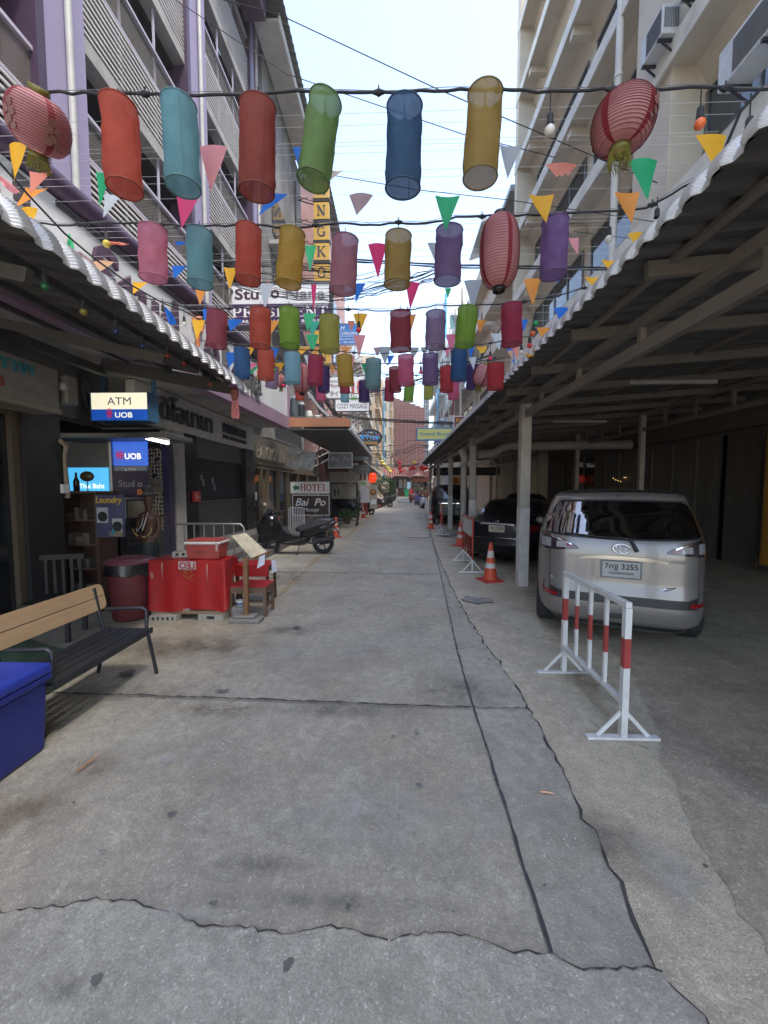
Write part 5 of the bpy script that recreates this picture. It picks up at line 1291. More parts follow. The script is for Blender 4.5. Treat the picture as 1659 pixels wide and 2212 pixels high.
C1.patch('roof_trim', BLACK, MV, -.60, .60, lambda x: 1.650-.06*abs(x)**2, lambda x: 1.664-.06*abs(x)**2, .012)
for sg in (-1, 1):
    # tapering lamp clusters, pointed inwards
    def lo_(x, sg=sg): return 1.03-.04*(abs(x)-.40)/.44
    def hi_(x, sg=sg):
        t = (abs(x)-.40)/.44; return 1.05+.135*min(1, t*1.25)**.7
    a, b = (.40,.842) if sg > 0 else (-.842,-.40)
    lampo = C1.patch('tail_light', TAILK, MV, a, b, lo_, hi_, .010, nx=24)
    a2, b2 = (.52,.62) if sg > 0 else (-.62,-.52)
    C1.patch('red_lens', TAILR, lampo, *( (.44,.52) if sg > 0 else (-.52,-.44) ), lambda x: 1.045, lambda x: 1.045+.07*min(1,(abs(x)-.42)/.1), .013)
    C1.patch('clear_lens', TAILC, lampo, a2, b2, 1.04, 1.105, .013)
    a2, b2 = (.68,.80) if sg > 0 else (-.80,-.68)
    C1.patch('clear_lens', TAILC, lampo, a2, b2, 1.03, 1.13, .013)
    C1.patch('chrome_strip', CHROME, lampo, *( (.47,.835) if sg > 0 else (-.835,-.47) ), lambda x: hi_(x)-.022, lambda x: hi_(x)-.006, .014)
    C1.patch('reflector', TAILR, MV, *( (.60,.79) if sg > 0 else (-.79,-.60) ), .505, .545, .013)
    C1.patch('side_glass', CARGL, MV, .55, 1.25, 1.12, lambda y: 1.46-.03*abs(y-1), .004, kind='side', sgn_=sg)
    C1.patch('side_glass', CARGL, MV, 1.32, 2.2, 1.11, 1.47, .004, kind='side', sgn_=sg)
    C1.patch('side_glass', CARGL, MV, 2.28, 2.9, 1.10, lambda y: 1.46-.35*(y-2.28), .004, kind='side', sgn_=sg)
    C1.patch('hatch_seam', BLACK, MV, sg*.685-.003, sg*.685+.003, .60, 1.12, .004, nx=1)
    wheel(MV, sg*.74, .78, .315); wheel(MV, sg*.74, 3.45, .315)
    mr = MB().ball((sg*.93,2.85,1.12), .1, 12, 8, (.8,.6,.7)).build('mirror', SILV, MV, local=True)
C1.patch('plate_garnish', mat('dull_chrome', (.32,.31,.30), .2, 1.0), MV, -.40, .40, lambda x: .945-.015*(abs(x)/.4)**2, lambda x: .985-.035*(abs(x)/.4)**3, .03)
C1.patch('plate_recess', SILV, MV, -.26, .26, .76, .94, .008)
p = C1.rear(0,.84,.028)
mb = MB(); panel(mb, (-.17, p.y, .765), XR, ZU, .34, .16, .012); pl_ = mb.build('licence_plate', PLATE, MV, local=True)
text('7กฐ 3255', INK, pl_, (-.15, p.y-.002, .835), XR, ZU, width=.30, height=.072, local=True, off=.01)
text('กรุงเทพมหานคร', INK, pl_, (-.11, p.y-.002, .785), XR, ZU, width=.22, height=.035, local=True)
f = MB(); f.box(-.185,.185,p.y-.004,p.y+.01,.752,.764).box(-.185,.185,p.y-.004,p.y+.01,.926,.938).box(-.185,-.171,p.y-.004,p.y+.01,.764,.926).box(.171,.185,p.y-.004,p.y+.01,.764,.926)
f.build('plate_frame', mat('grey_plastic', (.16,.16,.165), .5), pl_, local=True)
p = C1.rear(0,1.06,.014)
em = MB(); em.torus(p, .078, .011, (0,-1,0), 30, 6, (1,.66)).torus(p, .042, .007, (0,-1,0), 24, 6, (.5,1.12)).torus(p+Vector((0,-.002,.022)), .052, .007, (0,-1,0), 24, 6, (1,.42))
em.build('badge', CHROME, MV, local=True)
p = C1.rear(.0,1.6,.034); MB().box(-.03,.03,p.y-.006,p.y+.01,1.602,1.618).build('washer_nozzle', INK, MV, local=True)
w = MB(); p = C1.rear(.14,1.04,.035); q = C1.rear(.08,1.165,.035); q2 = C1.rear(-.55,1.20,.025)
w.tube([p, q], [.02,.014], 8).tube([q, C1.rear(-.2,1.175,.03), q2], [.012,.009,.006], 6); w.build('rear_wiper', BLACK, MV, local=True)
text('SIENTA', CHROME, MV, C1.rear(-.80+.13,.68,.012) + Vector((0,0,0)), XR, ZU, width=.18, height=.03, local=True)
text('HYBRID', mat('badge_dull', (.2,.2,.2), .4), MV, C1.rear(.44,.94,.012), XR, ZU, width=.16, height=.03, local=True)
MB().tube([(0,.55,1.665),(0,.42,1.80)], [.006,.003], 5).build('aerial', BLACK, MV, local=True)
MB().box(-.12,.08,-.012,.03,.33,.39).build('tow_cover', mat('dark_plastic', (.02,.02,.021), .5), MV, local=True, bevel=.01)
MB().tube([C1.rear(.36,.66,.006), C1.rear(.40,.69,.006), C1.rear(.47,.69,.006)], .004, 5).tube([C1.rear(.38,.66,.007), C1.rear(.43,.675,.007), C1.rear(.48,.70,.007)], .004, 5).build('small_badge', CHROME, MV, local=True)

# --- black saloon
SD = thing('black_saloon', 'black saloon car parked behind the small white and red barrier', 'car', (2.14,8.44,0), R(-30))
keys = [(.20,.14,4.55,.78),(.30,.03,4.68,.86),(.45,-.02,4.72,.89),(.58,.0,4.72,.895),(.75,.05,4.70,.90),(.90,.07,4.5,.895),(.955,.10,4.2,.88),(.985,.22,3.75,.86),(1.0,.55,3.45,.83),(1.06,.85,3.25,.79),(1.16,1.02,3.05,.745),(1.28,1.22,2.8,.69),(1.36,1.40,2.6,.62),(1.405,1.6,2.4,.52),(1.415,1.85,2.2,.35)]
C2 = Car(smooth_prof(keys, 4), 5.5)
C2.body('body', BLKP, SD)
C2.patch('rear_window', CARGL, SD, -.66, .66, lambda x: 1.035+.02*abs(x), lambda x: 1.345-.12*(abs(x)/.66)**2, .006)
for sg in (-1, 1):
    C2.patch('tail_light', TAILR if sg > 0 else TAILR, SD, *( (.56,.87) if sg > 0 else (-.87,-.56) ), .76, .90, .008)
    C2.patch('side_glass', CARGL, SD, 1.35, 2.1, 1.02, 1.30, .004, kind='side', sgn_=sg)
    C2.patch('side_glass', CARGL, SD, 2.17, 2.9, 1.02, lambda y: 1.31-.2*(y-2.17), .004, kind='side', sgn_=sg)
    wheel(SD, sg*.80, .98, .32); wheel(SD, sg*.80, 3.75, .32)
    MB().ball((sg*.97,2.95,1.03), .09, 12, 8, (.9,.6,.7)).build('mirror', BLKP, SD, local=True)
C2.patch('chrome_strip', CHROME, SD, -.36, .36, lambda x: .905-.02*(abs(x)/.36)**2, .925, .014)
C2.patch('bumper_strip', CHROME, SD, -.86, .86, .612, .622, .008)
C2.patch('bumper', BLKP, SD, -.87, .87, .34, .60, .02)
p = C2.rear(0,.8,.02)
mb = MB(); panel(mb, (-.17,p.y,.735), XR, ZU, .34, .15, .012); pl_ = mb.build('licence_plate', mat('plate_cream', (.50,.46,.36), .4), SD, local=True)
text('ศอ 3205', INK, pl_, (-.13,p.y-.002,.79), XR, ZU, width=.27, height=.07, local=True, off=.01)
text('กรุงเทพมหานคร', INK, pl_, (-.09,p.y-.002,.75), XR, ZU, width=.18, height=.025, local=True)
p = C2.rear(0,.955,.01); MB().torus(p, .035, .005, (0,-1,0), 20, 5).tube([p+Vector((-.02,-.004,-.02)), p+Vector((0,-.004,.03)), p+Vector((.02,-.004,-.02))], .004, 5).build('badge', CHROME, SD, local=True)
text('L2005', CHROME, SD, C2.rear(.45,.93,.012), XR, ZU, width=.18, height=.03, local=True)
# --- black van
VN = thing('black_van', 'tall black van parked beyond the saloon, rear towards the lane', 'car', (2.35,17.6,0), R(-12))
keys = [(.25,.12,4.6,.82),(.40,.0,4.75,.90),(.60,0,4.78,.915),(.80,.04,4.75,.915),(1.0,.05,4.5,.91),(1.15,.08,4.1,.895),(1.35,.14,3.6,.86),(1.55,.21,3.2,.82),(1.70,.28,3.0,.77),(1.79,.36,2.8,.70),(1.83,.55,2.5,.55),(1.84,.9,2.0,.3)]
C3 = Car(smooth_prof(keys, 4), 6.5)
C3.body('body', BLKP, VN)
C3.patch('rear_window', CARGL, VN, -.76, .76, 1.20, lambda x: 1.66-.04*abs(x), .006)
C3.patch('chrome_strip', CHROME, VN, -.45, .45, .975, 1.0, .014)
for sg in (-1, 1):
    C3.patch('tail_light', TAILR, VN, *( (.72,.90) if sg > 0 else (-.90,-.72) ), .66, .80, .01)
    wheel(VN, sg*.81, .9, .34); wheel(VN, sg*.81, 3.8, .34)
    MB().ball((sg*1.0,3.1,1.12), .11, 12, 8, (.9,.6,.8)).build('mirror', BLKP, VN, local=True)
p = C3.rear(-.0,.88,.02); mb = MB(); panel(mb, (-.17,p.y,.80), XR, ZU, .34, .14, .012); mb.build('licence_plate', mat('plate_worn', (.30,.20,.16), .5), VN, local=True)
p = C3.rear(0,1.11,.01); b_ = MB(); b_.bar(p+Vector((-.035,0,-.04)), p+Vector((-.045,0,.04)), .014, .01).bar(p+Vector((.035,0,-.04)), p+Vector((.045,0,.04)), .014, .01).bar(p+Vector((-.04,0,0)), p+Vector((.04,0,0)), .01, .01).torus(p, .065, .007, (0,-1,0), 24, 5, (1,.85)); b_.build('badge', CHROME, VN, local=True)
HB = thing('black_hatchback', 'black hatchback with a rounded roof between the van and the saloon', 'car', (4.4,13.2,0), R(-14))
C4 = Car(smooth_prof([(.25,.1,3.9,.75),(.45,0,4.0,.83),(.8,.03,3.95,.84),(1.0,.1,3.6,.82),(1.15,.3,3.2,.76),(1.35,.65,2.7,.66),(1.46,.95,2.3,.52),(1.48,1.2,2.0,.35)], 4), 5)
C4.body('body', BLKP, HB); C4.patch('rear_window', CARGL, HB, -.62, .62, 1.02, 1.36, .006)
for sg in (-1, 1):
    C4.patch('tail_light', TAILR, HB, *( (.6,.8) if sg > 0 else (-.8,-.6) ), .8, .95, .01); wheel(HB, sg*.75, .75, .3); wheel(HB, sg*.75, 3.2, .3)
    MB().ball((sg*.88,2.5,1.02), .09, 10, 8, (.9,.6,.8)).build('mirror', BLKP, HB, local=True)

# ================================================================== BARRIERS
BW_ = mat('barrier_white', (.60,.60,.58), .5, var=.06, scale=14, dirt=(.28,.24,.2), dscale=7, damt=.5)
BR_ = mat('barrier_red', (.30,.035,.03), .5, var=.1, scale=14, dirt=(.2,.05,.05), dscale=7)
BA = thing('crowd_barrier', 'near white steel barrier with red painted bands standing in front of the silver car', 'barrier', (1.53,3.06,0))
ya, yb = -.47, .47; ht = .945
MB().box(-.02,.02,ya-.02,yb+.02,ht-.04,ht).build('top_rail', BW_, BA, local=True, bevel=.004)
MB().box(-.02,.02,ya+.021,yb-.021,.24,.27).build('lower_rail', BW_, BA, local=True, bevel=.004)
for k, y in enumerate((ya, ya+.25, ya+.48, ya+.71, yb)):
    w = .021 if k in (0,4) else .0125; z0 = .022 if k in (0,4) else .271
    za, zb2 = .50, .70
    for nm, a, b, m in (('post_lower', z0, za, BW_), ('red_band', za, zb2, BR_), ('post_upper', zb2, ht-.041, BW_)):
        MB().box(-w,w,y-w,y+w,a+.0005,b-.0005).build(nm, m, BA, local=True)
for y in (ya, yb):
    f = MB().box(-.24,.24,y-.022,y+.022,.004,.022); f.build('foot', BW_, BA, local=True)
    f = MB(); f.bar((-.17,y,.024),(-.015,y,.19),.025,.012,(0,1,0)).bar((.17,y,.024),(.015,y,.19),.025,.012,(0,1,0)); f.build('brace', BW_, BA, local=True)
def small_barrier(u, v, u2, v2, label):
    a = G(u, v); b = G(u2, v2); L = (b-a).length; an = math.atan2(b.y-a.y, b.x-a.x)
    t = thing('panel_barrier', label, 'barrier', (a+b)/2, an, 'small barriers along the parking edge')
    h = 1.08; x0, x1 = -L/2, L/2
    MB().tube([(x0,0,.5),(x0,0,h-.06),(x0+.06,0,h),(x1-.06,0,h),(x1,0,h-.06),(x1,0,.5)], .022, 8).tube([(x0,0,.28),(x0,0,.72)], .018, 6).tube([(x1,0,.28),(x1,0,.72)], .018, 6).build('frame', mat('barrier_frame_red', (.32,.035,.02), .45), t, local=True)
    f = MB()
    for k in range(1, 4): x = x0+(x1-x0)*k/4; f.tube([(x,0,.28),(x,0,.74)], .013, 6)
    f.build('upright', mat('barrier_frame_red', (.32,.035,.02), .45), t, local=True)
    MB().box(x0+.02,x1-.02,-.012,.012,.72,h-.03).build('panel', mat('barrier_panel', (.50,.51,.50), .45, dirt=(.3,.3,.28), dscale=5), t, local=True)
    f = MB()
    f.tube([(x0,0,.27),(x1,0,.27)], .02, 8)
    for x in (x0,x1):
        f.tube([(x,0,.27),(x,0,.03)], .02, 8).tube([(x,-.26,.024),(x,.26,.024)], .022, 8).tube([(x,-.2,.03),(x,0,.26)], .015, 6).tube([(x,.2,.03),(x,0,.26)], .015, 6)
    f.build('foot', BW_, t, local=True)
    return t
small_barrier(1020,1239,1000,1213, 'small barrier with white panel and red tube frame beside the black saloon')
small_barrier(955,1156,951,1145, 'farther small barrier with white panel and red legs beside the black van')

# ================================================================== CONES
CO_ = mat('cone_orange', (.62,.085,.03), .5, var=.1, scale=10, dirt=(.3,.06,.03), dscale=8, damt=.5)
CW_ = mat('cone_white', (.60,.59,.55), .4, var=.1, scale=20, dirt=(.35,.3,.25), dscale=10, damt=.5)
CR_ = mat('cone_base', (.42,.045,.03), .6)
cone = thing('traffic_cone', 'orange and white cone in front of the black saloon, nearest on the right', 'traffic cone', G(1059,1254), .3, 'traffic cones')
q = lambda z: .125 - (.125-.028)*(z-.03)/.67
MB().add([(-.19,-.19,0),(.19,-.19,0),(.19,.19,0),(-.19,.19,0),(-.18,-.18,.03),(.18,-.18,.03),(.18,.18,.03),(-.18,.18,.03)], [(3,2,1,0),(4,5,6,7),(0,1,5,4),(1,2,6,5),(2,3,7,6),(3,0,4,7)]).build('base', CR_, cone, local=True)
for a, b, nm, m in ((.03,.24,'lower_body',CO_),(.24,.33,'white_band',CW_),(.33,.43,'middle_body',CO_),(.43,.55,'white_band',CW_),(.55,.70,'tip',CO_)):
    pr = [(q(a),a),(q(b),b)]
    if b > .69: pr += [(.001,.70)]
    MB().lathe(pr, n=22).build(nm, m, cone, local=True)
def put_cone(u, v, label, rz=0): c = dup(cone, G(u, v), rz, label); return c
put_cone(994,1179,'orange and white cone behind the small barrier beside the saloon bumper', .8)
put_cone(930.5,1141.5,'orange and white cone standing by the black van, farthest on the right', .4)
put_cone(726,1161,'tall orange cone with two white bands beside the scooter tail and brown board', .2)
put_cone(785,1119,'small bright orange cone farther down the left near the parked motorbike', .5)
put_cone(604,1159,'orange cone half hidden behind the black scooter', .1)

# ================================================================== BENCH, BOX, BIN
BP = thing('bench', 'metal bench with black slatted seat and tan plank backrest at the lower left', 'bench', (-2.45,2.8,0))
BKM = mat('bench_black', (.03,.033,.038), .4, .3, var=.15, scale=12)
xb0, xb1 = -2.245, -2.63; y0, y1 = 2.41, 3.42
f = MB()
for k in range(5):
    x = xb0 - .045 - k*.082; f.box(x-.036, x+.036, y0, y1, .405, .420)
f.build('seat', BKM, BP, bevel=.004)
f = MB(); f.box(xb0-.002,xb0+.014,y0,y1+.01,.375,.424).box(xb1-.01,xb1+.01,y0,y1+.01,.375,.424); 
for y in (y0+.06,2.9,y1-.05): f.box(xb1,xb0,y-.015,y+.015,.375,.403)
f.build('seat_frame', BKM, BP)
for y in (y0+.05, y1-.06):
    sgy = 1 if y > 2.9 else -1
    xo = 0 if sgy > 0 else -.14
    MB().tube([(xb0+.01+xo,y,.40),(xb0+.06*(sgy > 0)+xo,y+.03*(sgy > 0),.008)], .016, 8).build('leg', BKM, BP)
    MB().tube([(xb1,y,.40),(xb1-.10,y+.03*sgy,.008)], .016, 8).build('leg', BKM, BP)
    MB().tube([(xb0+xo*.4,y,.40),(xb0+xo*.4,y+.01,.60),(xb0-.03+xo*.4,y,.625),(xb1+.02,y,.61)], .015, 8).build('armrest', BKM, BP)
    MB().tube([(xb1+.0,y,.38),(xb1-.05,y,.60),(xb1-.085,y,.80)], .016, 8).build('back_support', BKM, BP)
TAN = mat('tan_plank', (.36,.24,.135), .7, var=.1, scale=5, stretch=(8,.6,8), bump=.1, bscale=30)
def plank(z0, z1, top):
    m_ = MB(); yb_, ya_ = 3.46, 2.40; r_ = .05; pts = []
    def P(y, z): return Vector((xb1-.03-(z-.55)*.22, y, z))
    prof = [(ya_, z0), (yb_-(0 if top else r_), z0)]
    if not top: prof += [(yb_-r_+r_*math.sin(R(a)), z0+r_-r_*math.cos(R(a))) for a in (30,60,90)]
    if top: prof += [(yb_, z1-r_)] + [(yb_-r_+r_*math.cos(R(a)), z1-r_+r_*math.sin(R(a))) for a in (30,60,90)]
    else: prof += [(yb_, z1)]
    prof += [(ya_, z1)]
    return m_.poly([P(y,z) for y, z in prof], (-1,0,-.2), .022)
plank(.60,.708,False).build('backrest', TAN, BP); plank(.715,.822,True).build('backrest', TAN, BP)
IB = thing('ice_box', 'big dark blue plastic ice box with lid at the lower left corner', 'ice box', (-2.7,1.9,0))
BLU = mat('box_blue', (.012,.022,.19), .45, var=.12, scale=7, dirt=(.02,.03,.14), dscale=3, damt=.5)
a = Vector((-2.17,2.44,0)); 
def bx(x0, x1, y0, y1, z0, z1, tp=0.0):
    vs = [(x0,y0,z0),(x1,y0,z0),(x1,y1,z0),(x0,y1,z0),(x0-tp,y0-tp,z1),(x1+tp,y0-tp,z1),(x1+tp,y1+tp,z1),(x0-tp,y1+tp,z1)]
    return MB().add(vs, [(3,2,1,0),(4,5,6,7),(0,1,5,4),(1,2,6,5),(2,3,7,6),(3,0,4,7)])
bx(-3.02,-2.275,1.26,2.36,.01,.46,.02).build('body', BLU, IB, bevel=.02)
bx(-3.08,-2.23,1.22,2.385,.461,.505,.004).build('rim', BLU, IB, bevel=.01)
LBL = mat('lid_blue', (.02,.04,.30), .4, var=.2, scale=6, dirt=(.05,.08,.3), dscale=2, damt=.5)
bx(-3.09,-2.222,1.21,2.395,.508,.575,-.006).build('lid', LBL, IB, bevel=.018)
BN = thing('barrel_bin', 'dark red barrel bin with black liner and flat lid beside the red table', 'bin', (-3.45,4.9,0))
DR = mat('barrel_red', (.13,.022,.025), .5, var=.1, scale=5, dirt=(.07,.02,.02), dscale=2, damt=.5)
MB().lathe([(.001,.01),(.20,.01),(.215,.05),(.245,.70),(.25,.76)], n=30).build('barrel', DR, BN, local=True)
r = random.Random(2); ln = MB(); n_ = 40; vs = []
for j, (rr_, z) in enumerate(((.262,.80),(.268,.72),(.272,.66))):
    for k in range(n_):
        w_ = r.uniform(-.006,.006)*(1+j); vs.append(((rr_+w_)*math.cos(2*math.pi*k/n_), (rr_+w_)*math.sin(2*math.pi*k/n_), z - (r.uniform(0,.05) if j == 2 else 0)))
ln.add(vs, [(j*n_+k, (j+1)*n_+k, (j+1)*n_+(k+1)%n_, j*n_+(k+1)%n_) for j in range(2) for k in range(n_)], True); ln.build('bin_liner', mat('black_film', (.012,.012,.014), .25), BN, local=True)
MB().lathe([(.262,.79),(.285,.80),(.285,.815),(.26,.825),(.24,.835),(.235,.845),(.215,.85),(.001,.85)], n=34).build('lid', mat('lid_maroon', (.17,.045,.055), .45, var=.1), BN, local=True)
MB().torus((0,0,.852), .17, .006, n=30).build('lid_ring', mat('lid_maroon', (.17,.045,.055), .45, var=.1), BN, local=True)
BN.scale = (1.04,1.04,.93)
# things heaped behind the bench in the dark
dk = mat('dark_green_cloth', (.02,.05,.03), .8, var=.4, scale=8)
gb = MB(); r = random.Random(9)
gb.grid(lambda a_, b_: Vector((-3.4 + .5*b_, 2.6 + .8*a_, .42*math.sin(math.pi*(.12+.76*a_))**.5*math.sin(math.pi*b_)**.6 + .03*math.sin(9*a_+5*b_))), 14, 10)
tag(gb.build('green_sack', dk), 'dark green sack lying behind the bench', 'sack')
mb = MB().box(-3.05,-2.85,2.95,3.25,.01,.07); tag(mb.build('green_tile', mat('green_stone', (.05,.09,.06), .8), bevel=.01), 'flat greenish stone on the ground under the bench', 'stone')
ch = thing('dark_chair', 'black slatted chair standing in the dark behind the bench', 'chair', (-3.85,4.2,0), .3)
cm = mat('chair_black', (.015,.015,.018), .5)
MB().box(-.22,.22,-.22,.22,.42,.45).build('seat', cm, ch, local=True)
for x in (-.2,.2):
    for y in (-.2,.2): MB().box(x-.02,x+.02,y-.02,y+.02,0,.42).build('leg', cm, ch, local=True)
bk = MB()
for k in range(5): bk.box(-.18+.085*k,-.15+.085*k,.2,.22,.46,.86)
bk.box(-.22,.22,.195,.225,.86,.92); bk.build('backrest', mat('chair_brown', (.018,.015,.012), .6), ch, local=True)
# dark cupboard with bottle and lamp on top
cpb = thing('dark_cupboard', 'dark wooden shelf cupboard in front of the blue screen', 'cupboard', (-4.1,5.1,0))
a = AY(118,1066,5.1); b = AY(209,1066,5.1)
cw = mat('cupboard_wood', (.07,.035,.022), .6, var=.3, scale=4, stretch=(1,1,6))
f = MB(); f.box(a.x,a.x+.05,5.1,5.5,0,a.z).box(b.x-.05,b.x,5.1,5.5,0,a.z).box(a.x,b.x,5.45,5.5,0,a.z).box(a.x-.02,b.x+.02,5.06,5.52,a.z,a.z+.03); f.build('carcass', cw, cpb)
for k in range(4): MB().box(a.x+.051,b.x-.051,5.1,5.449,.25+.33*k,.28+.33*k).build('shelf', cw, cpb)
r = random.Random(6); it = MB()
for k in range(4):
    for j in range(3): x = a.x+.1+.12*j+r.uniform(0,.04); it.box(x,x+r.uniform(.04,.1),5.12,5.3,.281+.33*k,.281+.33*k+r.uniform(.06,.16))
build_each(it, 'stored_item', mat('dim_goods', (.10,.075,.06), .7, var=.6, scale=3), cpb)
bt = AY(166,1064,5.15)
tag(MB().lathe([(.001,0),(.035,0),(.036,.15),(.014,.21),(.013,.27),(.001,.272)], bt, 16).build('beer_bottle', mat('brown_glass', (.02,.012,.008), .08)), 'dark bottle standing on the cupboard in front of the blue screen', 'bottle')
dl_ = thing('round_lamp', 'round dark table lamp on the cupboard in front of the blue screen', 'lamp', AY(190,1064,5.2))
c = AY(188,1029,5.2); MB().ball(c, .095, 18, 10, (1,.5,.74)).build('lamp_head', mat('bronze_shade', (.05,.03,.015), .4), dl_)
MB().tube([c, AY(190,1064,5.2)], .006, 6).lathe([(.001,.01),(.08,.01),(.08,0)], AY(190,1064,5.2), 16).build('stand', BLACK, dl_)
# ================================================================== RED TABLE GROUP
RED = mat('oilcloth_red', (.36,.012,.012), .4, var=.12, scale=4, dirt=(.24,.008,.01), dscale=5, damt=.5, bump=.25, bscale=7)
RT = thing('red_table', 'low table draped in creased red oilcloth standing on blocks', 'table', (-2.68,5.2,0))
tx0, tx1, ty0, ty1, tz = -3.16, -2.19, 4.84, 5.22, .765
W2 = mat('plywood', (.34,.22,.12), .7, var=.15, scale=4, stretch=(1,1,8))
MB().box(tx0+.03,tx1-.03,ty0+.03,ty1-.02,.14,tz-.012).build('cabinet', W2, RT)
MB().box(tx0-.0,tx1+.0,ty0+.0,ty1,.075,.12).build('pallet', W2, RT)
# cloth: draped over front, left and part of right
def cl(a_, b_):
    # a along front from left side round to right, b downwards
    per = [(tx0-.012, ty1), (tx0-.012, ty0-.012), (tx1+.012, ty0-.012), (tx1+.012, ty1)]
    ls = [.39, .99, .39]; s_ = a_*sum(ls); k = 0
    while k < 2 and s_ > ls[k]: s_ -= ls[k]; k += 1
    t = min(1, s_/ls[k]); p0, p1 = per[k], per[k+1]
    x = p0[0]+(p1[0]-p0[0])*t; y = p0[1]+(p1[1]-p0[1])*t
    drop = .62 if k < 2 else .62 - .52*min(1, t*1.4)
    if k == 1: drop = .64 + .02*math.sin(7*t)
    z = tz + .004 - drop*b_
    w_ = .012*b_*math.sin(34*a_) + .02*b_*b_
    nx, ny = ((-1,0),(0,-1),(1,0))[k]
    return Vector((x+nx*w_, y+ny*w_, z))
mb = MB().grid(cl, 120, 14)
r = random.Random(12)
mb.grid(lambda a_, b_: Vector((tx0-.012+(tx1-tx0+.024)*a_, ty0-.012+(ty1-ty0+.012)*b_, tz+.004+.004*math.sin(11*a_)*math.sin(7*b_))), 24, 10)
# creases from folding
cl_o = mb.build('tablecloth', RED, RT)
fy = ty0-.040
for (u, v, w_, h_2, ms_) in ((385,1213,.225,.10,True),):
    p = AY(u, v, fy)
    q = MB(); panel(q, p-Vector((0,0,h_2)), XR, ZU, w_*1.0, h_2, .006); lab = q.build('printed_label', mat('print_grey', (.45,.40,.40), .5), RT)
    text('LEO', RED, lab, p+Vector((.012,-.002,-h_2+.009)), XR, ZU, width=w_-.024, height=h_2-.018, mirror=True, off=.03)
p = AY(326,1237,fy); text('LEO', mat('print_pale', (.5,.42,.42), .5), RT, p, (0,0,-1), (1,0,0), width=.075, off=.02)
p = AY(397,1320,fy-.01); text('LEO', mat('print_pale', (.5,.42,.42), .5), RT, p, XR, ZU, width=.085, off=.02)
q = MB(); r = random.Random(3)
for k in range(14): p = AY(404+r.uniform(-14,14), 1238+r.uniform(-6,14), fy); q.bar(p, p+Vector((r.uniform(-.03,.03),0,r.uniform(-.03,.03))), .008, .002, (0,1,0))
q.build('gold_print', mat('print_gold', (.45,.22,.03), .5), RT)
q = MB()
for u, v, h in ((350,1236,34),(447,1240,36)): q.poly([AY(u-2,v-h/2,fy-.002), AY(u,v-h/2-6,fy-.002), AY(u+2,v-h/2,fy-.002), AY(u+1,v+h/2,fy-.002)][::-1])
build_each(q, 'torn_slit', mat('slit_pale', (.45,.20,.15), .6), RT)
BK = mat('cement_block', (.36,.33,.28), .9, var=.12, scale=12, bump=.3, bscale=40)
def block_(loc, rz, label, holes=5, cat='block', sz=(.34,.14,.08)):
    t = thing('hollow_block', label, cat, loc, rz, 'cement blocks')
    a_, b_, c_ = sz; mb = MB(); ins = .02
    mb.box(-a_/2,a_/2,-b_/2+ins,b_/2,0,c_); mb.box(-a_/2,a_/2,-b_/2,-b_/2+ins-.0005,0,c_*.22).box(-a_/2,a_/2,-b_/2,-b_/2+ins-.0005,c_*.78,c_)
    w_ = a_/(holes*2+1)
    for k in range(holes+1): mb.box(-a_/2+2*k*w_,-a_/2+(2*k+1)*w_,-b_/2,-b_/2+ins-.0005,c_*.221,c_*.779)
    mb.build('block_body', BK, t, local=True); 
    h = MB()
    for k in range(holes): h.box(-a_/2+(2*k+1)*w_+.001,-a_/2+(2*k+2)*w_-.001,-b_/2+ins-.004,-b_/2+ins-.001,c_*.23,c_*.77)
    h.build('hole', M_JOINT, t, local=True); return t
block_((-2.95,4.80,.004), .03, 'perforated block carrying the left corner of the red table')
block_((-2.36,4.86,.004), -.08, 'plain block carrying the right corner of the red table', holes=1)
block_((-2.88,5.08,tz+.01), .25, 'small pale brick lying on the red table', holes=2, sz=(.19,.1,.075))
CB = thing('cool_box', 'small red cool box with white rimmed lid on the red table', 'cool box', (-2.50,5.04,tz+.012), .02)
cr = mat('coolbox_red', (.33,.05,.04), .5, var=.08, dirt=(.25,.08,.07), dscale=5)
bb = MB().add([(-.20,-.13,0),(.20,-.13,0),(.20,.13,0),(-.20,.13,0),(-.225,-.15,.19),(.225,-.15,.19),(.225,.15,.19),(-.225,.15,.19)], [(3,2,1,0),(4,5,6,7),(0,1,5,4),(1,2,6,5),(2,3,7,6),(3,0,4,7)]); bb.build('body', cr, CB, local=True, bevel=.012)
MB().box(-.235,.235,-.16,.16,.191,.225).build('rim', mat('rim_white', (.58,.55,.50), .5), CB, local=True, bevel=.012)
MB().box(-.215,.215,-.142,.142,.226,.25).build('lid', cr, CB, local=True, bevel=.01)
MB().box(.18,.205,-.163,-.150,.11,.215).build('latch', mat('latch_pink', (.45,.3,.27), .5), CB, local=True)
text('Sanko', mat('faded_red', (.20,.05,.045), .5), CB, (-.09,-.150,.07), XR, ZU, width=.13, height=.05, local=True, off=.04)
MS = thing('menu_stand', 'wooden post stand holding a slanted handwritten menu board', 'menu stand', (-1.90,4.79,0))
WD = mat('stand_wood', (.20,.095,.04), .6, var=.2, scale=6, stretch=(1,1,6))
ptop = AY(531,1205,4.79)
MB().bar((-1.90,4.79,.03), (ptop.x,4.79,ptop.z-.0), .055, .05).build('post', WD, MS)
A_ = [AY(501,1155,5.06), AY(536,1150,5.28), AY(575,1190,4.98), AY(547,1206,4.78)]
A_ = [AY(501,1157,4.92), AY(531,1151,5.2), AY(577,1192,5.08), AY(546,1206,4.80)]
MB().poly(A_, None, .014).build('board', mat('menu_cream', (.60,.54,.38), .6, dirt=(.5,.3,.15), dscale=9, damt=.7), MS)
q = MB(); r = random.Random(8); nn = (A_[1]-A_[0]).cross(A_[3]-A_[0]).normalized(); nn = nn if nn.z > 0 else -nn
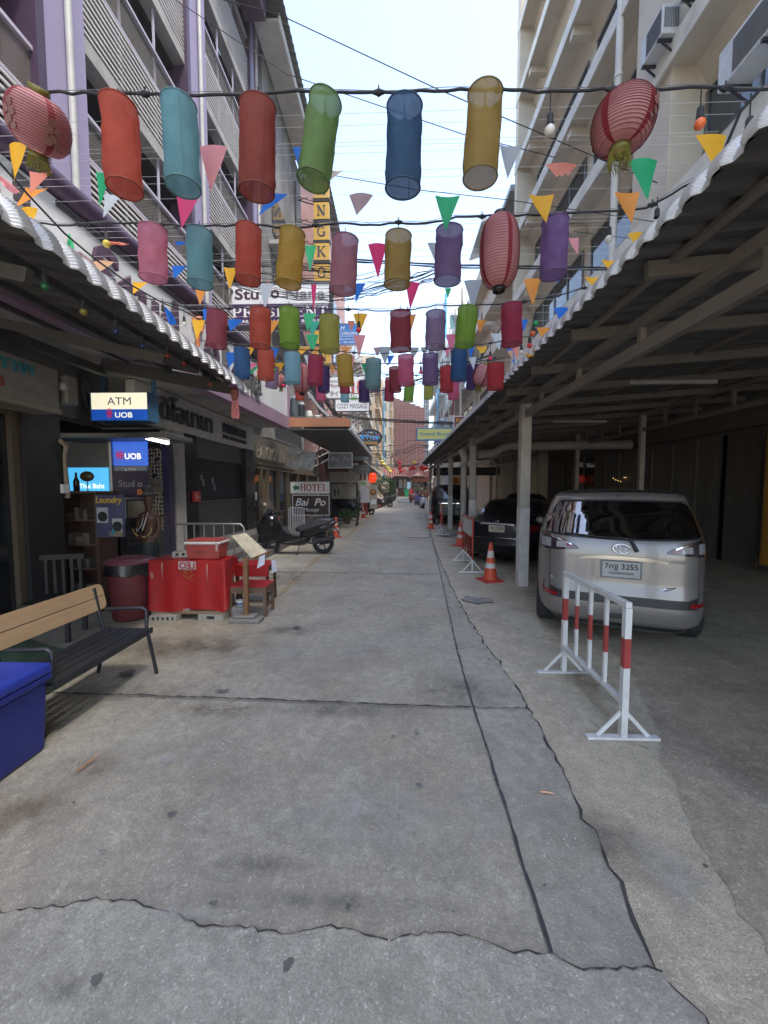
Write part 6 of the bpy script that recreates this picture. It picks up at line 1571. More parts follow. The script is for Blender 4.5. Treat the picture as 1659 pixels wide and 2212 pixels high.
for i in range(9):
    for j in range(5):
        a_, b_ = .08+.095*i, .12+.17*j; p = A_[0].lerp(A_[3], a_).lerp(A_[1].lerp(A_[2], a_), b_) + nn*.016
        d1 = (A_[3]-A_[0])*r.uniform(.02,.07); d2 = (A_[1]-A_[0])*r.uniform(.03,.09)
        q.bar(p, p+d1*r.choice((1,.3))+d2*r.choice((1,.2)), .005, .002, nn)
q.build('handwriting', mat('ink_grey', (.16,.12,.09), .6), MS)
MB().bar(A_[3]+Vector((-.01,0,-.01)), A_[2]+Vector((.02,0,-.01)), .02, .03).build('ledge', WD, MS)
mb = MB(); p0, p1 = AY(560,1203,4.86), AY(572,1197,4.9)
mb.poly([p0, p1, p1+Vector((-.005,.0,-.13)), p0+Vector((-.03,-.01,-.15))][::-1], None, .002); mb.build('receipt', mat('paper_bluish', (.55,.58,.66), .7), MS)
CM = mat('worn_cement', (.24,.225,.20), .9, var=.2, scale=10, dirt=(.1,.09,.08), dscale=6, bump=.3, bscale=30)
b_ = MB().box(-2.10,-1.70,4.70,4.88,.004,.06).box(-2.04,-1.77,4.72,4.86,.061,.095); b_.build('base_slab', CM, MS, bevel=.02)
tag(MB().box(-2.16,-1.93,4.90,5.06,.004,.15).build('cement_lump', CM, bevel=.04), 'rough grey cement lump beside the foot of the menu stand', 'block')
cup = thing('ash_bowl', 'small white and blue bowl sitting on the cement lump', 'bowl', (-2.05,4.97,.151))
MB().lathe([(.001,0),(.04,0),(.052,.03),(.055,.075),(.05,.075),(.046,.03),(.001,.02)], n=20).build('bowl_body', mat('bowl_white', (.5,.5,.48), .4), cup, local=True)
MB().lathe([(.0475,.02),(.0545,.035),(.0555,.05)], n=20).build('blue_pattern', mat('bowl_blue', (.04,.08,.25), .4, var=.6, scale=60), cup, local=True)
def stool(name, label, x0, x1, y0, y1, zt, skirt, m, cat='stool'):
    t = thing(name, label, cat, ((x0+x1)/2,(y0+y1)/2,0))
    for x in (x0+.02,x1-.02):
        for y in (y0+.02,y1-.02): MB().box(x-.02,x+.02,y-.02,y+.02,.01,zt-.09).build('leg', m, t, bevel=.003)
    f = MB().box(x0,x1,y0,y0+.035,zt-.10,zt-.018).box(x0,x1,y1-.035,y1,zt-.10,zt-.018).box(x0,x0+.035,y0+.036,y1-.036,zt-.10,zt-.018).box(x1-.035,x1,y0+.036,y1-.036,zt-.10,zt-.018)
    f.build('apron', m, t)
    MB().box(x0-.005,x1+.005,y0-.005,y1+.005,zt-.017,zt).build('seat', RED, t, bevel=.004)
    g_ = MB().box(x0+.01,x0+.03,y0+.04,y1-.04,.12,.15).box(x1-.03,x1-.01,y0+.04,y1-.04,.12,.15).box(x0+.04,x1-.04,(y0+y1)/2-.01,(y0+y1)/2+.01,.15,.18); g_.build('stretcher', m, t)
    if skirt:
        s_ = MB(); s_.box(x0-.008,x1+.008,y0-.012,y0-.006,zt-.17,zt-.001).box(x0-.014,x0-.008,y0-.006,y1,zt-.14,zt-.001); s_.build('cloth_skirt', RED, t)
    return t
OLDW = mat('old_wood', (.14,.085,.05), .75, var=.25, scale=7, stretch=(1,1,5))
stool('low_stool', 'low wooden stool with worn red top beside the menu stand', -2.19, -1.70, 4.95, 5.30, .42, False, OLDW)
stool('side_table', 'small dark wooden table with red cloth front behind the low stool', -2.33, -1.85, 5.50, 5.88, .585, True, mat('dark_stool_wood', (.06,.03,.022), .6, var=.2))
pp_ = MB(); p = AY(586,1210,5.53); pp_.poly([p, p+Vector((.07,0,.0)), p+Vector((.085,0,-.16)), p+Vector((.01,0,-.19))][::-1], None, .002); tag(pp_.build('paper_sheet', mat('paper_bluish', (.55,.58,.66), .7)), 'crumpled pale blue paper hanging from the corner of the small table', 'paper')
# steel railing on the left and small one by the sign
def railing(name, label, pts, h, n_, m, r0=.02):
    a, b = pts; t = thing(name, label, 'railing', (a+b)/2)
    d = (b-a).normalized(); zz = Vector((0,0,1))
    MB().tube([a, a+zz*(h-.06), a+zz*h+d*.06, b+zz*h-d*.06, b+zz*(h-.06), b], r0, 8).build('frame', m, t)
    MB().tube([a+zz*.16, b+zz*.16], r0*.9, 8).build('lower_rail', m, t)
    for k in range(1, n_): p = a.lerp(b, k/n_); MB().tube([p+zz*.17, p+zz*(h-.01)], r0*.75, 8).build('bar', m, t)
    return t
railing('steel_railing', 'tubular steel railing behind the red table', (Vector((-4.22,7.15,.475)), Vector((-2.76,7.15,.006))), .0, 0, STEEL) if False else None
a, b = Vector((-4.33,7.12,.006)), Vector((-2.80,7.03,.006))
railing('steel_railing', 'long tubular steel railing behind the red table and cool box', (a, b), 1.02, 8, STEEL, .021)
a, b = AY(624,1134,12.4), AY(657,1134,12.4); a.z = b.z = .01
railing('white_barrier', 'small white barred barrier leaning before the brown massage board', (a, b), 1.05, 9, mat('rail_white', (.50,.50,.50), .5, dirt=(.2,.2,.2), dscale=6), .016)

# ================================================================== SCOOTER (local: x forward to the left is -x in the street; built facing -X, y = depth)
GB = mat('scooter_gloss', (.008,.008,.009), .2, coat=.6, var=.1)
MBK = mat('scooter_matt', (.022,.022,.024), .45, var=.2, scale=12)
SEAT = mat('seat_vinyl', (.030,.030,.034), .42, var=.15, scale=20, bump=.1, bscale=80)
def slabshape(pts, w, m, name, parent, taper=.82, rnd_=True):
    """side outline (x, z) given a rounded thickness across y"""
    k = len(pts); c = Vector((sum(p[0] for p in pts)/k, 0, sum(p[1] for p in pts)/k)); mb = MB(); vs = []
    lay = ((-1,taper*.9),(-.82,taper+.1),(-.4,1.0),(.4,1.0),(.82,taper+.1),(1,taper*.9))
    for f, s in lay:
        for x, z in pts: vs.append((c.x+(x-c.x)*s, f*w/2, c.z+(z-c.z)*s))
    fs = [(i*k+j, i*k+(j+1)%k, (i+1)*k+(j+1)%k, (i+1)*k+j) for i in range(len(lay)-1) for j in range(k)]
    mb.add(vs, fs, True); mb.add(vs[:k], [tuple(reversed(range(k)))]); mb.add(vs[-k:], [tuple(range(k))])
    o = mb.build(name, m, parent, local=True)
    return o
def smooth_poly(pts, it=2):
    for _ in range(it):
        q = []
        for a, b in zip(pts, pts[1:]+pts[:1]): q += [(a[0]*.75+b[0]*.25, a[1]*.75+b[1]*.25), (a[0]*.25+b[0]*.75, a[1]*.25+b[1]*.75)]
        pts = q
    return pts
def scooter(name, label, loc, rz, body=GB, big=True, group=None):
    t = thing(name, label, 'motor scooter' if big else 'motorbike', loc, rz, group)
    def whl(x, r, w):
        o = MB().lathe([(r*.66,-w*.4),(r*.86,-w/2),(r,-w*.2),(r,w*.2),(r*.86,w/2),(r*.66,w*.4)], (x,0,r), 28, axis=(0,1,0)).build('wheel', RUBBER, t, local=True)
        m = MB().torus((x,0,r), r*.66, .016, (0,1,0), 24, 6)
        for k in range(5): a = 2*math.pi*k/5; m.bar((x,0,r),(x+r*.66*math.cos(a),0,r+r*.66*math.sin(a)), .03, .03, (0,1,0))
        m.lathe([(.001,-.05),(.05,-.05),(.05,.05),(.001,.05)], (x,0,r), 12, axis=(0,1,0)); m.build('rim', DKMET, o, local=True)
    whl(.62, .265, .14); whl(-.72, .275, .12)
    S = lambda pts, w, m, nm, it=2, tp=.82: slabshape(smooth_poly(pts, it), w, m, nm, t, tp)
    S([(-.98,.52),(-.90,.42),(-.62,.34),(-.40,.30),(-.30,.44),(-.36,.62),(-.42,.80),(-.56,.98),(-.78,1.0),(-.92,.82),(-1.0,.64)], .40, body, 'front_fairing')
    S([(-.62,.34),(-.35,.22),(.15,.20),(.30,.30),(.32,.42),(.02,.44),(-.22,.50),(-.32,.62),(-.42,.70)], .38, body, 'floor_tunnel')
    S([(.02,.40),(.25,.36),(.50,.48),(.80,.60),(.98,.78),(.94,.84),(.62,.78),(.34,.68),(.08,.62)], .34, body, 'rear_body')
    S([(.30,.30),(.62,.22),(.80,.26),(.74,.40),(.55,.44),(.36,.40)], .26, MBK, 'engine_cover')
    S([(-.06,.62),(.02,.54),(.30,.60),(.50,.70),(.88,.80),(.84,.87),(.60,.90),(.42,.86),(.30,.76),(.02,.70)], .32, SEAT, 'seat', 2, .9)
    S([(-.84,.86),(-.70,.98),(-.56,1.04),(-.60,1.16),(-.66,1.17),(-.80,1.02)], .30, mat('windscreen_smoke', (.03,.032,.035), .08), 'windscreen', 1)
    S([(-1.0,.38),(-.90,.30),(-.52,.34),(-.48,.40),(-.70,.56),(-.90,.54)], .16, MBK, 'front_mudguard')
    MB().bar((-.18,-.195,.36),(.22,-.195,.40),.012,.05,(0,1,0)).build('footboard', MBK, t, local=True)
    MB().tube([(-.30,-.196,.30),(-.05,-.197,.33),(.16,-.196,.40)], .008, 6).build('side_strip', STEEL, t, local=True)
    MB().tube([(-.50,0,.95),(-.46,0,1.06)], .03, 8).tube([(-.46,.0,1.05),(-.42,-.22,1.07),(-.34,-.34,1.04)], .014, 8).tube([(-.46,.0,1.05),(-.42,.22,1.07),(-.34,.34,1.04)], .014, 8).build('handlebar', DKMET, t, local=True)
    for s in (-1,1):
        MB().tube([(-.38,s*.27,1.06),(-.32,s*.38,1.03)], .02, 8).build('grip', RUBBER, t, local=True)
        MB().tube([(-.44,s*.22,1.07),(-.48,s*.32,1.06)], .006, 5).build('brake_lever', STEEL, t, local=True)
    MB().tube([(.2,-.15,.30),(.45,-.17,.28),(.60,-.18,.33)], [.02,.03,.05], 10).tube([(.60,-.18,.33),(.92,-.18,.44)], [.055,.06], 14).build('exhaust', MBK, t, local=True)
    MB().tube([(.68,-.10,.30),(.78,-.12,.72)], .018, 8).build('shock_absorber', mat('damper_gold', (.25,.17,.07), .4, .5), t, local=True)
    MB().tube([(.05,-.12,.22),(.0,-.22,.01)], .011, 6).tube([(-.03,-.22,.012),(.03,-.22,.012)], .012, 5).build('kickstand', DKMET, t, local=True)
    MB().box(.93,.985,-.12,.12,.76,.81).build('tail_light', TAILR, t, local=True, bevel=.01)
    MB().tube([(.90,0,.66),(1.02,0,.50)], .02, 6).box(1.0,1.012,-.10,.10,.40,.55).build('rear_mudguard', MBK, t, local=True)
    MB().ball((-.93,0,.74), .09, 12, 8, (.5,1.4,.8)).build('headlight', mat('lamp_lens', (.12,.12,.13), .08), t, local=True)
    if not big:
        for s in (-1,1): MB().tube([(-.44,s*.26,1.07),(-.42,s*.32,1.22)], .006, 5).ball((-.42,s*.33,1.25), .06, 10, 6, (.3,1.1,.8)).build('mirror', MBK, t, local=True)
    else:
        text('XMAX', mat('decal_grey', (.25,.25,.26), .4), t, (.58,-.172,.64), (1,0,.42), (-.42,0,1), width=.13, local=True, th=.003)
        MB().torus((-.60,-.200,.76), .03, .005, (0,-1,0), 14, 5).build('badge', STEEL, t, local=True)
    return t
gsc = G(650,1196)
sc_big = scooter('maxi_scooter', 'large black scooter parked crosswise before the HOTEL sign', (gsc.x-.06, 9.85, .008), R(4))
sc_big.scale = (1.03,1.0,1.03)
small = scooter('parked_motorbike', 'dark motorbike beside the small cone under the menu poster', G(786,1111), R(-28), MBK, False, 'motorbikes down the lane'); small.scale = (.9,.9,.9)
far_bikes = [(826,1096,200,'dark motorbike in front of the bush, nearest of the left row'),(838,1090,70,'grey motorbike with chrome parts at the end of the left row'),(846,1083,60,'motorbike with a basket behind the left row, almost hidden'),
             (893,1085,120,'red motorbike in the right hand row near the street end'),(901,1091,100,'blue motorbike in the middle of the right hand row'),(912,1098,95,'white and blue motorbike nearest in the right hand row'),(897,1080,80,'silver motorbike farthest in the right hand row')]
cols_ = [MBK, mat('bike_grey', (.3,.3,.31), .3, .4), MBK, mat('bike_red', (.5,.04,.02), .3), mat('bike_blue', (.03,.08,.35), .3), mat('bike_white', (.55,.57,.6), .3), mat('bike_silver', (.4,.42,.42), .3, .5)]
for (u, v, a, lb), m in zip(far_bikes, cols_):
    c = dup(small, G(u, v), R(a), lb, .95)
    for ch in kids(c):
        if ch.name.startswith(('front_fairing','floor_tunnel','rear_body')): 
            ch.data = ch.data.copy(); ch.data.materials[0] = m
# small wheel of a trolley next to the cone
tw_ = thing('hand_trolley', 'folded trolley with one small black wheel beside the tall cone', 'trolley', G(712,1162)); p = G(712,1162)
MB().lathe([(.06,-.025),(.12,-.03),(.13,0),(.12,.03),(.06,.025)], p+Vector((0,0,.13)), 18, axis=(.3,1,0)).build('wheel', RUBBER, tw_)
MB().lathe([(.001,-.02),(.06,-.02),(.06,.02),(.001,.02)], p+Vector((0,0,.13)), 12, axis=(.3,1,0)).tube([p+Vector((0,.02,.13)), p+Vector((-.25,.3,.75)), p+Vector((-.3,.4,.8))], .02, 6).build('frame', DKMET, tw_)
# red post base by the second cone
rp = G(792,1112); tag(MB().box(rp.x-.07,rp.x+.07,rp.y-.1,rp.y+.1,.03,.9).box(rp.x-.3,rp.x+.3,rp.y-.3,rp.y+.3,.004,.03).build('red_stanchion', mat('red_post', (.2,.03,.025), .6)), 'short red post on a flat red base near the motorbike', 'post')
mb = MB(); mb.poly([G(798,1101,.165), G(833,1089,.165), G(838,1084,.165), G(815,1084,.165)]) ; struct('red_carpet', mb, mat('carpet_red', (.25,.05,.04), .9))

# ================================================================== SHOP OF THE INN (behind scooter)
IN = thing('guest_house', 'dim glass ground floor of the inn with raised letters behind the black scooter', 'building', (-4.4,14,0))
MB().box(-4.9,-4.5,11.62,22,.16,3.4).build('interior_wall', mat('olive_dark_wall', (.085,.075,.055), .8, var=.3, scale=2), IN)
MB().box(-4.48,-4.46,11.9,15.6,.2,2.3).build('glass', GLASS, IN)
f = MB()
for y in (11.7, 12.5, 13.1, 14.3, 15.6, 17.2, 19): f.box(-4.47,-4.36,y,y+.12,.16,2.5)
f.box(-4.47,-4.365,11.7,22,2.3,2.42); f.build('frame', mat('brown_frame', (.09,.07,.045), .6), IN)
MB().box(-4.5,-4.34,11.62,16.6,2.43,3.3).build('fascia', mat('bronze_fascia', (.10,.085,.065), .6, var=.2), IN)
slab('BANGKOK INN', mat('bronze_letter', (.20,.18,.14), .5), IN, (-4.33,11.95,2.62), YR, ZU, 3.0, .40, th=.05)
cu = MB()
for k in range(9): cu.box(-4.455,-4.44,12.62+.05*k,12.64+.05*k,.3,2.0)
cu.build('door_handle_bar', mat('brass_bar', (.25,.18,.1), .4, .6), IN)
for y, z in ((12.2,2.05),(12.0,2.0),(13.5,2.05)): MB().box(-4.455,-4.45,y,y+.25,z-.15,z+.05).build('window_sticker', mat('orange_print2', (.40,.13,.04), .5, var=.6, scale=12), IN)
MB().box(-4.455,-4.45,12.15,12.3,1.3,1.55).build('window_sticker', PANW, IN)
fn = thing('pedestal_fan', 'white pedestal fan with round guard behind the scooter', 'fan', AY(571,1114,11.8)); fn.location.z = .17
c = AY(573,1090,11.8)
g_ = MB().torus(c, .20, .006, (.4,-1,0), 28, 5).torus(c, .13, .003, (.4,-1,0), 24, 4).torus(c, .07, .003, (.4,-1,0), 20, 4)
Mx = Vector((.4,-1,0)).to_track_quat('Z','Y').to_matrix()
for k in range(20): a = 2*math.pi*k/20; g_.tube([c, c+Mx@Vector((.2*math.cos(a),.2*math.sin(a),0))], .0022, 4, False)
g_.build('guard', mat('fan_guard', (.25,.2,.17), .5), fn)
bl = MB()
for k in range(3):
    a = 2*math.pi*k/3+.4; bl.poly([c+Mx@Vector((.02*math.cos(a+x)*0+r_*math.cos(a+x), r_*math.sin(a+x), -.03)) for r_, x in ((.02,0),(.15,-.35),(.17,.0),(.14,.5))])
bl.build('blade', mat('fan_blade', (.12,.08,.06), .4), fn)
MB().ball(c+Vector((.0,-.06,0)), .06, 12, 8).tube([c+Vector((-.02,.06,-.05)), Vector((c.x-.02,11.86,.2))], .018, 8).lathe([(.16,0),(.15,.03),(.03,.06)], (c.x-.02,11.86,.172), 18).build('stand', mat('fan_cream', (.42,.40,.32), .4), fn)
for k, (u, v, w_, h_3, rot, lb) in enumerate(((660,993,.62,.58,-.22,'big tilted board with a worn street map under the orange edged canopy'),(637,974,.42,.30,.5,'small crooked paper card above the tilted map board'),(634,1004,.40,.22,-.5,'small crooked paper card below the tilted map board'))):
    c = AY(u, v, 12.6-.1*k); a_ = Vector((math.cos(rot),0,math.sin(rot))); b_ = Vector((-math.sin(rot),0,math.cos(rot)))
    mb = MB(); panel(mb, c-a_*w_/2-b_*h_3/2, a_, b_, w_, h_3, .015)
    tag(mb.build('map_board' if k == 0 else 'paper_card', mat('map_print' if k == 0 else 'card_print', (.30,.29,.26), .6, var=.55, scale=7, dirt=(.12,.12,.11), dscale=9, damt=.7)), lb, 'board' if k == 0 else 'card')
MB().tube([AY(690,965,12.9), AY(684,985,12.6), AY(692,1000,12.6), AY(700,985,12.8), AY(708,1004,12.9)], .02, 6).tube([AY(680,975,12.7), AY(700,990,12.7), AY(686,1006,12.7)], .012, 5).build('cable_bundle', RUBBER, IN)
# ================================================================== CARVED FIGURE
FG = thing('carved_figure', 'carved wooden woman figure with black bowler hat, orange flower and flower garland', 'statue', (-3.55,5.65,0))
CW2 = mat('carved_wood', (.10,.04,.022), .5, var=.25, scale=6)
fx, fy = AY(317,1100,5.65).x, 5.65
bl = MB().lathe([(.16,.02),(.17,.3),(.165,.60),(.14,.85),(.12,.98),(.13,1.1),(.16,1.20),(.175,1.27),(.15,1.32),(.07,1.345),(.052,1.37),(.05,1.41),(.06,1.43),(.078,1.47),(.085,1.53),(.075,1.60),(.04,1.64),(.001,1.65)], (fx,fy,0), 24)
bl.v = [(fx+(x-fx)*1.05, fy+(y-fy)*.72, z) for x, y, z in bl.v]
for s in (-1,1): bl.tube([(fx+s*.17,fy,1.26),(fx+s*.21,fy-.03,1.08),(fx+s*.16,fy-.12,.95),(fx+s*.04,fy-.15,1.0)], [.042,.036,.03,.026], 8)
bl.ball((fx,fy-.085,1.52), .012, 6, 4, (1,1.3,1.6))
bl.build('body', CW2, FG)
MB().lathe([(.155,.02),(.19,.05),(.175,.5),(.15,.86),(.135,.9)], (fx,fy,0), 24).build('skirt', mat('dark_skirt', (.02,.025,.022), .7, var=.4, scale=25), FG)
for s in (-1,1): MB().ball((fx+s*.03,fy-.062,1.545), .009, 6, 4).build('eye', mat('eye_pale', (.3,.27,.2), .4), FG)
MB().ball((fx,fy-.066,1.49), .016, 8, 4, (1.2,.5,.4)).build('mouth', mat('lip_red', (.2,.04,.03), .5), FG)
MB().lathe([(.155,1.575),(.16,1.585),(.10,1.60),(.098,1.66),(.08,1.71),(.04,1.735),(.001,1.74)], (fx,fy,0), 26).build('hat', mat('hat_black', (.03,.028,.03), .7), FG)
MB().lathe([(.101,1.603),(.102,1.625)], (fx,fy,0), 26).build('hat_band', mat('hat_band', (.1,.08,.08), .6), FG)
fl = MB(); c = Vector((fx-.09,fy-.08,1.63))
for k in range(5): a = 2*math.pi*k/5; fl.ball(c+Vector((.03*math.cos(a),-.01,.03*math.sin(a))), .022, 8, 5, (1,.5,1))
fl.build('flower', mat('flower_orange', (.65,.18,.04), .6), FG)
MB().tube([(fx-.02,fy-.11,1.30),(fx-.05,fy-.14,1.15),(fx-.13,fy-.15,1.06),(fx-.15,fy-.13,1.10)], .007, 6).tube([(fx+.05,fy-.09,1.33),(fx+.02,fy-.14,1.2),(fx-.03,fy-.15,1.08)], .012, 6).build('white_ribbon', mat('ribbon_white', (.6,.6,.6), .7), FG)
gl = MB(); r = random.Random(4)
for k in range(34):
    a = math.pi*(1+k/33); gl.ball((fx-.03+.17*math.cos(a), fy-.15+r.uniform(-.01,.01), 1.11+.13*math.sin(a)), r.uniform(.009,.015), 6, 4)
FG.scale = (.82,.82,1)
gl.build('garland', mat('garland_yellow', (.45,.36,.12), .7), FG)

# ================================================================== FAR END
RS = thing('wooden_restaurant', 'low brown wooden restaurant closing the lane under orange bunting', 'building', (2,72,0))
a, b = AY(822,1073,72), AY(935,1073,72); bw = mat('brown_boards', (.09,.035,.02), .7, var=.3, scale=3)
MB().box(a.x,b.x,72,76,0,1.5).box(a.x,b.x,72.2,76,3.4,4.2).build('wall', bw, RS)
MB().box(a.x,b.x,74,76,1.5,3.4).build('inner_wall', mat('inner_brown', (.12,.08,.05), .8), RS)
f = MB()
for k in range(8): x = a.x+(b.x-a.x)*k/7; f.box(x-.12,x+.12,71.9,72.15,0,3.5)
f.build('post', bw, RS)
MB().add([(a.x-1.5,69.8,3.7),(b.x+2,69.8,3.7),(b.x+2,76,5.4),(a.x-1.5,76,5.4),(a.x-1.5,69.8,3.8),(b.x+2,69.8,3.8),(b.x+2,76,5.5),(a.x-1.5,76,5.5)], [(3,2,1,0),(4,5,6,7),(0,1,5,4),(1,2,6,5),(2,3,7,6),(3,0,4,7)]).build('roof', mat('rusty_roof', (.14,.07,.04), .7, var=.4, scale=.6), RS)
for u, w_ in ((862,2.2),(878,1.0)): p = AY(u,1065,73); MB().box(p.x,p.x+w_,73,73.05,1.6,3.2).build('window', mat('daylit_curtain', (.5,.5,.47), .7), RS)
p = AY(884,1047,71); s = Sign('blue_poster', 'bright pale blue poster on the restaurant wall', 879, 1041, 887, 1057, 71, mat('poster_lblue', (.4,.6,.75), .5), .05, cat='poster')
s = Sign('festival_banner', 'red festival banner with white capitals over the lane end', 841, 1014, 899, 1025, 44, mat('banner_red', (.55,.05,.02), .5), .04, cat='banner')
s.text('SO', LW, .18, .15, fw=.13, fh=.7, off=.03); s.text('MVITHAI', LW, .42, .15, fw=.5, fh=.7, off=.03)
tr_ = MB().tube([(-2.5,44.1,4.2),(6.5,44.1,4.2)], .04, 6); tag(tr_.build('banner_cable', RUBBER), 'cable carrying the red festival banner across the lane end', 'cable')
bun = thing('bunting', 'orange and white zigzag bunting across the end of the lane', 'bunting', (2,43,3.6))
r = random.Random(14); m1 = MB(); m2 = MB()
for k in range(60):
    u = 826+1.85*k; v = 1009+9*math.sin((k/60)*math.pi*3.0)**2 + r.uniform(-1,1); v += 1; p = AY(u, v, 43+.04*(k%3)); q = AY(u+3.6, v+.5, 43.1); e = AY(u+1.8+r.uniform(-.5,.5), v+r.uniform(13,19), 43.05)
    (m1 if k % 2 else m2).add([p, e, q], [(0,1,2)])
m1.build('pennant', mat('bunting_orange', (.75,.10,.02), .7, trans=.3), bun); m2.build('pennant', mat('bunting_white', (.65,.60,.60), .7, trans=.3), bun)
BR = mat('ball_red', (.60,.02,.02), .5); BY_ = mat('ball_yellow', (.70,.58,.10), .5)
for i, (pts, lb) in enumerate(((((828,1003,1),(833,1007,1),(836,1010,1),(839,1014,1),(843,1019,1),(826,997,1)),'string of yellow paper balls at the left of the banner'),(((863,999,0),(864,1007,0),(863,1012,0),(866,1018,0)),'string of red paper balls above the middle of the banner'),(((895,999,1),(892,1009,0),(888,1011,0),(886,1014,0),(896,1012,0)),'red paper balls with one yellow ball on top, right of the banner'),(((911,1009,0),(915,1010,0),(919,1012,0),(923,1010,0),(913,1014,0)),'row of red paper balls below the far roof corner'))):
    t = thing('paper_ball_string', lb, 'decoration', AY(pts[0][0], pts[0][1], 41), 0, 'paper ball strings at the lane end')
    for u, v, c_ in pts: MB().ball(AY(u,v,41), .20, 12, 8, (1,1,.9)).build('paper_ball', BY_ if c_ else BR, t)
    MB().tube([AY(u,v-2,41.0) for u, v, _ in pts], .012, 4).build('cord', RUBBER, t)
um = thing('white_umbrella', 'white market umbrella by the shops at the lane end, right', 'umbrella', AY(915,1075,60)); um.location.z = 0
c = AY(915,1045,60); MB().lathe([(.001,.45),(.6,.35),(1.25,.1),(1.6,-.2),(1.55,-.2)], c, 16).build('canopy', mat('umbrella_white', (.6,.62,.64), .7), um)
MB().tube([(c.x,60,0),(c.x,60,c.z+.3)], .04, 6).build('pole', STEEL, um)
for u, m_, lb, w_ in ((878.5,'bin_green','green wheeled bin before the restaurant wall',.5),(888,'bin_red','red basket bin right of the green bin',.45)):
    p = G(u,1075.5); t = thing('waste_bin', lb, 'bin', (p.x,68,0)); x = AY(u,1070,68).x
    MB().add([(x-w_*.8/2,67.7,0),(x+w_*.8/2,67.7,0),(x+w_*.8/2,68.2,0),(x-w_*.8/2,68.2,0),(x-w_,67.6,1.3),(x+w_,67.6,1.3),(x+w_,68.3,1.3),(x-w_,68.3,1.3)], [(3,2,1,0),(4,5,6,7),(0,1,5,4),(1,2,6,5),(2,3,7,6),(3,0,4,7)]).build('bin_body', mat(m_, (.02,.25,.10) if 'green' in m_ else (.4,.03,.03), .5), t)
    MB().box(x-w_-.03,x+w_+.03,67.55,68.35,1.31,1.42).build('lid', mat(m_, (.02,.25,.10), .5), t)
st_ = thing('corner_stall', 'cluttered orange fronted stall at the right of the lane end', 'stall', (4,55,0))
a, b = AY(893,1080,58), AY(925,1080,58); MB().box(a.x,b.x,58,60,0,.9).box(a.x,b.x,58,60,2.5,3.0).build('counter', mat('stall_orange', (.35,.10,.03), .6), st_)
r = random.Random(2)
for k in range(16): x = r.uniform(a.x,b.x-.4); z = r.choice((.95,1.4,1.9)); MB().box(x,x+.3,58.1,58.4,z,z+.35).build('goods', mat('goods_%d' % (k%4), ((.5,.4,.2),(.2,.35,.15),(.6,.55,.5),(.45,.12,.06))[k%4], .6), st_)
# people (tiny in the picture)
def person(label, loc, rz, top, legs, lean=0.0, h=1.65):
    t = thing('person', label, 'person', loc, rz); s = h/1.7
    V = {'pel':(0,0,.92,.13),'wa':(0,0,1.08,.12),'ch':(0,-lean*.5,1.30,.155),'nk':(0,-lean,1.46,.055),'hd':(0,-lean*1.1,1.60,.10),'tp':(0,-lean*1.1,1.70,.06),
         'hl':(-.1,0,.86,.09),'kl':(-.11,-.06,.48,.06),'al':(-.11,.03,.09,.042),'fl':(-.11,-.1,.04,.04),'hr':(.1,0,.86,.09),'kr':(.12,.05,.48,.06),'ar':(.12,.14,.10,.042),'fr':(.12,.02,.04,.04),
         'sl':(-.2,-lean*.6,1.38,.05),'el':(-.26,-.04,1.12,.038),'wl':(-.23,-.2,.93,.028),'gl':(-.23,-.26,.88,.03),'sr':(.2,-lean*.6,1.38,.05),'er':(.26,.03,1.12,.038),'wr':(.24,-.06,.90,.028),'gr':(.24,-.1,.83,.03)}
    E = [('pel','wa'),('wa','ch'),('ch','nk'),('nk','hd'),('hd','tp'),('pel','hl'),('hl','kl'),('kl','al'),('al','fl'),('pel','hr'),('hr','kr'),('kr','ar'),('ar','fr'),('ch','sl'),('sl','el'),('el','wl'),('wl','gl'),('ch','sr'),('sr','er'),('er','wr'),('wr','gr')]
    ks = list(V); me = D.meshes.new('body'); me.from_pydata([(V[k][0]*s,V[k][1]*s,V[k][2]*s) for k in ks], [(ks.index(a),ks.index(b)) for a, b in E], [])
    o = D.objects.new('body', me); COL.objects.link(o); o.modifiers.new('s','SKIN'); o.modifiers.new('d','SUBSURF').levels = 1
    for i, k in enumerate(ks): me.skin_vertices[0].data[i].radius = (V[k][3]*s,)*2
    me.skin_vertices[0].data[0].use_root = True
    dg = bpy.context.evaluated_depsgraph_get(); m2 = D.meshes.new_from_object(o.evaluated_get(dg)); D.objects.remove(o)
    for m_ in (mat('skin_tan', (.35,.19,.12), .6), top, legs): m2.materials.append(m_)
    for p in m2.polygons:
        z = p.center.z/s; p.material_index = 2 if .12 < z < .95 and abs(p.center.x) < .2*s else (1 if .95 <= z < 1.44 and abs(p.center.x) < .25*s else 0); p.use_smooth = True
    o = D.objects.new('body', m2); COL.objects.link(o); o.parent = t
    MB().ball((0,-lean*1.1*s+.015,1.64*s), .108*s, 12, 8, (.95,1,1)).build('hair', mat('hair_black', (.015,.012,.01), .7), t, local=True)
    return t
person('person in a pale top walking past the restaurant wall', (AY(857,1070,66).x,66,0), R(90), mat('top_pale', (.5,.45,.4), .8), mat('trousers_tan', (.3,.24,.17), .8), .03)
person('person in a white shirt standing near the green bin', (AY(890,1070,67.5).x-.3,70,0), R(20), mat('shirt_white', (.7,.7,.7), .8), mat('trousers_dark', (.05,.05,.06), .8))
person('person in a grey top by the motorbikes on the left', (AY(846,1070,60).x,60,0), R(150), mat('top_grey', (.25,.25,.27), .8), mat('trousers_dark', (.05,.05,.06), .8), .05)
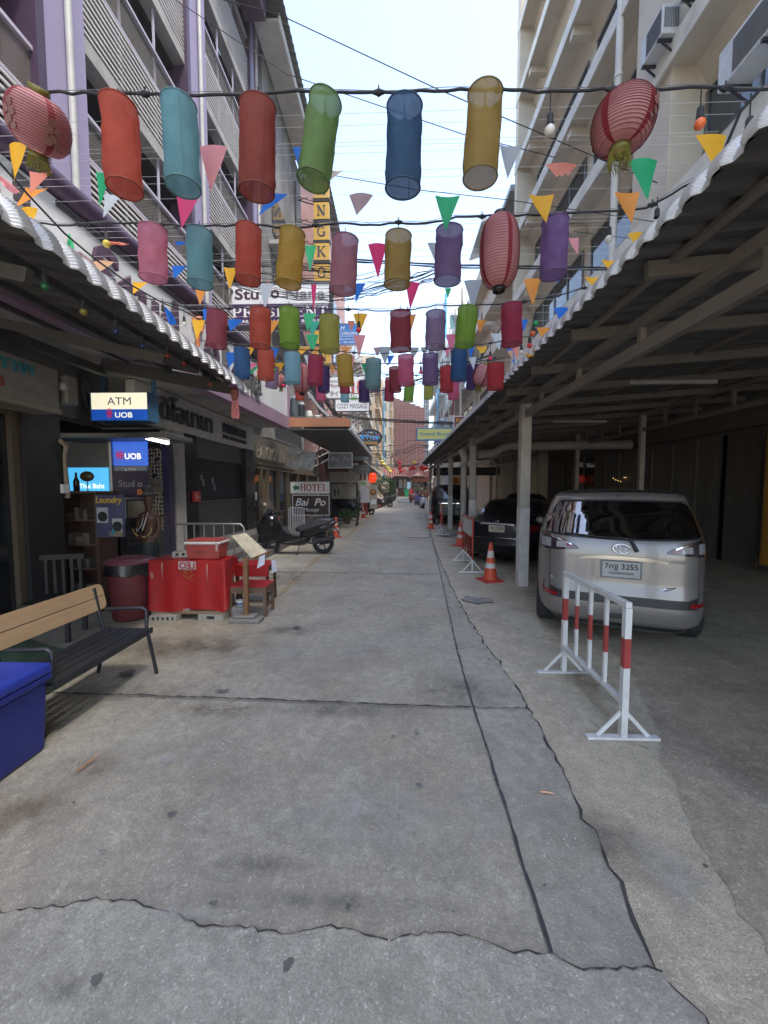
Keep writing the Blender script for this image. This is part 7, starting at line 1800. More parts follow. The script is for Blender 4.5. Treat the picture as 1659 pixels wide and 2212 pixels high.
# bush and potted fern
def bush(name, label, c, rx_, ry_, rz_, n, size, m, cat='plant', stems=True, seed=1):
    t = thing(name, label, cat, (c[0],c[1],max(0,c[2]-rz_))); r = random.Random(seed); mb = MB()
    for i in range(n):
        a, b, d = r.uniform(0,2*math.pi), math.acos(r.uniform(-1,1)), r.uniform(.35,1)**.5
        k = 1+.25*math.sin(3*a+seed)*math.sin(4*b)
        p = Vector((c[0]+rx_*d*k*math.sin(b)*math.cos(a), c[1]+ry_*d*k*math.sin(b)*math.sin(a), c[2]+rz_*d*k*math.cos(b)))
        u_ = Vector((r.gauss(0,1),r.gauss(0,1),r.gauss(0,.6))).normalized(); w_ = u_.cross(Vector((r.gauss(0,1),r.gauss(0,1),r.gauss(0,1)))).normalized(); s = size*r.uniform(.6,1.3)
        mb.add([p-u_*s, p+w_*s*.35, p+u_*s, p-w_*s*.35], [(0,1,2,3)])
    mb.build('foliage', m, t)
    sm = MB()
    for k in range(5): sm.tube([(c[0],c[1],max(.16,c[2]-rz_-.3)), (c[0]+rx_*.4*math.cos(k*1.3),c[1]+ry_*.4*math.sin(k*1.3),c[2])], .02, 5)
    sm.build('stem', mat('stem_brown', (.08,.05,.03), .8), t); return t
LEAF = mat('leaf', (.05,.10,.03), .6, var=.5, scale=5, trans=.25)
p = AY(832,1050,36); bush('street_bush', 'light green bush on the left before the far motorbikes', (p.x,36,1.8), 1.1,.8,.95, 1500, .10, LEAF, seed=3)
p = AY(750,1103,16.4); fern = bush('potted_fern', 'small potted fern on the pavement under the foot map board', (p.x,16.4,.55), .35,.3,.22, 300, .09, LEAF, seed=5)
MB().lathe([(.001,.17),(.12,.17),(.15,.40),(.16,.42),(.13,.40)], (p.x,16.4,0), 16).build('pot', mat('pot_dark', (.08,.06,.05), .7), fern)
p = AY(774,1085,18.6); bush('climbing_plant', 'narrow leafy plant beside the wheeled board stand', (p.x,18.6,.95), .12,.12,.8, 500, .05, LEAF, seed=6)
# water barrels above the orange canopy
for k, (u, v0, v1, m_) in enumerate(((636,855,908,'barrel_grey'),(651,870,908,'barrel_black'),(667,888,910,'barrel_white'),(685,898,911,'barrel_white'))):
    a = AY(u, v1, 13.2+.5*k); h = AY(u, v0, 13.2+.5*k).z-a.z
    t = thing('water_barrel', ('grey barrel nearest to the sign wall on the canopy roof','black barrel second in the row on the canopy roof','white barrel third in the row on the canopy roof','white tub last in the row on the canopy roof')[k], 'barrel', a, 0, 'barrels on the canopy roof')
    MB().lathe([(.001,0),(.12,0),(.14,h*.3),(.145,h*.5),(.14,h*.75),(.11,h*.88)], a, 16).build('barrel_body', mat(m_, (.12,.13,.13) if 'grey' in m_ else (.04,.04,.045) if 'black' in m_ else (.5,.5,.46), .5), t)
    MB().lathe([(.112,h*.88),(.112,h),(.001,h)], a, 16).build('lid', mat('lid_white', (.6,.6,.57), .5), t)

# ================================================================== LANTERNS
FAB = {'orange':(.62,.085,.03),'teal':(.17,.42,.46),'rust red':(.42,.055,.04),'grass green':(.22,.42,.06),'blue':(.025,.12,.27),'gold':(.56,.36,.05),'pink':(.66,.20,.30),'dusty pink':(.50,.20,.25),
       'violet':(.24,.13,.30),'purple':(.27,.13,.36),'mauve red':(.40,.07,.11),'dark red':(.36,.03,.045),'lime':(.27,.48,.02),'olive yellow':(.46,.44,.05),'lilac':(.33,.22,.36),'crimson':(.48,.02,.08),
       'magenta':(.52,.03,.11),'aqua':(.24,.50,.58),'hot pink':(.72,.12,.24),'deep violet':(.08,.03,.17),'scarlet':(.60,.02,.03),'deep blue':(.02,.13,.32),'mustard':(.60,.37,.02),'grey teal':(.20,.38,.38)}
for _k, _c in list(FAB.items()):
    _l = sum(_c)/3; FAB[_k] = tuple(x*.84 + _l*.16 + .008 for x in _c)
FAB['grass green'] = (.22,.34,.12); FAB['gold'] = (.42,.29,.08); FAB['blue'] = (.06,.13,.23); FAB['rust red'] = (.36,.085,.06)
def fabm(c): return mat('lantern_cloth_'+c.replace(' ','_'), FAB[c], .8, var=.10, scale=9, trans=.64, sheer=.05, bump=.9, bscale=6)
HEM = {}
def lantern(label, color, top, bot, seed, d=.20, group='cloth tube lanterns on the light strings', wire_z=None):
    ax = (bot-top); L = ax.length; axn = ax.normalized(); r = random.Random(seed)
    t = thing('tube_lantern', label, 'lantern', top, 0, group)
    M = (-axn).to_track_quat('Z','Y').to_matrix(); R0 = d/2
    ph = [r.uniform(0,6.28) for _ in range(6)]; sq = r.uniform(-.05,.05)
    def pt(a, b, k=1.0):
        w = .0030*(1-abs(math.sin(2.5*b*math.pi+1.2*math.sin(a+ph[5])+ph[1])))**4*math.cos(a+ph[0]) + .0022*(1-abs(math.sin(a*1.0+3*b+ph[2])))**3 + .0017*math.sin(3*a+ph[0]+4*b)+.0016*math.sin(5*a+ph[1]-7*b)+.0012*math.sin(4*a+13*b+ph[2])+.0012*abs(math.sin(3*a-9*b+ph[3])) + .0015*math.sin(8*a+ph[4])*(b**2+(1-b)**2)*.8
        env = min(1, b*9)*min(1, (1-b)*9)
        rr = (R0 + w*env*1.5 - .001*env)*k
        return top + M @ Vector((rr*math.cos(a)*(1+sq), rr*math.sin(a)*(1-sq), -L*b))
    n, m_ = (44, 26) if d < .19 else (26, 14); mb = MB()
    mb.add([pt(2*math.pi*i/n, j/m_) for j in range(m_+1) for i in range(n)], [(j*n+i, j*n+(i+1)%n, (j+1)*n+(i+1)%n, (j+1)*n+i) for j in range(m_) for i in range(n)], True)
    mb.build('cloth_tube', fabm(color), t)
    hc = tuple(x*.45 for x in FAB[color]); hm = mat('lantern_hem_'+color.replace(' ','_'), hc, .85, var=.2, scale=30)
    MB().torus(top, R0, .0045, axn, 30, 6, (1+sq,1-sq)).build('top_ring', hm, t)
    MB().torus(bot, R0, .0045, axn, 30, 6, (1+sq,1-sq)).build('bottom_ring', hm, t)
    a9 = ph[3]; MB().tube([pt(a9, j/8, 1.008) for j in range(9)], .0016, 4, False).build('seam', hm, t)
    up = top + Vector((0,0,.055)); hk = MB()
    for k in range(3): a = 2*math.pi*k/3+seed; hk.tube([top+M@Vector((R0*math.cos(a),R0*math.sin(a),0)), up], .0012, 3, False)
    hk.tube([up, up+Vector((0,0,.03))], .003, 5); hk.build('hanger', DKMET, t)
    sk = MB().tube([top+Vector((0,0,.02)), top+Vector((0,0,-.06))], .003, 4).lathe([(.001,.03),(.016,.025),(.018,-.03),(.014,-.035)], top+Vector((0,0,-.09)), 10); sk.build('lamp_socket', RUBBER, t)
    MB().ball(top+Vector((0,0,-.145)), .022, 10, 7).build('bulb', mat('bulb_white', (.6,.58,.5), .3), t)
    return t
rows = [
 ('nearest', 2.16, [('orange',256,228,270,408),('teal',386,226,396,404),('rust red',557,230,555,415),('grass green',703,220,676,390),('blue',874,230,870,407),('gold',1048,203,1037,384)]),
 ('second', 3.0, [('pink',330,495,331,602),('teal',431,503,432,614),('orange',537,495,536,606),('mustard',632,504,623,614),('dusty pink',746,518,740,628),('gold',861,510,857,615),('violet',971,498,966,607),('purple',1199,480,1195,594)]),
 ('third', 4.0, [('mauve red',469.5,675,467,748),('orange',562.5,670,562,748),('lime',624.5,670,626,747),('olive yellow',711.5,686,711.5,758),('dark red',865,677,866,755),('lilac',941,678,940,750),('lime',1010.5,668,1003.5,746),('crimson',1105.5,661,1105.5,744)]),
 ('fourth', 5.2, [('deep blue',522,755,524,815),('orange',574,758,574.5,819),('aqua',632,764,632,827),('magenta',682.5,771,680,830),('mustard',744,770,747.6,831),('grey teal',807,778,806,838),('hot pink',876,770,878,831),('violet',930,767,929,829),('deep blue',992,758,991,821),('scarlet',1071,787,1070,840)]),
 ('fifth', 6.6, [('lilac',590,793,586,837),('deep violet',699.5,795,699.5,846),('dark red',853,795,854,846),('scarlet',964.6,793,964.6,846),('deep violet',1021,790,1020,839)]),
 ('sixth', 8.0, [('hot pink',693,826,693,866),('crimson',745,818,745,848),('deep violet',787,823,786,868),('lilac',811,803,810,845),('crimson',842.6,819,840,865),('lime',885.6,823,882,866),('hot pink',982,822,978.7,862)]),
 ('seventh', 9.5, [('orange',647,832,647,863),('aqua',745,833,745,868),('olive yellow',926,828,926,862)]),
]
from collections import Counter
sd = 0
for nm, Y, L in rows:
    cnt = Counter(x[0] for x in L)
    for i, (c, u0, v0, u1, v1) in enumerate(L):
        sd += 1
        nb = []
        if i > 0: nb.append(L[i-1][0])
        if i < len(L)-1: nb.append(L[i+1][0])
        where = f"between {nb[0]} and {nb[1]}" if len(nb) == 2 else (f"beside the {nb[0]} one" if nb else '')
        end_ = '' if len(nb) == 2 else (' at the left end' if i == 0 else ' at the right end')
        lb = f"{c} tube lantern on the {nm} light string {where}" if len(nb) == 2 else f"{c} tube lantern{end_} of the {nm} light string"
        lantern(lb, c, AY(u0, v0, Y), AY(u1, v1, Y), sd, {'nearest':.174,'second':.186}.get(nm, .2))
# round paper lanterns
PAP = mat('red_paper', (.56,.22,.22), .7, var=.15, scale=6, trans=.35, dirt=(.60,.34,.32), dscale=2.5, damt=.7)
RIBM = mat('lantern_rib', (.10,.015,.02), .6)
def paper_lantern(label, c, rx_, hz, axis=(0,0,1), tassel=False, ribs=22, marks=0):
    t = thing('paper_lantern', label, 'lantern', c, 0, 'red paper lanterns on the light strings')
    ax = Vector(axis).normalized(); prof = []; 
    cap = .32 if rx_ < hz else .38
    for k in range(0, ribs*2+1):
        z = -hz*.5 + hz*k/(ribs*2); q_ = abs(z)/(hz*.5)
        p = 2.6 if rx_*2 < hz else 2.2
        R_ = rx_*(cap + (1-cap)*(1-q_**p)**(1/2.0)) if q_ < 1 else rx_*cap
        prof.append((R_*(1.0 if k % 2 == 0 else .975), z))
    MB().lathe(prof, c, 36, axis=ax).build('paper_shade', PAP, t)
    rb = MB()
    for k in range(0, ribs*2+1, 2): rb.torus(c+ax*prof[k][1], prof[k][0]+.0005, rx_*.010, ax, 32, 4)
    rb.build('bamboo_ribs', RIBM, t)
    M = ax.to_track_quat('Z','Y').to_matrix()
    bd = MB()
    for a0 in [k*math.pi/2+.3 for k in range(4)]:
        for k in range(len(prof)-1):
            (r0, z0), (r1, z1) = prof[k], prof[k+1]; e = 1.012
            bd.add([c+M@Vector((r0*e*math.cos(a0-.12),r0*e*math.sin(a0-.12),z0)), c+M@Vector((r0*e*math.cos(a0+.12),r0*e*math.sin(a0+.12),z0)), c+M@Vector((r1*e*math.cos(a0+.12),r1*e*math.sin(a0+.12),z1)), c+M@Vector((r1*e*math.cos(a0-.12),r1*e*math.sin(a0-.12),z1))], [(0,1,2,3)])
    build_each(bd, 'dark_band', mat('band_red', (.22,.012,.02), .7), t)
    cp = MB().lathe([(rx_*cap*.9,hz*.5-.003),(rx_*cap,hz*.5),(rx_*cap,hz*.5+.03),(rx_*cap*.85,hz*.5+.03)], c, 20, axis=ax)
    cp.lathe([(rx_*cap*.85,-hz*.5-.03),(rx_*cap,-hz*.5-.03),(rx_*cap,-hz*.5),(rx_*cap*.9,-hz*.5)], c, 20, axis=ax)
    build_each(cp, 'cap', mat('old_gold', (.16,.14,.03), .5, .3) if tassel else BLACK, t)
    if tassel:
        fr_ = MB(); r = random.Random(3); b0 = c - ax*(hz*.5+.03)
        for k in range(90):
            a = 2*math.pi*k/90; p = b0 + M@Vector((rx_*cap*math.cos(a), rx_*cap*math.sin(a), 0)); L_ = rx_*r.uniform(.35,.55)
            fr_.tube([p, p+Vector((r.uniform(-.006,.006),r.uniform(-.006,.006),-L_*.5)), p+Vector((r.uniform(-.012,.012),r.uniform(-.012,.012),-L_))], .0014, 3, False)
        fr_.build('tassel', mat('tassel_gold', (.22,.20,.03), .6, var=.3, scale=40), t)
        for a0 in (-1.25, -2.6, .4):
            q = MB(); RZ = lambda z: min(prof, key=lambda p: abs(p[1]-z))[0]
            for dz, da in ((-.03,0),(.0,-.06),(.0,.06),(.03,0),(-.045,.07),(-.045,-.07)):
                p = c + M@Vector((RZ(dz*1.2)*math.cos(a0+da*2),RZ(dz*1.2)*math.sin(a0+da*2),dz*1.2)); nn = (M@Vector((math.cos(a0+da*2),math.sin(a0+da*2),0))).normalized(); t1 = nn.cross(ax); q.poly([p + nn*.004 + t1*(.019*math.cos(x)) + ax*(.019*math.sin(x)) for x in [2*math.pi*i/10 for i in range(10)]])
            q.build('gold_flower_print', mat('faded_print', (.20,.09,.07), .7), t)
    return t
c = AY(1346,264,2.16); paper_lantern('round red paper lantern with gold tassel at the right end of the nearest light string', c, .148, .25, (.10,.02,1), True, 20)
c = AY(84,268,2.2); paper_lantern('tilted round red paper lantern with gold tassel at the far left', c, .145, .255, (.50,-.45,1), True, 20)
c = AY(1079,545,3.0); paper_lantern('tall oval red paper lantern on the second light string beside the purple tube', c, .142, .50, (0,0,1), False, 26)
c = AY(652,818,6.4); paper_lantern('tall oval red paper lantern low on the left between aqua and magenta tubes', c, .142, .46, (0,0,1), False, 20)
c = AY(607,824,8.5); paper_lantern('small round red paper lantern with tassel near the white sign wall letters', c, .11, .26, (0,0,1), True, 12)
c = AY(1041,812,6.5); t = paper_lantern('torn pale red paper lantern hanging beside the scarlet tube on the right', c, .14, .34, (.3,0,1), True, 12)
# ================================================================== LIGHT STRINGS WITH BULBS
def festoon(label, Y, pts, seed, r_=.007, name='light_string'):
    P = [AY(u, v, Y + dy) for u, v, dy in pts]
    Q = []
    for a, b in zip(P, P[1:]):
        n_ = max(2, int((b-a).length/.06))
        for k in range(n_): Q.append(a.lerp(b, k/n_))
    Q.append(P[-1]); t = thing(name, label, 'light string', P[0])
    rr = random.Random(seed); Q2 = [q + Vector((0,rr.uniform(-.004,.004),rr.uniform(-.005,.005))) for q in Q]
    MB().tube(Q2, r_, 6).build('cable', RUBBER, t)
    MB().tube([q + Vector((0,.006,.018+.004*math.sin(i*.7))) for i, q in enumerate(Q)], .0022, 4).build('carrier_wire', mat('wire_pale', (.18,.18,.18), .5), t)
    n_ = MB(); 
    for i in range(6, len(Q), 9): p = Q[i]; n_.tube([p+Vector((-.03,0,0)), p+Vector((-.012,0,0)), p+Vector((0,0,-.002)), p+Vector((.012,0,0)), p+Vector((.03,0,0))], [.008,.013,.018,.013,.008], 7).tube([p+Vector((0,0,.01)), p+Vector((0,0,.035))], .004, 5)
    build_each(n_, 'socket_joint', RUBBER, t)
    return t
festoon('nearest light string crossing the picture above the large tube lanterns', 2.16, [(-60,198,0),(130,200,0),(257,201,0),(400,205,0),(557,204,0),(640,196,0),(703,200,0),(790,200,0),(874,199,0),(940,196,0),(1048,193,0),(1190,197,0),(1300,194,0),(1345,192,0),(1430,193,0),(1515,188,0),(1620,193,0),(1720,188,0)], 1)
festoon('second light string crossing above the oval red lantern', 3.0, [(60,478,0),(132,487,0),(230,481,0),(330,484,0),(431,489,0),(540,485,0),(630,494,0),(700,484,0),(746,482,0),(800,487,0),(861,480,0),(920,484,0),(985,470,0),(1079,466,0),(1200,462,0),(1318,456,0),(1395,450,-.1),(1440,425,-.3),(1500,390,-.6)], 2)
festoon('third light string above the mauve and crimson lanterns', 4.0, [(300,640,0),(400,662,0),(470,668,0),(562,663,0),(625,664,0),(711,667,0),(766,669,0),(865,672,0),(941,660,0),(1010,660,0),(1105,655,0),(1200,640,0),(1262,622,0)], 3, .006)
festoon('fourth light string above the deep blue and aqua lanterns', 5.2, [(430,735,0),(522,746,0),(632,754,0),(744,760,0),(807,766,0),(876,760,0),(930,758,0),(992,750,0),(1071,740,0),(1150,725,0)], 4, .006)
festoon('fifth light string with small lanterns farther down the lane', 6.6, [(500,775,0),(590,782,0),(700,786,0),(853,786,0),(965,783,0),(1071,778,0),(1120,765,0)], 5, .006)
festoon('sixth light string with small lanterns above the massage board', 8.0, [(560,795,0),(693,815,0),(787,812,0),(843,810,0),(886,812,0),(982,812,0),(1040,806,0)], 6, .006)
BULBC = {'white':(.62,.60,.54),'red':(.60,.03,.02),'orange':(.72,.14,.03),'green':(.02,.32,.08),'yellow':(.62,.48,.06),'blue':(.02,.05,.25),'pink':(.75,.03,.12),'dark':(.10,.02,.02)}
def bulb(u, v, Y, color, label, drop=30, s=1.0, dim=1.0, group='coloured bulbs on the light strings', tilt=0.0, bare=False):
    c = AY(u, v, Y); t = thing('hanging_bulb', label, 'light bulb', c, 0, group)
    top = c + Vector((tilt*.1,0,drop*Y/F))
    MB().tube([c+Vector((0,0,.045)), top], .0035*s, 5).lathe([(.001,.062),(.012*s,.060),(.016*s,.05),(.017*s,.012),(.020*s,.006),(.019*s,0)], c, 12).build('socket', RUBBER, t)
    if not bare: MB().ball(c+Vector((0,0,-.022*s)), .026*s, 14, 10, (1,1,1.05)).build('glass_bulb', mat('bulb_'+color+('' if dim == 1 else '_darker'), tuple(x*dim for x in BULBC[color]), .35, var=.05), t)  # bulb colour scaled down by dim, named as a darker copy
    return t
bulb(1188,272,2.16,'white','white bulb on the nearest light string between the gold tube and the round lantern',62)
bulb(1512,258,2.16,'orange','orange red bulb on the nearest light string at the right',62)
bulb(1618,283,2.0,'dark','empty black bulb socket by the right roof edge, nearest',70, bare=True)
bulb(230,520,3.0,'yellow','yellow bulb at the left of the second light string',32)
bulb(1315,510,3.0,'white','white bulb on the second light string right of the purple lantern',48)
bulb(1419,470,2.9,'dark','empty black socket above the right roof edge, second one',40, bare=True)
bulb(775,708,4.0,'red','red bulb on the third light string left of the dark red lantern',34)
for u, v, Y, c_, lb in ((1157,694,4.2,'green','green bulb in the bunch by the right roof edge'),(1151,716,4.2,'orange','orange bulb in the bunch by the right roof edge'),(1144,742,4.2,'red','red bulb in the bunch by the right roof edge'),
        (1126,757,4.6,'white','white bulb below the bunch at the right roof edge'),(1059,770,5.2,'pink','pink bulb on the fourth light string right of the deep blue lantern'),(909,800,6.0,'pink','small pink bulb hanging between violet and olive yellow lanterns'),(592,797,5.6,'green','green bulb between the orange and aqua lanterns of the fourth string'),(612,830,6.4,'pink','pink bulb just before the white sign wall letters')):
    bulb(u, v, Y, c_, lb, 30)
lb_ = ('far left','second from the left','third from the left','fourth from the left','fifth from the left','sixth from the left','seventh from the left','eighth from the left','ninth from the left')
for k, (u, v, c_) in enumerate(((97,612,'green'),(180,668,'yellow'),(250,710,'blue'),(308,742,'blue'),(361,764,'red'),(397,782,'red'),(432,803,'white'),(455,826,'orange'),(481,818,'white'))):
    Y = F*2.18/(857-u); bulb(u, v, Y, c_, f'{c_} bulb hanging under the left canopy edge, {lb_[k]}', 38, .9, .28, 'bulbs under the left canopy edge')
for k, (u, v, c_) in enumerate(((206,600,'dark'),(282,642,'white'),(352,672,'dark'),(398,696,'white'))):
    Y = F*2.32/(857-u); bulb(u, v, Y, c_, ('empty socket','white bulb','black socket','clear white bulb')[k]+' above the left canopy edge, '+('nearest','beside the yellow pennant','beside the blue knotted pennant','beside the mauve red lantern')[k], 26, .9, 1.0, 'bulbs above the left canopy', bare=(c_ == 'dark'))
P = [(-20,330),(60,420),(140,505),(206,560),(282,615),(352,655),(398,672),(430,690)]
t = thing('edge_light_string', 'black cable with bulbs running along above the left canopy', 'light string', (-2.4,3,3.6))
MB().tube([AX(u, v, -2.32) for u, v in P], .007, 6).build('cable', RUBBER, t)
P = [(1700,230),(1620,290),(1560,360),(1500,395),(1440,428)]
t = thing('edge_light_string', 'black cable dropping from the nearest light string to the right roof edge', 'light string', (2,2.2,3.6))
MB().tube([AY(1640,195,2.16), AY(1600,240,2.2), AY(1575,300,2.25), AY(1560,335,2.3), AY(1548,360,2.35)], .008, 6).build('cable', RUBBER, t)
# ================================================================== PENNANTS
ZS = 3.8
FC = {'yellow':(.85,.44,.02),'salmon':(.75,.26,.18),'orange':(.80,.30,.05),'peach':(.85,.50,.28),'green':(.02,.42,.16),'white':(.62,.66,.66),'pale pink':(.80,.32,.33),'hot pink':(.80,.07,.20),'blue':(.02,.17,.62),
      'beige':(.62,.50,.42),'mauve':(.48,.33,.33),'bright green':(.06,.55,.22),'magenta':(.75,.03,.15),'grey':(.40,.44,.46),'teal':(.05,.50,.32),'pink':(.75,.18,.28)}
def fm(c): return mat('pennant_'+c.replace(' ','_'), FC[c], .6, var=.06, scale=4, trans=.45, bump=.2, bscale=8)
flags = [(20,58,312,32,392,'yellow'),(63,113,370,70,420,'salmon'),(55,105,405,37,452,'orange'),(45,82,450,70,484,'yellow'),(207,240,371,218,447,'green'),(225,265,418,226,472,'white'),(431,491,317,456,417,'pale pink'),
 (382,430,424,393,495,'hot pink'),(376,405,524,385,532,'blue'),(371,403,575,377,603,'blue'),(483,513,577,497,628,'yellow'),(421,445,626,433,660,'orange'),(286,321,608,290,636,'yellow'),(200,246,566,211,592,'peach'),
 (438,457,667,441,697,'blue'),(413,445,690,426,735,'yellow'),(493,525,691,497,717,'blue'),(632,650,319,644,354,'blue'),(715,742,367,716,389,'beige'),(578,622,420,558,468,'blue'),(754,806,422,771,467,'mauve'),(940,994,422,962,502,'green'),
 (1080,1127,312,1095,391,'grey'),(656,684,528,670,588,'bright green'),(795,835,528,817,603,'magenta'),(923,943,525,941,568,'grey'),(767,789,613,768,656,'blue'),(876,907,611,886,669,'magenta'),(560,590,613,572,671,'white'),(672,684,615,677,676,'magenta'),
 (961,975,623,967,645,'green'),(1002,1041,607,1021,669,'grey'),(582,605,692,584,726,'orange'),(655,683,677,664,716,'bright green'),(665,692,693,674,729,'teal'),(660,689,724,675,765,'bright green'),(763,794,678,776,724,'yellow'),(750,767,693,759,716,'salmon'),
 (763,790,724,776,772,'pale pink'),(882,899,679,885,725,'orange'),(974,998,679,986,721,'grey'),(963,986,723,974,766,'pink'),(1029,1050,692,1036,721,'orange'),(1060,1086,720,1078,759,'white'),(644,672,748,648,770,'yellow'),(816,845,750,832,788,'grey'),
 (836,853,767,840,790,'blue'),(881,906,751,894,774,'grey'),(1028,1053,748,1043,772,'yellow'),(1008,1027,744,1017,775,'blue'),(1012,1029,771,1023,800,'white'),(1101,1122,746,1117,778,'salmon'),(1094,1110,752,1112,792,'blue'),(488,517,762,494,796,'blue'),
 (578,603,753,593,776,'blue'),(539,556,784,545,800,'pink'),(1178,1246,356,1213,395,'salmon'),(1354,1420,348,1398,431,'green'),(1502,1569,293,1548,371,'yellow'),(1142,1197,419,1178,487,'yellow'),(1327,1382,414,1362,488,'orange'),(1226,1250,513,1248,554,'pale pink'),
 (1355,1403,505,1377,542,'yellow'),(1299,1347,560,1322,596,'yellow'),(1262,1302,597,1286,627,'yellow'),(1130,1168,603,1151,661,'orange'),(1196,1228,665,1212,703,'blue'),(1159,1188,708,1175,741,'orange'),(1125,1141,691,1131,717,'blue'),(1196,1210,600,1205,611,'blue'),
 (1095,1107,758,1112,788,'peach'),(1116,1138,779,1122,792,'green'),(1037,1060,786,1055,820,'pale pink'),(533,550,751,539,771,'yellow'),(542,560,792,540,811,'green'),(593,615,785,599,813,'yellow'),(665,691,749,677,768,'orange'),(734,761,749,746,766,'orange'),
 (656,667,767,666,793,'white'),(755,767,768,762,797,'pale pink'),(780,791,786,789,810,'green'),(494,507,784,498,806,'white'),(554,564,799,556,822,'orange'),(806,824,751,815,771,'mauve'),(908,925,750,917,772,'grey'),(958,972,750,966,770,'pink'),(712,724,790,718,812,'orange'),(1100,1112,690,1106,712,'pink')]
levels = sorted(set(f[2] for f in flags)); groups = []
for v in levels:
    if groups and v - groups[-1][-1] <= 7: groups[-1].append(v)
    else: groups.append([v])
ordw = ['nearest','second nearest','third nearest','fourth nearest','fifth nearest','sixth','seventh','eighth','ninth','tenth','eleventh','twelfth','thirteenth','fourteenth','fifteenth','sixteenth','seventeenth','eighteenth','nineteenth','twentieth','twenty-first','twenty-second','twenty-third','twenty-fourth','twenty-fifth','twenty-sixth']
posw = ['first','second','third','fourth','fifth','sixth','seventh','eighth','ninth','tenth','eleventh','twelfth','thirteenth','fourteenth','fifteenth','sixteenth','seventeenth','eighteenth','nineteenth','twentieth','twenty-first','twenty-second']
WSTR = mat('string_white', (.5,.5,.5), .6)
fs_ = 0
for gi, g_ in enumerate(groups):
    vm = sum(g_)/len(g_); Y = F*(ZS-HC)/(HZ-vm)
    L = sorted([f for f in flags if f[2] in g_])
    for i, (ul, ur, v, tu, tv, c) in enumerate(L):
        fs_ += 1; r = random.Random(fs_)
        A, B, T = AY(ul, v, Y), AY(ur, v, Y), AY(tu, tv, Y); dd = (B-A).length
        bow = r.uniform(.04,.11)*r.choice((-1,1))*dd; torn = (c == 'salmon' and ul == 1178) or (c == 'yellow' and ul == 1028)
        def fn(a, b):
            p = A.lerp(B, a).lerp(T, b*(.62 if torn else 1)); return p + Vector((0, bow*math.sin(math.pi*a)*(1-b)*1.2 + .25*bow*math.sin(5*b+a*3) - .1*dd*b*b*(1 if bow > 0 else .3), (r.uniform(-.06,.06)*dd if torn and b > .95 else 0)))
        lb = f"{c} pennant, {posw[i]} from the left of {len(L)} on the {ordw[gi]} flag line" if len(L) > 1 else f"{c} pennant alone on the {ordw[gi]} flag line"
        tag(MB().grid(fn, 6, 8).build('pennant', fm(c)), lb, 'pennant', 'pennants on the white strings')
    xl, xr = AY(-80, vm, Y).x, AY(1740, vm, Y).x
    xl = max(xl, -3.4); xr = min(xr, 1.9 if Y > 1.9 else 2.4)
    s_ = MB(); N = 24
    s_.tube([(xl+(xr-xl)*k/N, Y, ZS + .004 + .03*(abs(2*k/N-1)**2 - .25)*0) for k in range(N+1)], .0011*max(1, Y/3), 4, False)
    tag(s_.build('flag_line', WSTR), f"thin white string, {ordw[gi]} flag line across the lane", 'string', 'white strings of the pennants')
# knotted cloth bundle pennants by the left canopy
for (u, v, u2, v2, c, lb) in ((358,668,372,700,'blue','blue pennant knotted with red ribbon above the left canopy edge'),(150,510,146,548,'bright green','green knotted pennant bundle above the left canopy edge'),(0,385,30,415,'pale pink','frayed pink pennant at the left edge'),(172,548,196,575,'mauve','faded mauve pennant folded over beside the peach one'),(232,525,268,527,'salmon','thin salmon pennant blown flat near the yellow bulb'),(1140,768,1150,770,'yellow','yellow scrap of pennant on the right roof edge')):
    A = AX(u, v, -2.45) if u < 1000 else AX(u, v, 1.5); T = AX(u2, v2, -2.45) if u < 1000 else AX(u2, v2, 1.5)
    r = random.Random(u); w = .05*A.y/2.5
    tag(MB().grid(lambda a, b: A.lerp(T, b) + Vector((.3*w*math.sin(6*a+3*b), w*(a-.5)*(.4+1.2*b), w*(a-.5)*.6+.01*math.sin(9*a))), 8, 6).build('knotted_pennant', fm(c)), lb, 'pennant')
# cross-street cables
def cable(label, pts, r_, name='power_cable', sag=0.0, n=1, spread=.05, m=RUBBER, seed=1):
    P = [AY(u, v, y) for u, v, y in pts]; rr = random.Random(seed); mb = MB()
    for k in range(n):
        o = Vector((0, rr.uniform(-spread,spread), rr.uniform(-spread,spread))) if n > 1 else Vector((0,0,0)); Q = []
        for a, b in zip(P, P[1:]):
            sg = sag*rr.uniform(.6,1.4)
            for j in range(8): q = a.lerp(b, j/8); q = q + o*rr.uniform(.6,1.2); q.z -= 4*sg*(j/8)*(1-j/8); Q.append(q)
        Q.append(P[-1]+o); mb.tube(Q, r_, 5)
    return tag(mb.build(name, m), label, 'cable')
cable('thick black cable bundle crossing behind the violet and oval red lanterns', [(730,560,7.5),(960,574,7.5),(1205,578,7.5),(1340,581,7.5)], .007, n=9, spread=.03, seed=2)
cable('cables drooping from the dark bundle down to the left shop sign', [(960,577,7.5),(850,612,9),(715,640,11.5),(560,625,11.8),(470,590,11.5)], .009, n=9, spread=.12, sag=.05, seed=3)
cable('black cables crossing in front of the old grey building', [(370,560,10),(500,560,11),(640,577,12),(740,580,8)], .010, n=6, spread=.14, seed=4)
cable('loose cables crossing below the letter boxes', [(380,540,10),(520,585,11),(720,605,12),(840,590,12)], .008, n=5, spread=.15, sag=.1, seed=5)
cable('thin cable slanting across the upper sky', [(0,-120,7),(330,-40,7),(600,30,7),(940,190,7),(1300,345,7),(1420,395,7)], .008)
cable('second thin cable slanting across the sky', [(380,0,7.5),(620,160,7.5),(1000,290,7.5),(1200,340,7.5)], .007)
cable('low thin cable slanting right across the sky', [(715,378,8),(900,410,8),(1100,432,8),(1420,480,8)], .007)
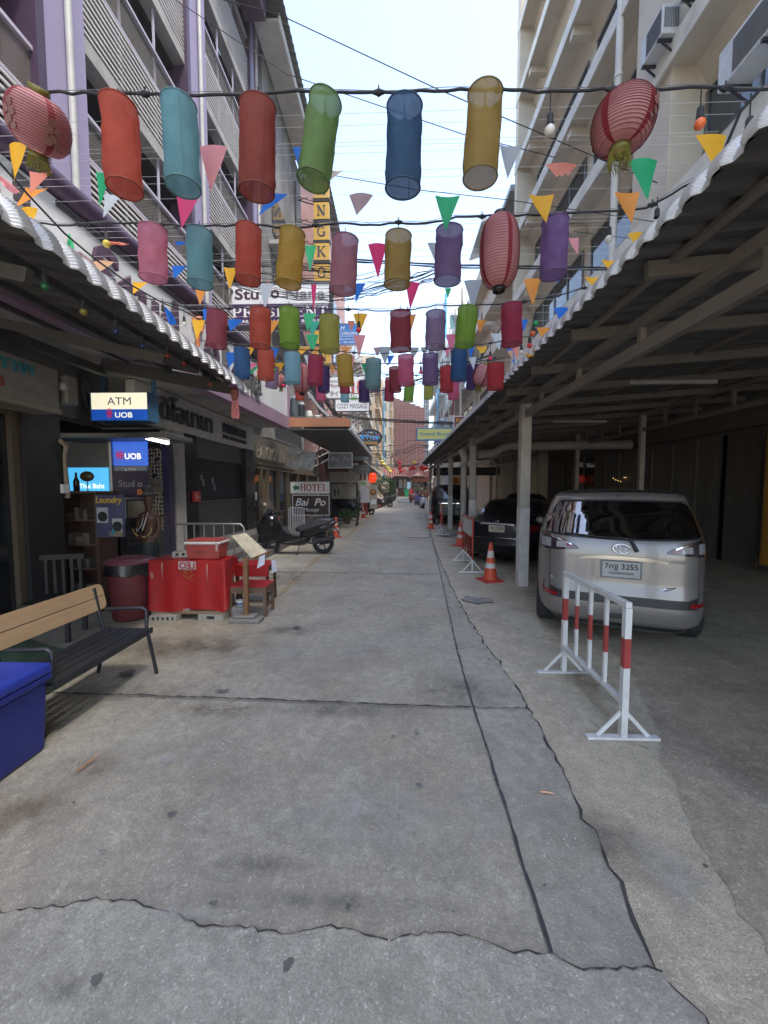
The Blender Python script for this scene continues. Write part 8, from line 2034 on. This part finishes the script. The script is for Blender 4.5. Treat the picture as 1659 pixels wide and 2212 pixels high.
cable('heavy cable line crossing before the brick red building', [(690,890,26),(780,904,26),(900,912,26),(1010,917,26),(1120,920,26)], .022, n=6, spread=.12, seed=6)
cable('cables reaching from the massage billboard to the right buildings', [(690,870,24),(860,838,24),(960,800,24),(1100,757,24)], .022, n=5, spread=.25, seed=7)
cable('bundle of thin cables over the lane before the flats', [(730,800,30),(900,822,30),(1060,800,30),(1120,780,30)], .02, n=6, spread=.5, sag=.2, seed=8)
cable('loose lines hanging between the oval sign and the yellow sign', [(735,955,30),(830,975,30),(900,960,30),(960,945,30)], .018, n=7, spread=.7, sag=.3, seed=9)
cable('low lines crossing before the brick red building', [(760,985,36),(860,1000,36),(935,985,36)], .02, n=6, spread=.6, sag=.3, seed=10)
cable('cables hanging along the left roofs above the orange board', [(640,800,12.5),(700,860,16),(760,930,20),(800,975,26)], .02, n=7, spread=.2, sag=.1, seed=11)
cable('pale pipe like line running down along the left roofs', [(660,840,13),(690,880,16),(725,915,20),(790,975,26)], .05, m=WHITE, name='pale_conduit')
cable('thin black line parallel to the second light string', [(1240,500,9),(1400,520,9)], .006, name='thin_cable')
# hanging pink paper mobile under the left canopy end
mo = thing('paper_mobile', 'pink patterned paper fish mobile hanging from the far end of the left canopy', 'decoration', AY(506,838,5.3))
c = AY(507,856,5.3)
MB().lathe([(.02,.12),(.05,.10),(.06,.04),(.045,-.02),(.02,-.06)], c, 10).build('body_bell', mat('mobile_red', (.30,.10,.09), .7, var=.5, scale=25), mo)
MB().lathe([(.06,.17),(.075,.13),(.055,.11)], c, 10).build('top_ruffle', mat('mobile_purple', (.20,.10,.24), .7), mo)
q = MB()
for dx in (-.03,.012,.035): q.poly([c+Vector((dx-.012,0,-.03)), c+Vector((dx+.012,0,-.03)), c+Vector((dx+.022,.01,-.26)), c+Vector((dx,.01,-.31)), c+Vector((dx-.03,.01,-.27))][::-1])
q.build('ribbon_tail', mat('mobile_pink', (.60,.20,.20), .7, var=.3, scale=30), mo)
MB().tube([c+Vector((0,0,.15)), c+Vector((0,0,.24))], .003, 4).build('cord', RUBBER, mo)

# ================================================================== CITY HAZE
hz = MB().box(-160, 160, -45, 420, -1.0, 60)
hm = D.materials.new('city_haze'); hm.use_nodes = True; hn = hm.node_tree.nodes; hn.remove(hn['Principled BSDF'])
pv = hn.new('ShaderNodeVolumePrincipled'); pv.inputs['Color'].default_value = (1,.98,.95,1); pv.inputs['Density'].default_value = .0011; pv.inputs['Anisotropy'].default_value = .2
hm.node_tree.links.new(pv.outputs[0], hn['Material Output'].inputs['Volume'])
ho = hz.build('haze', hm); ho['kind'] = 'stuff'
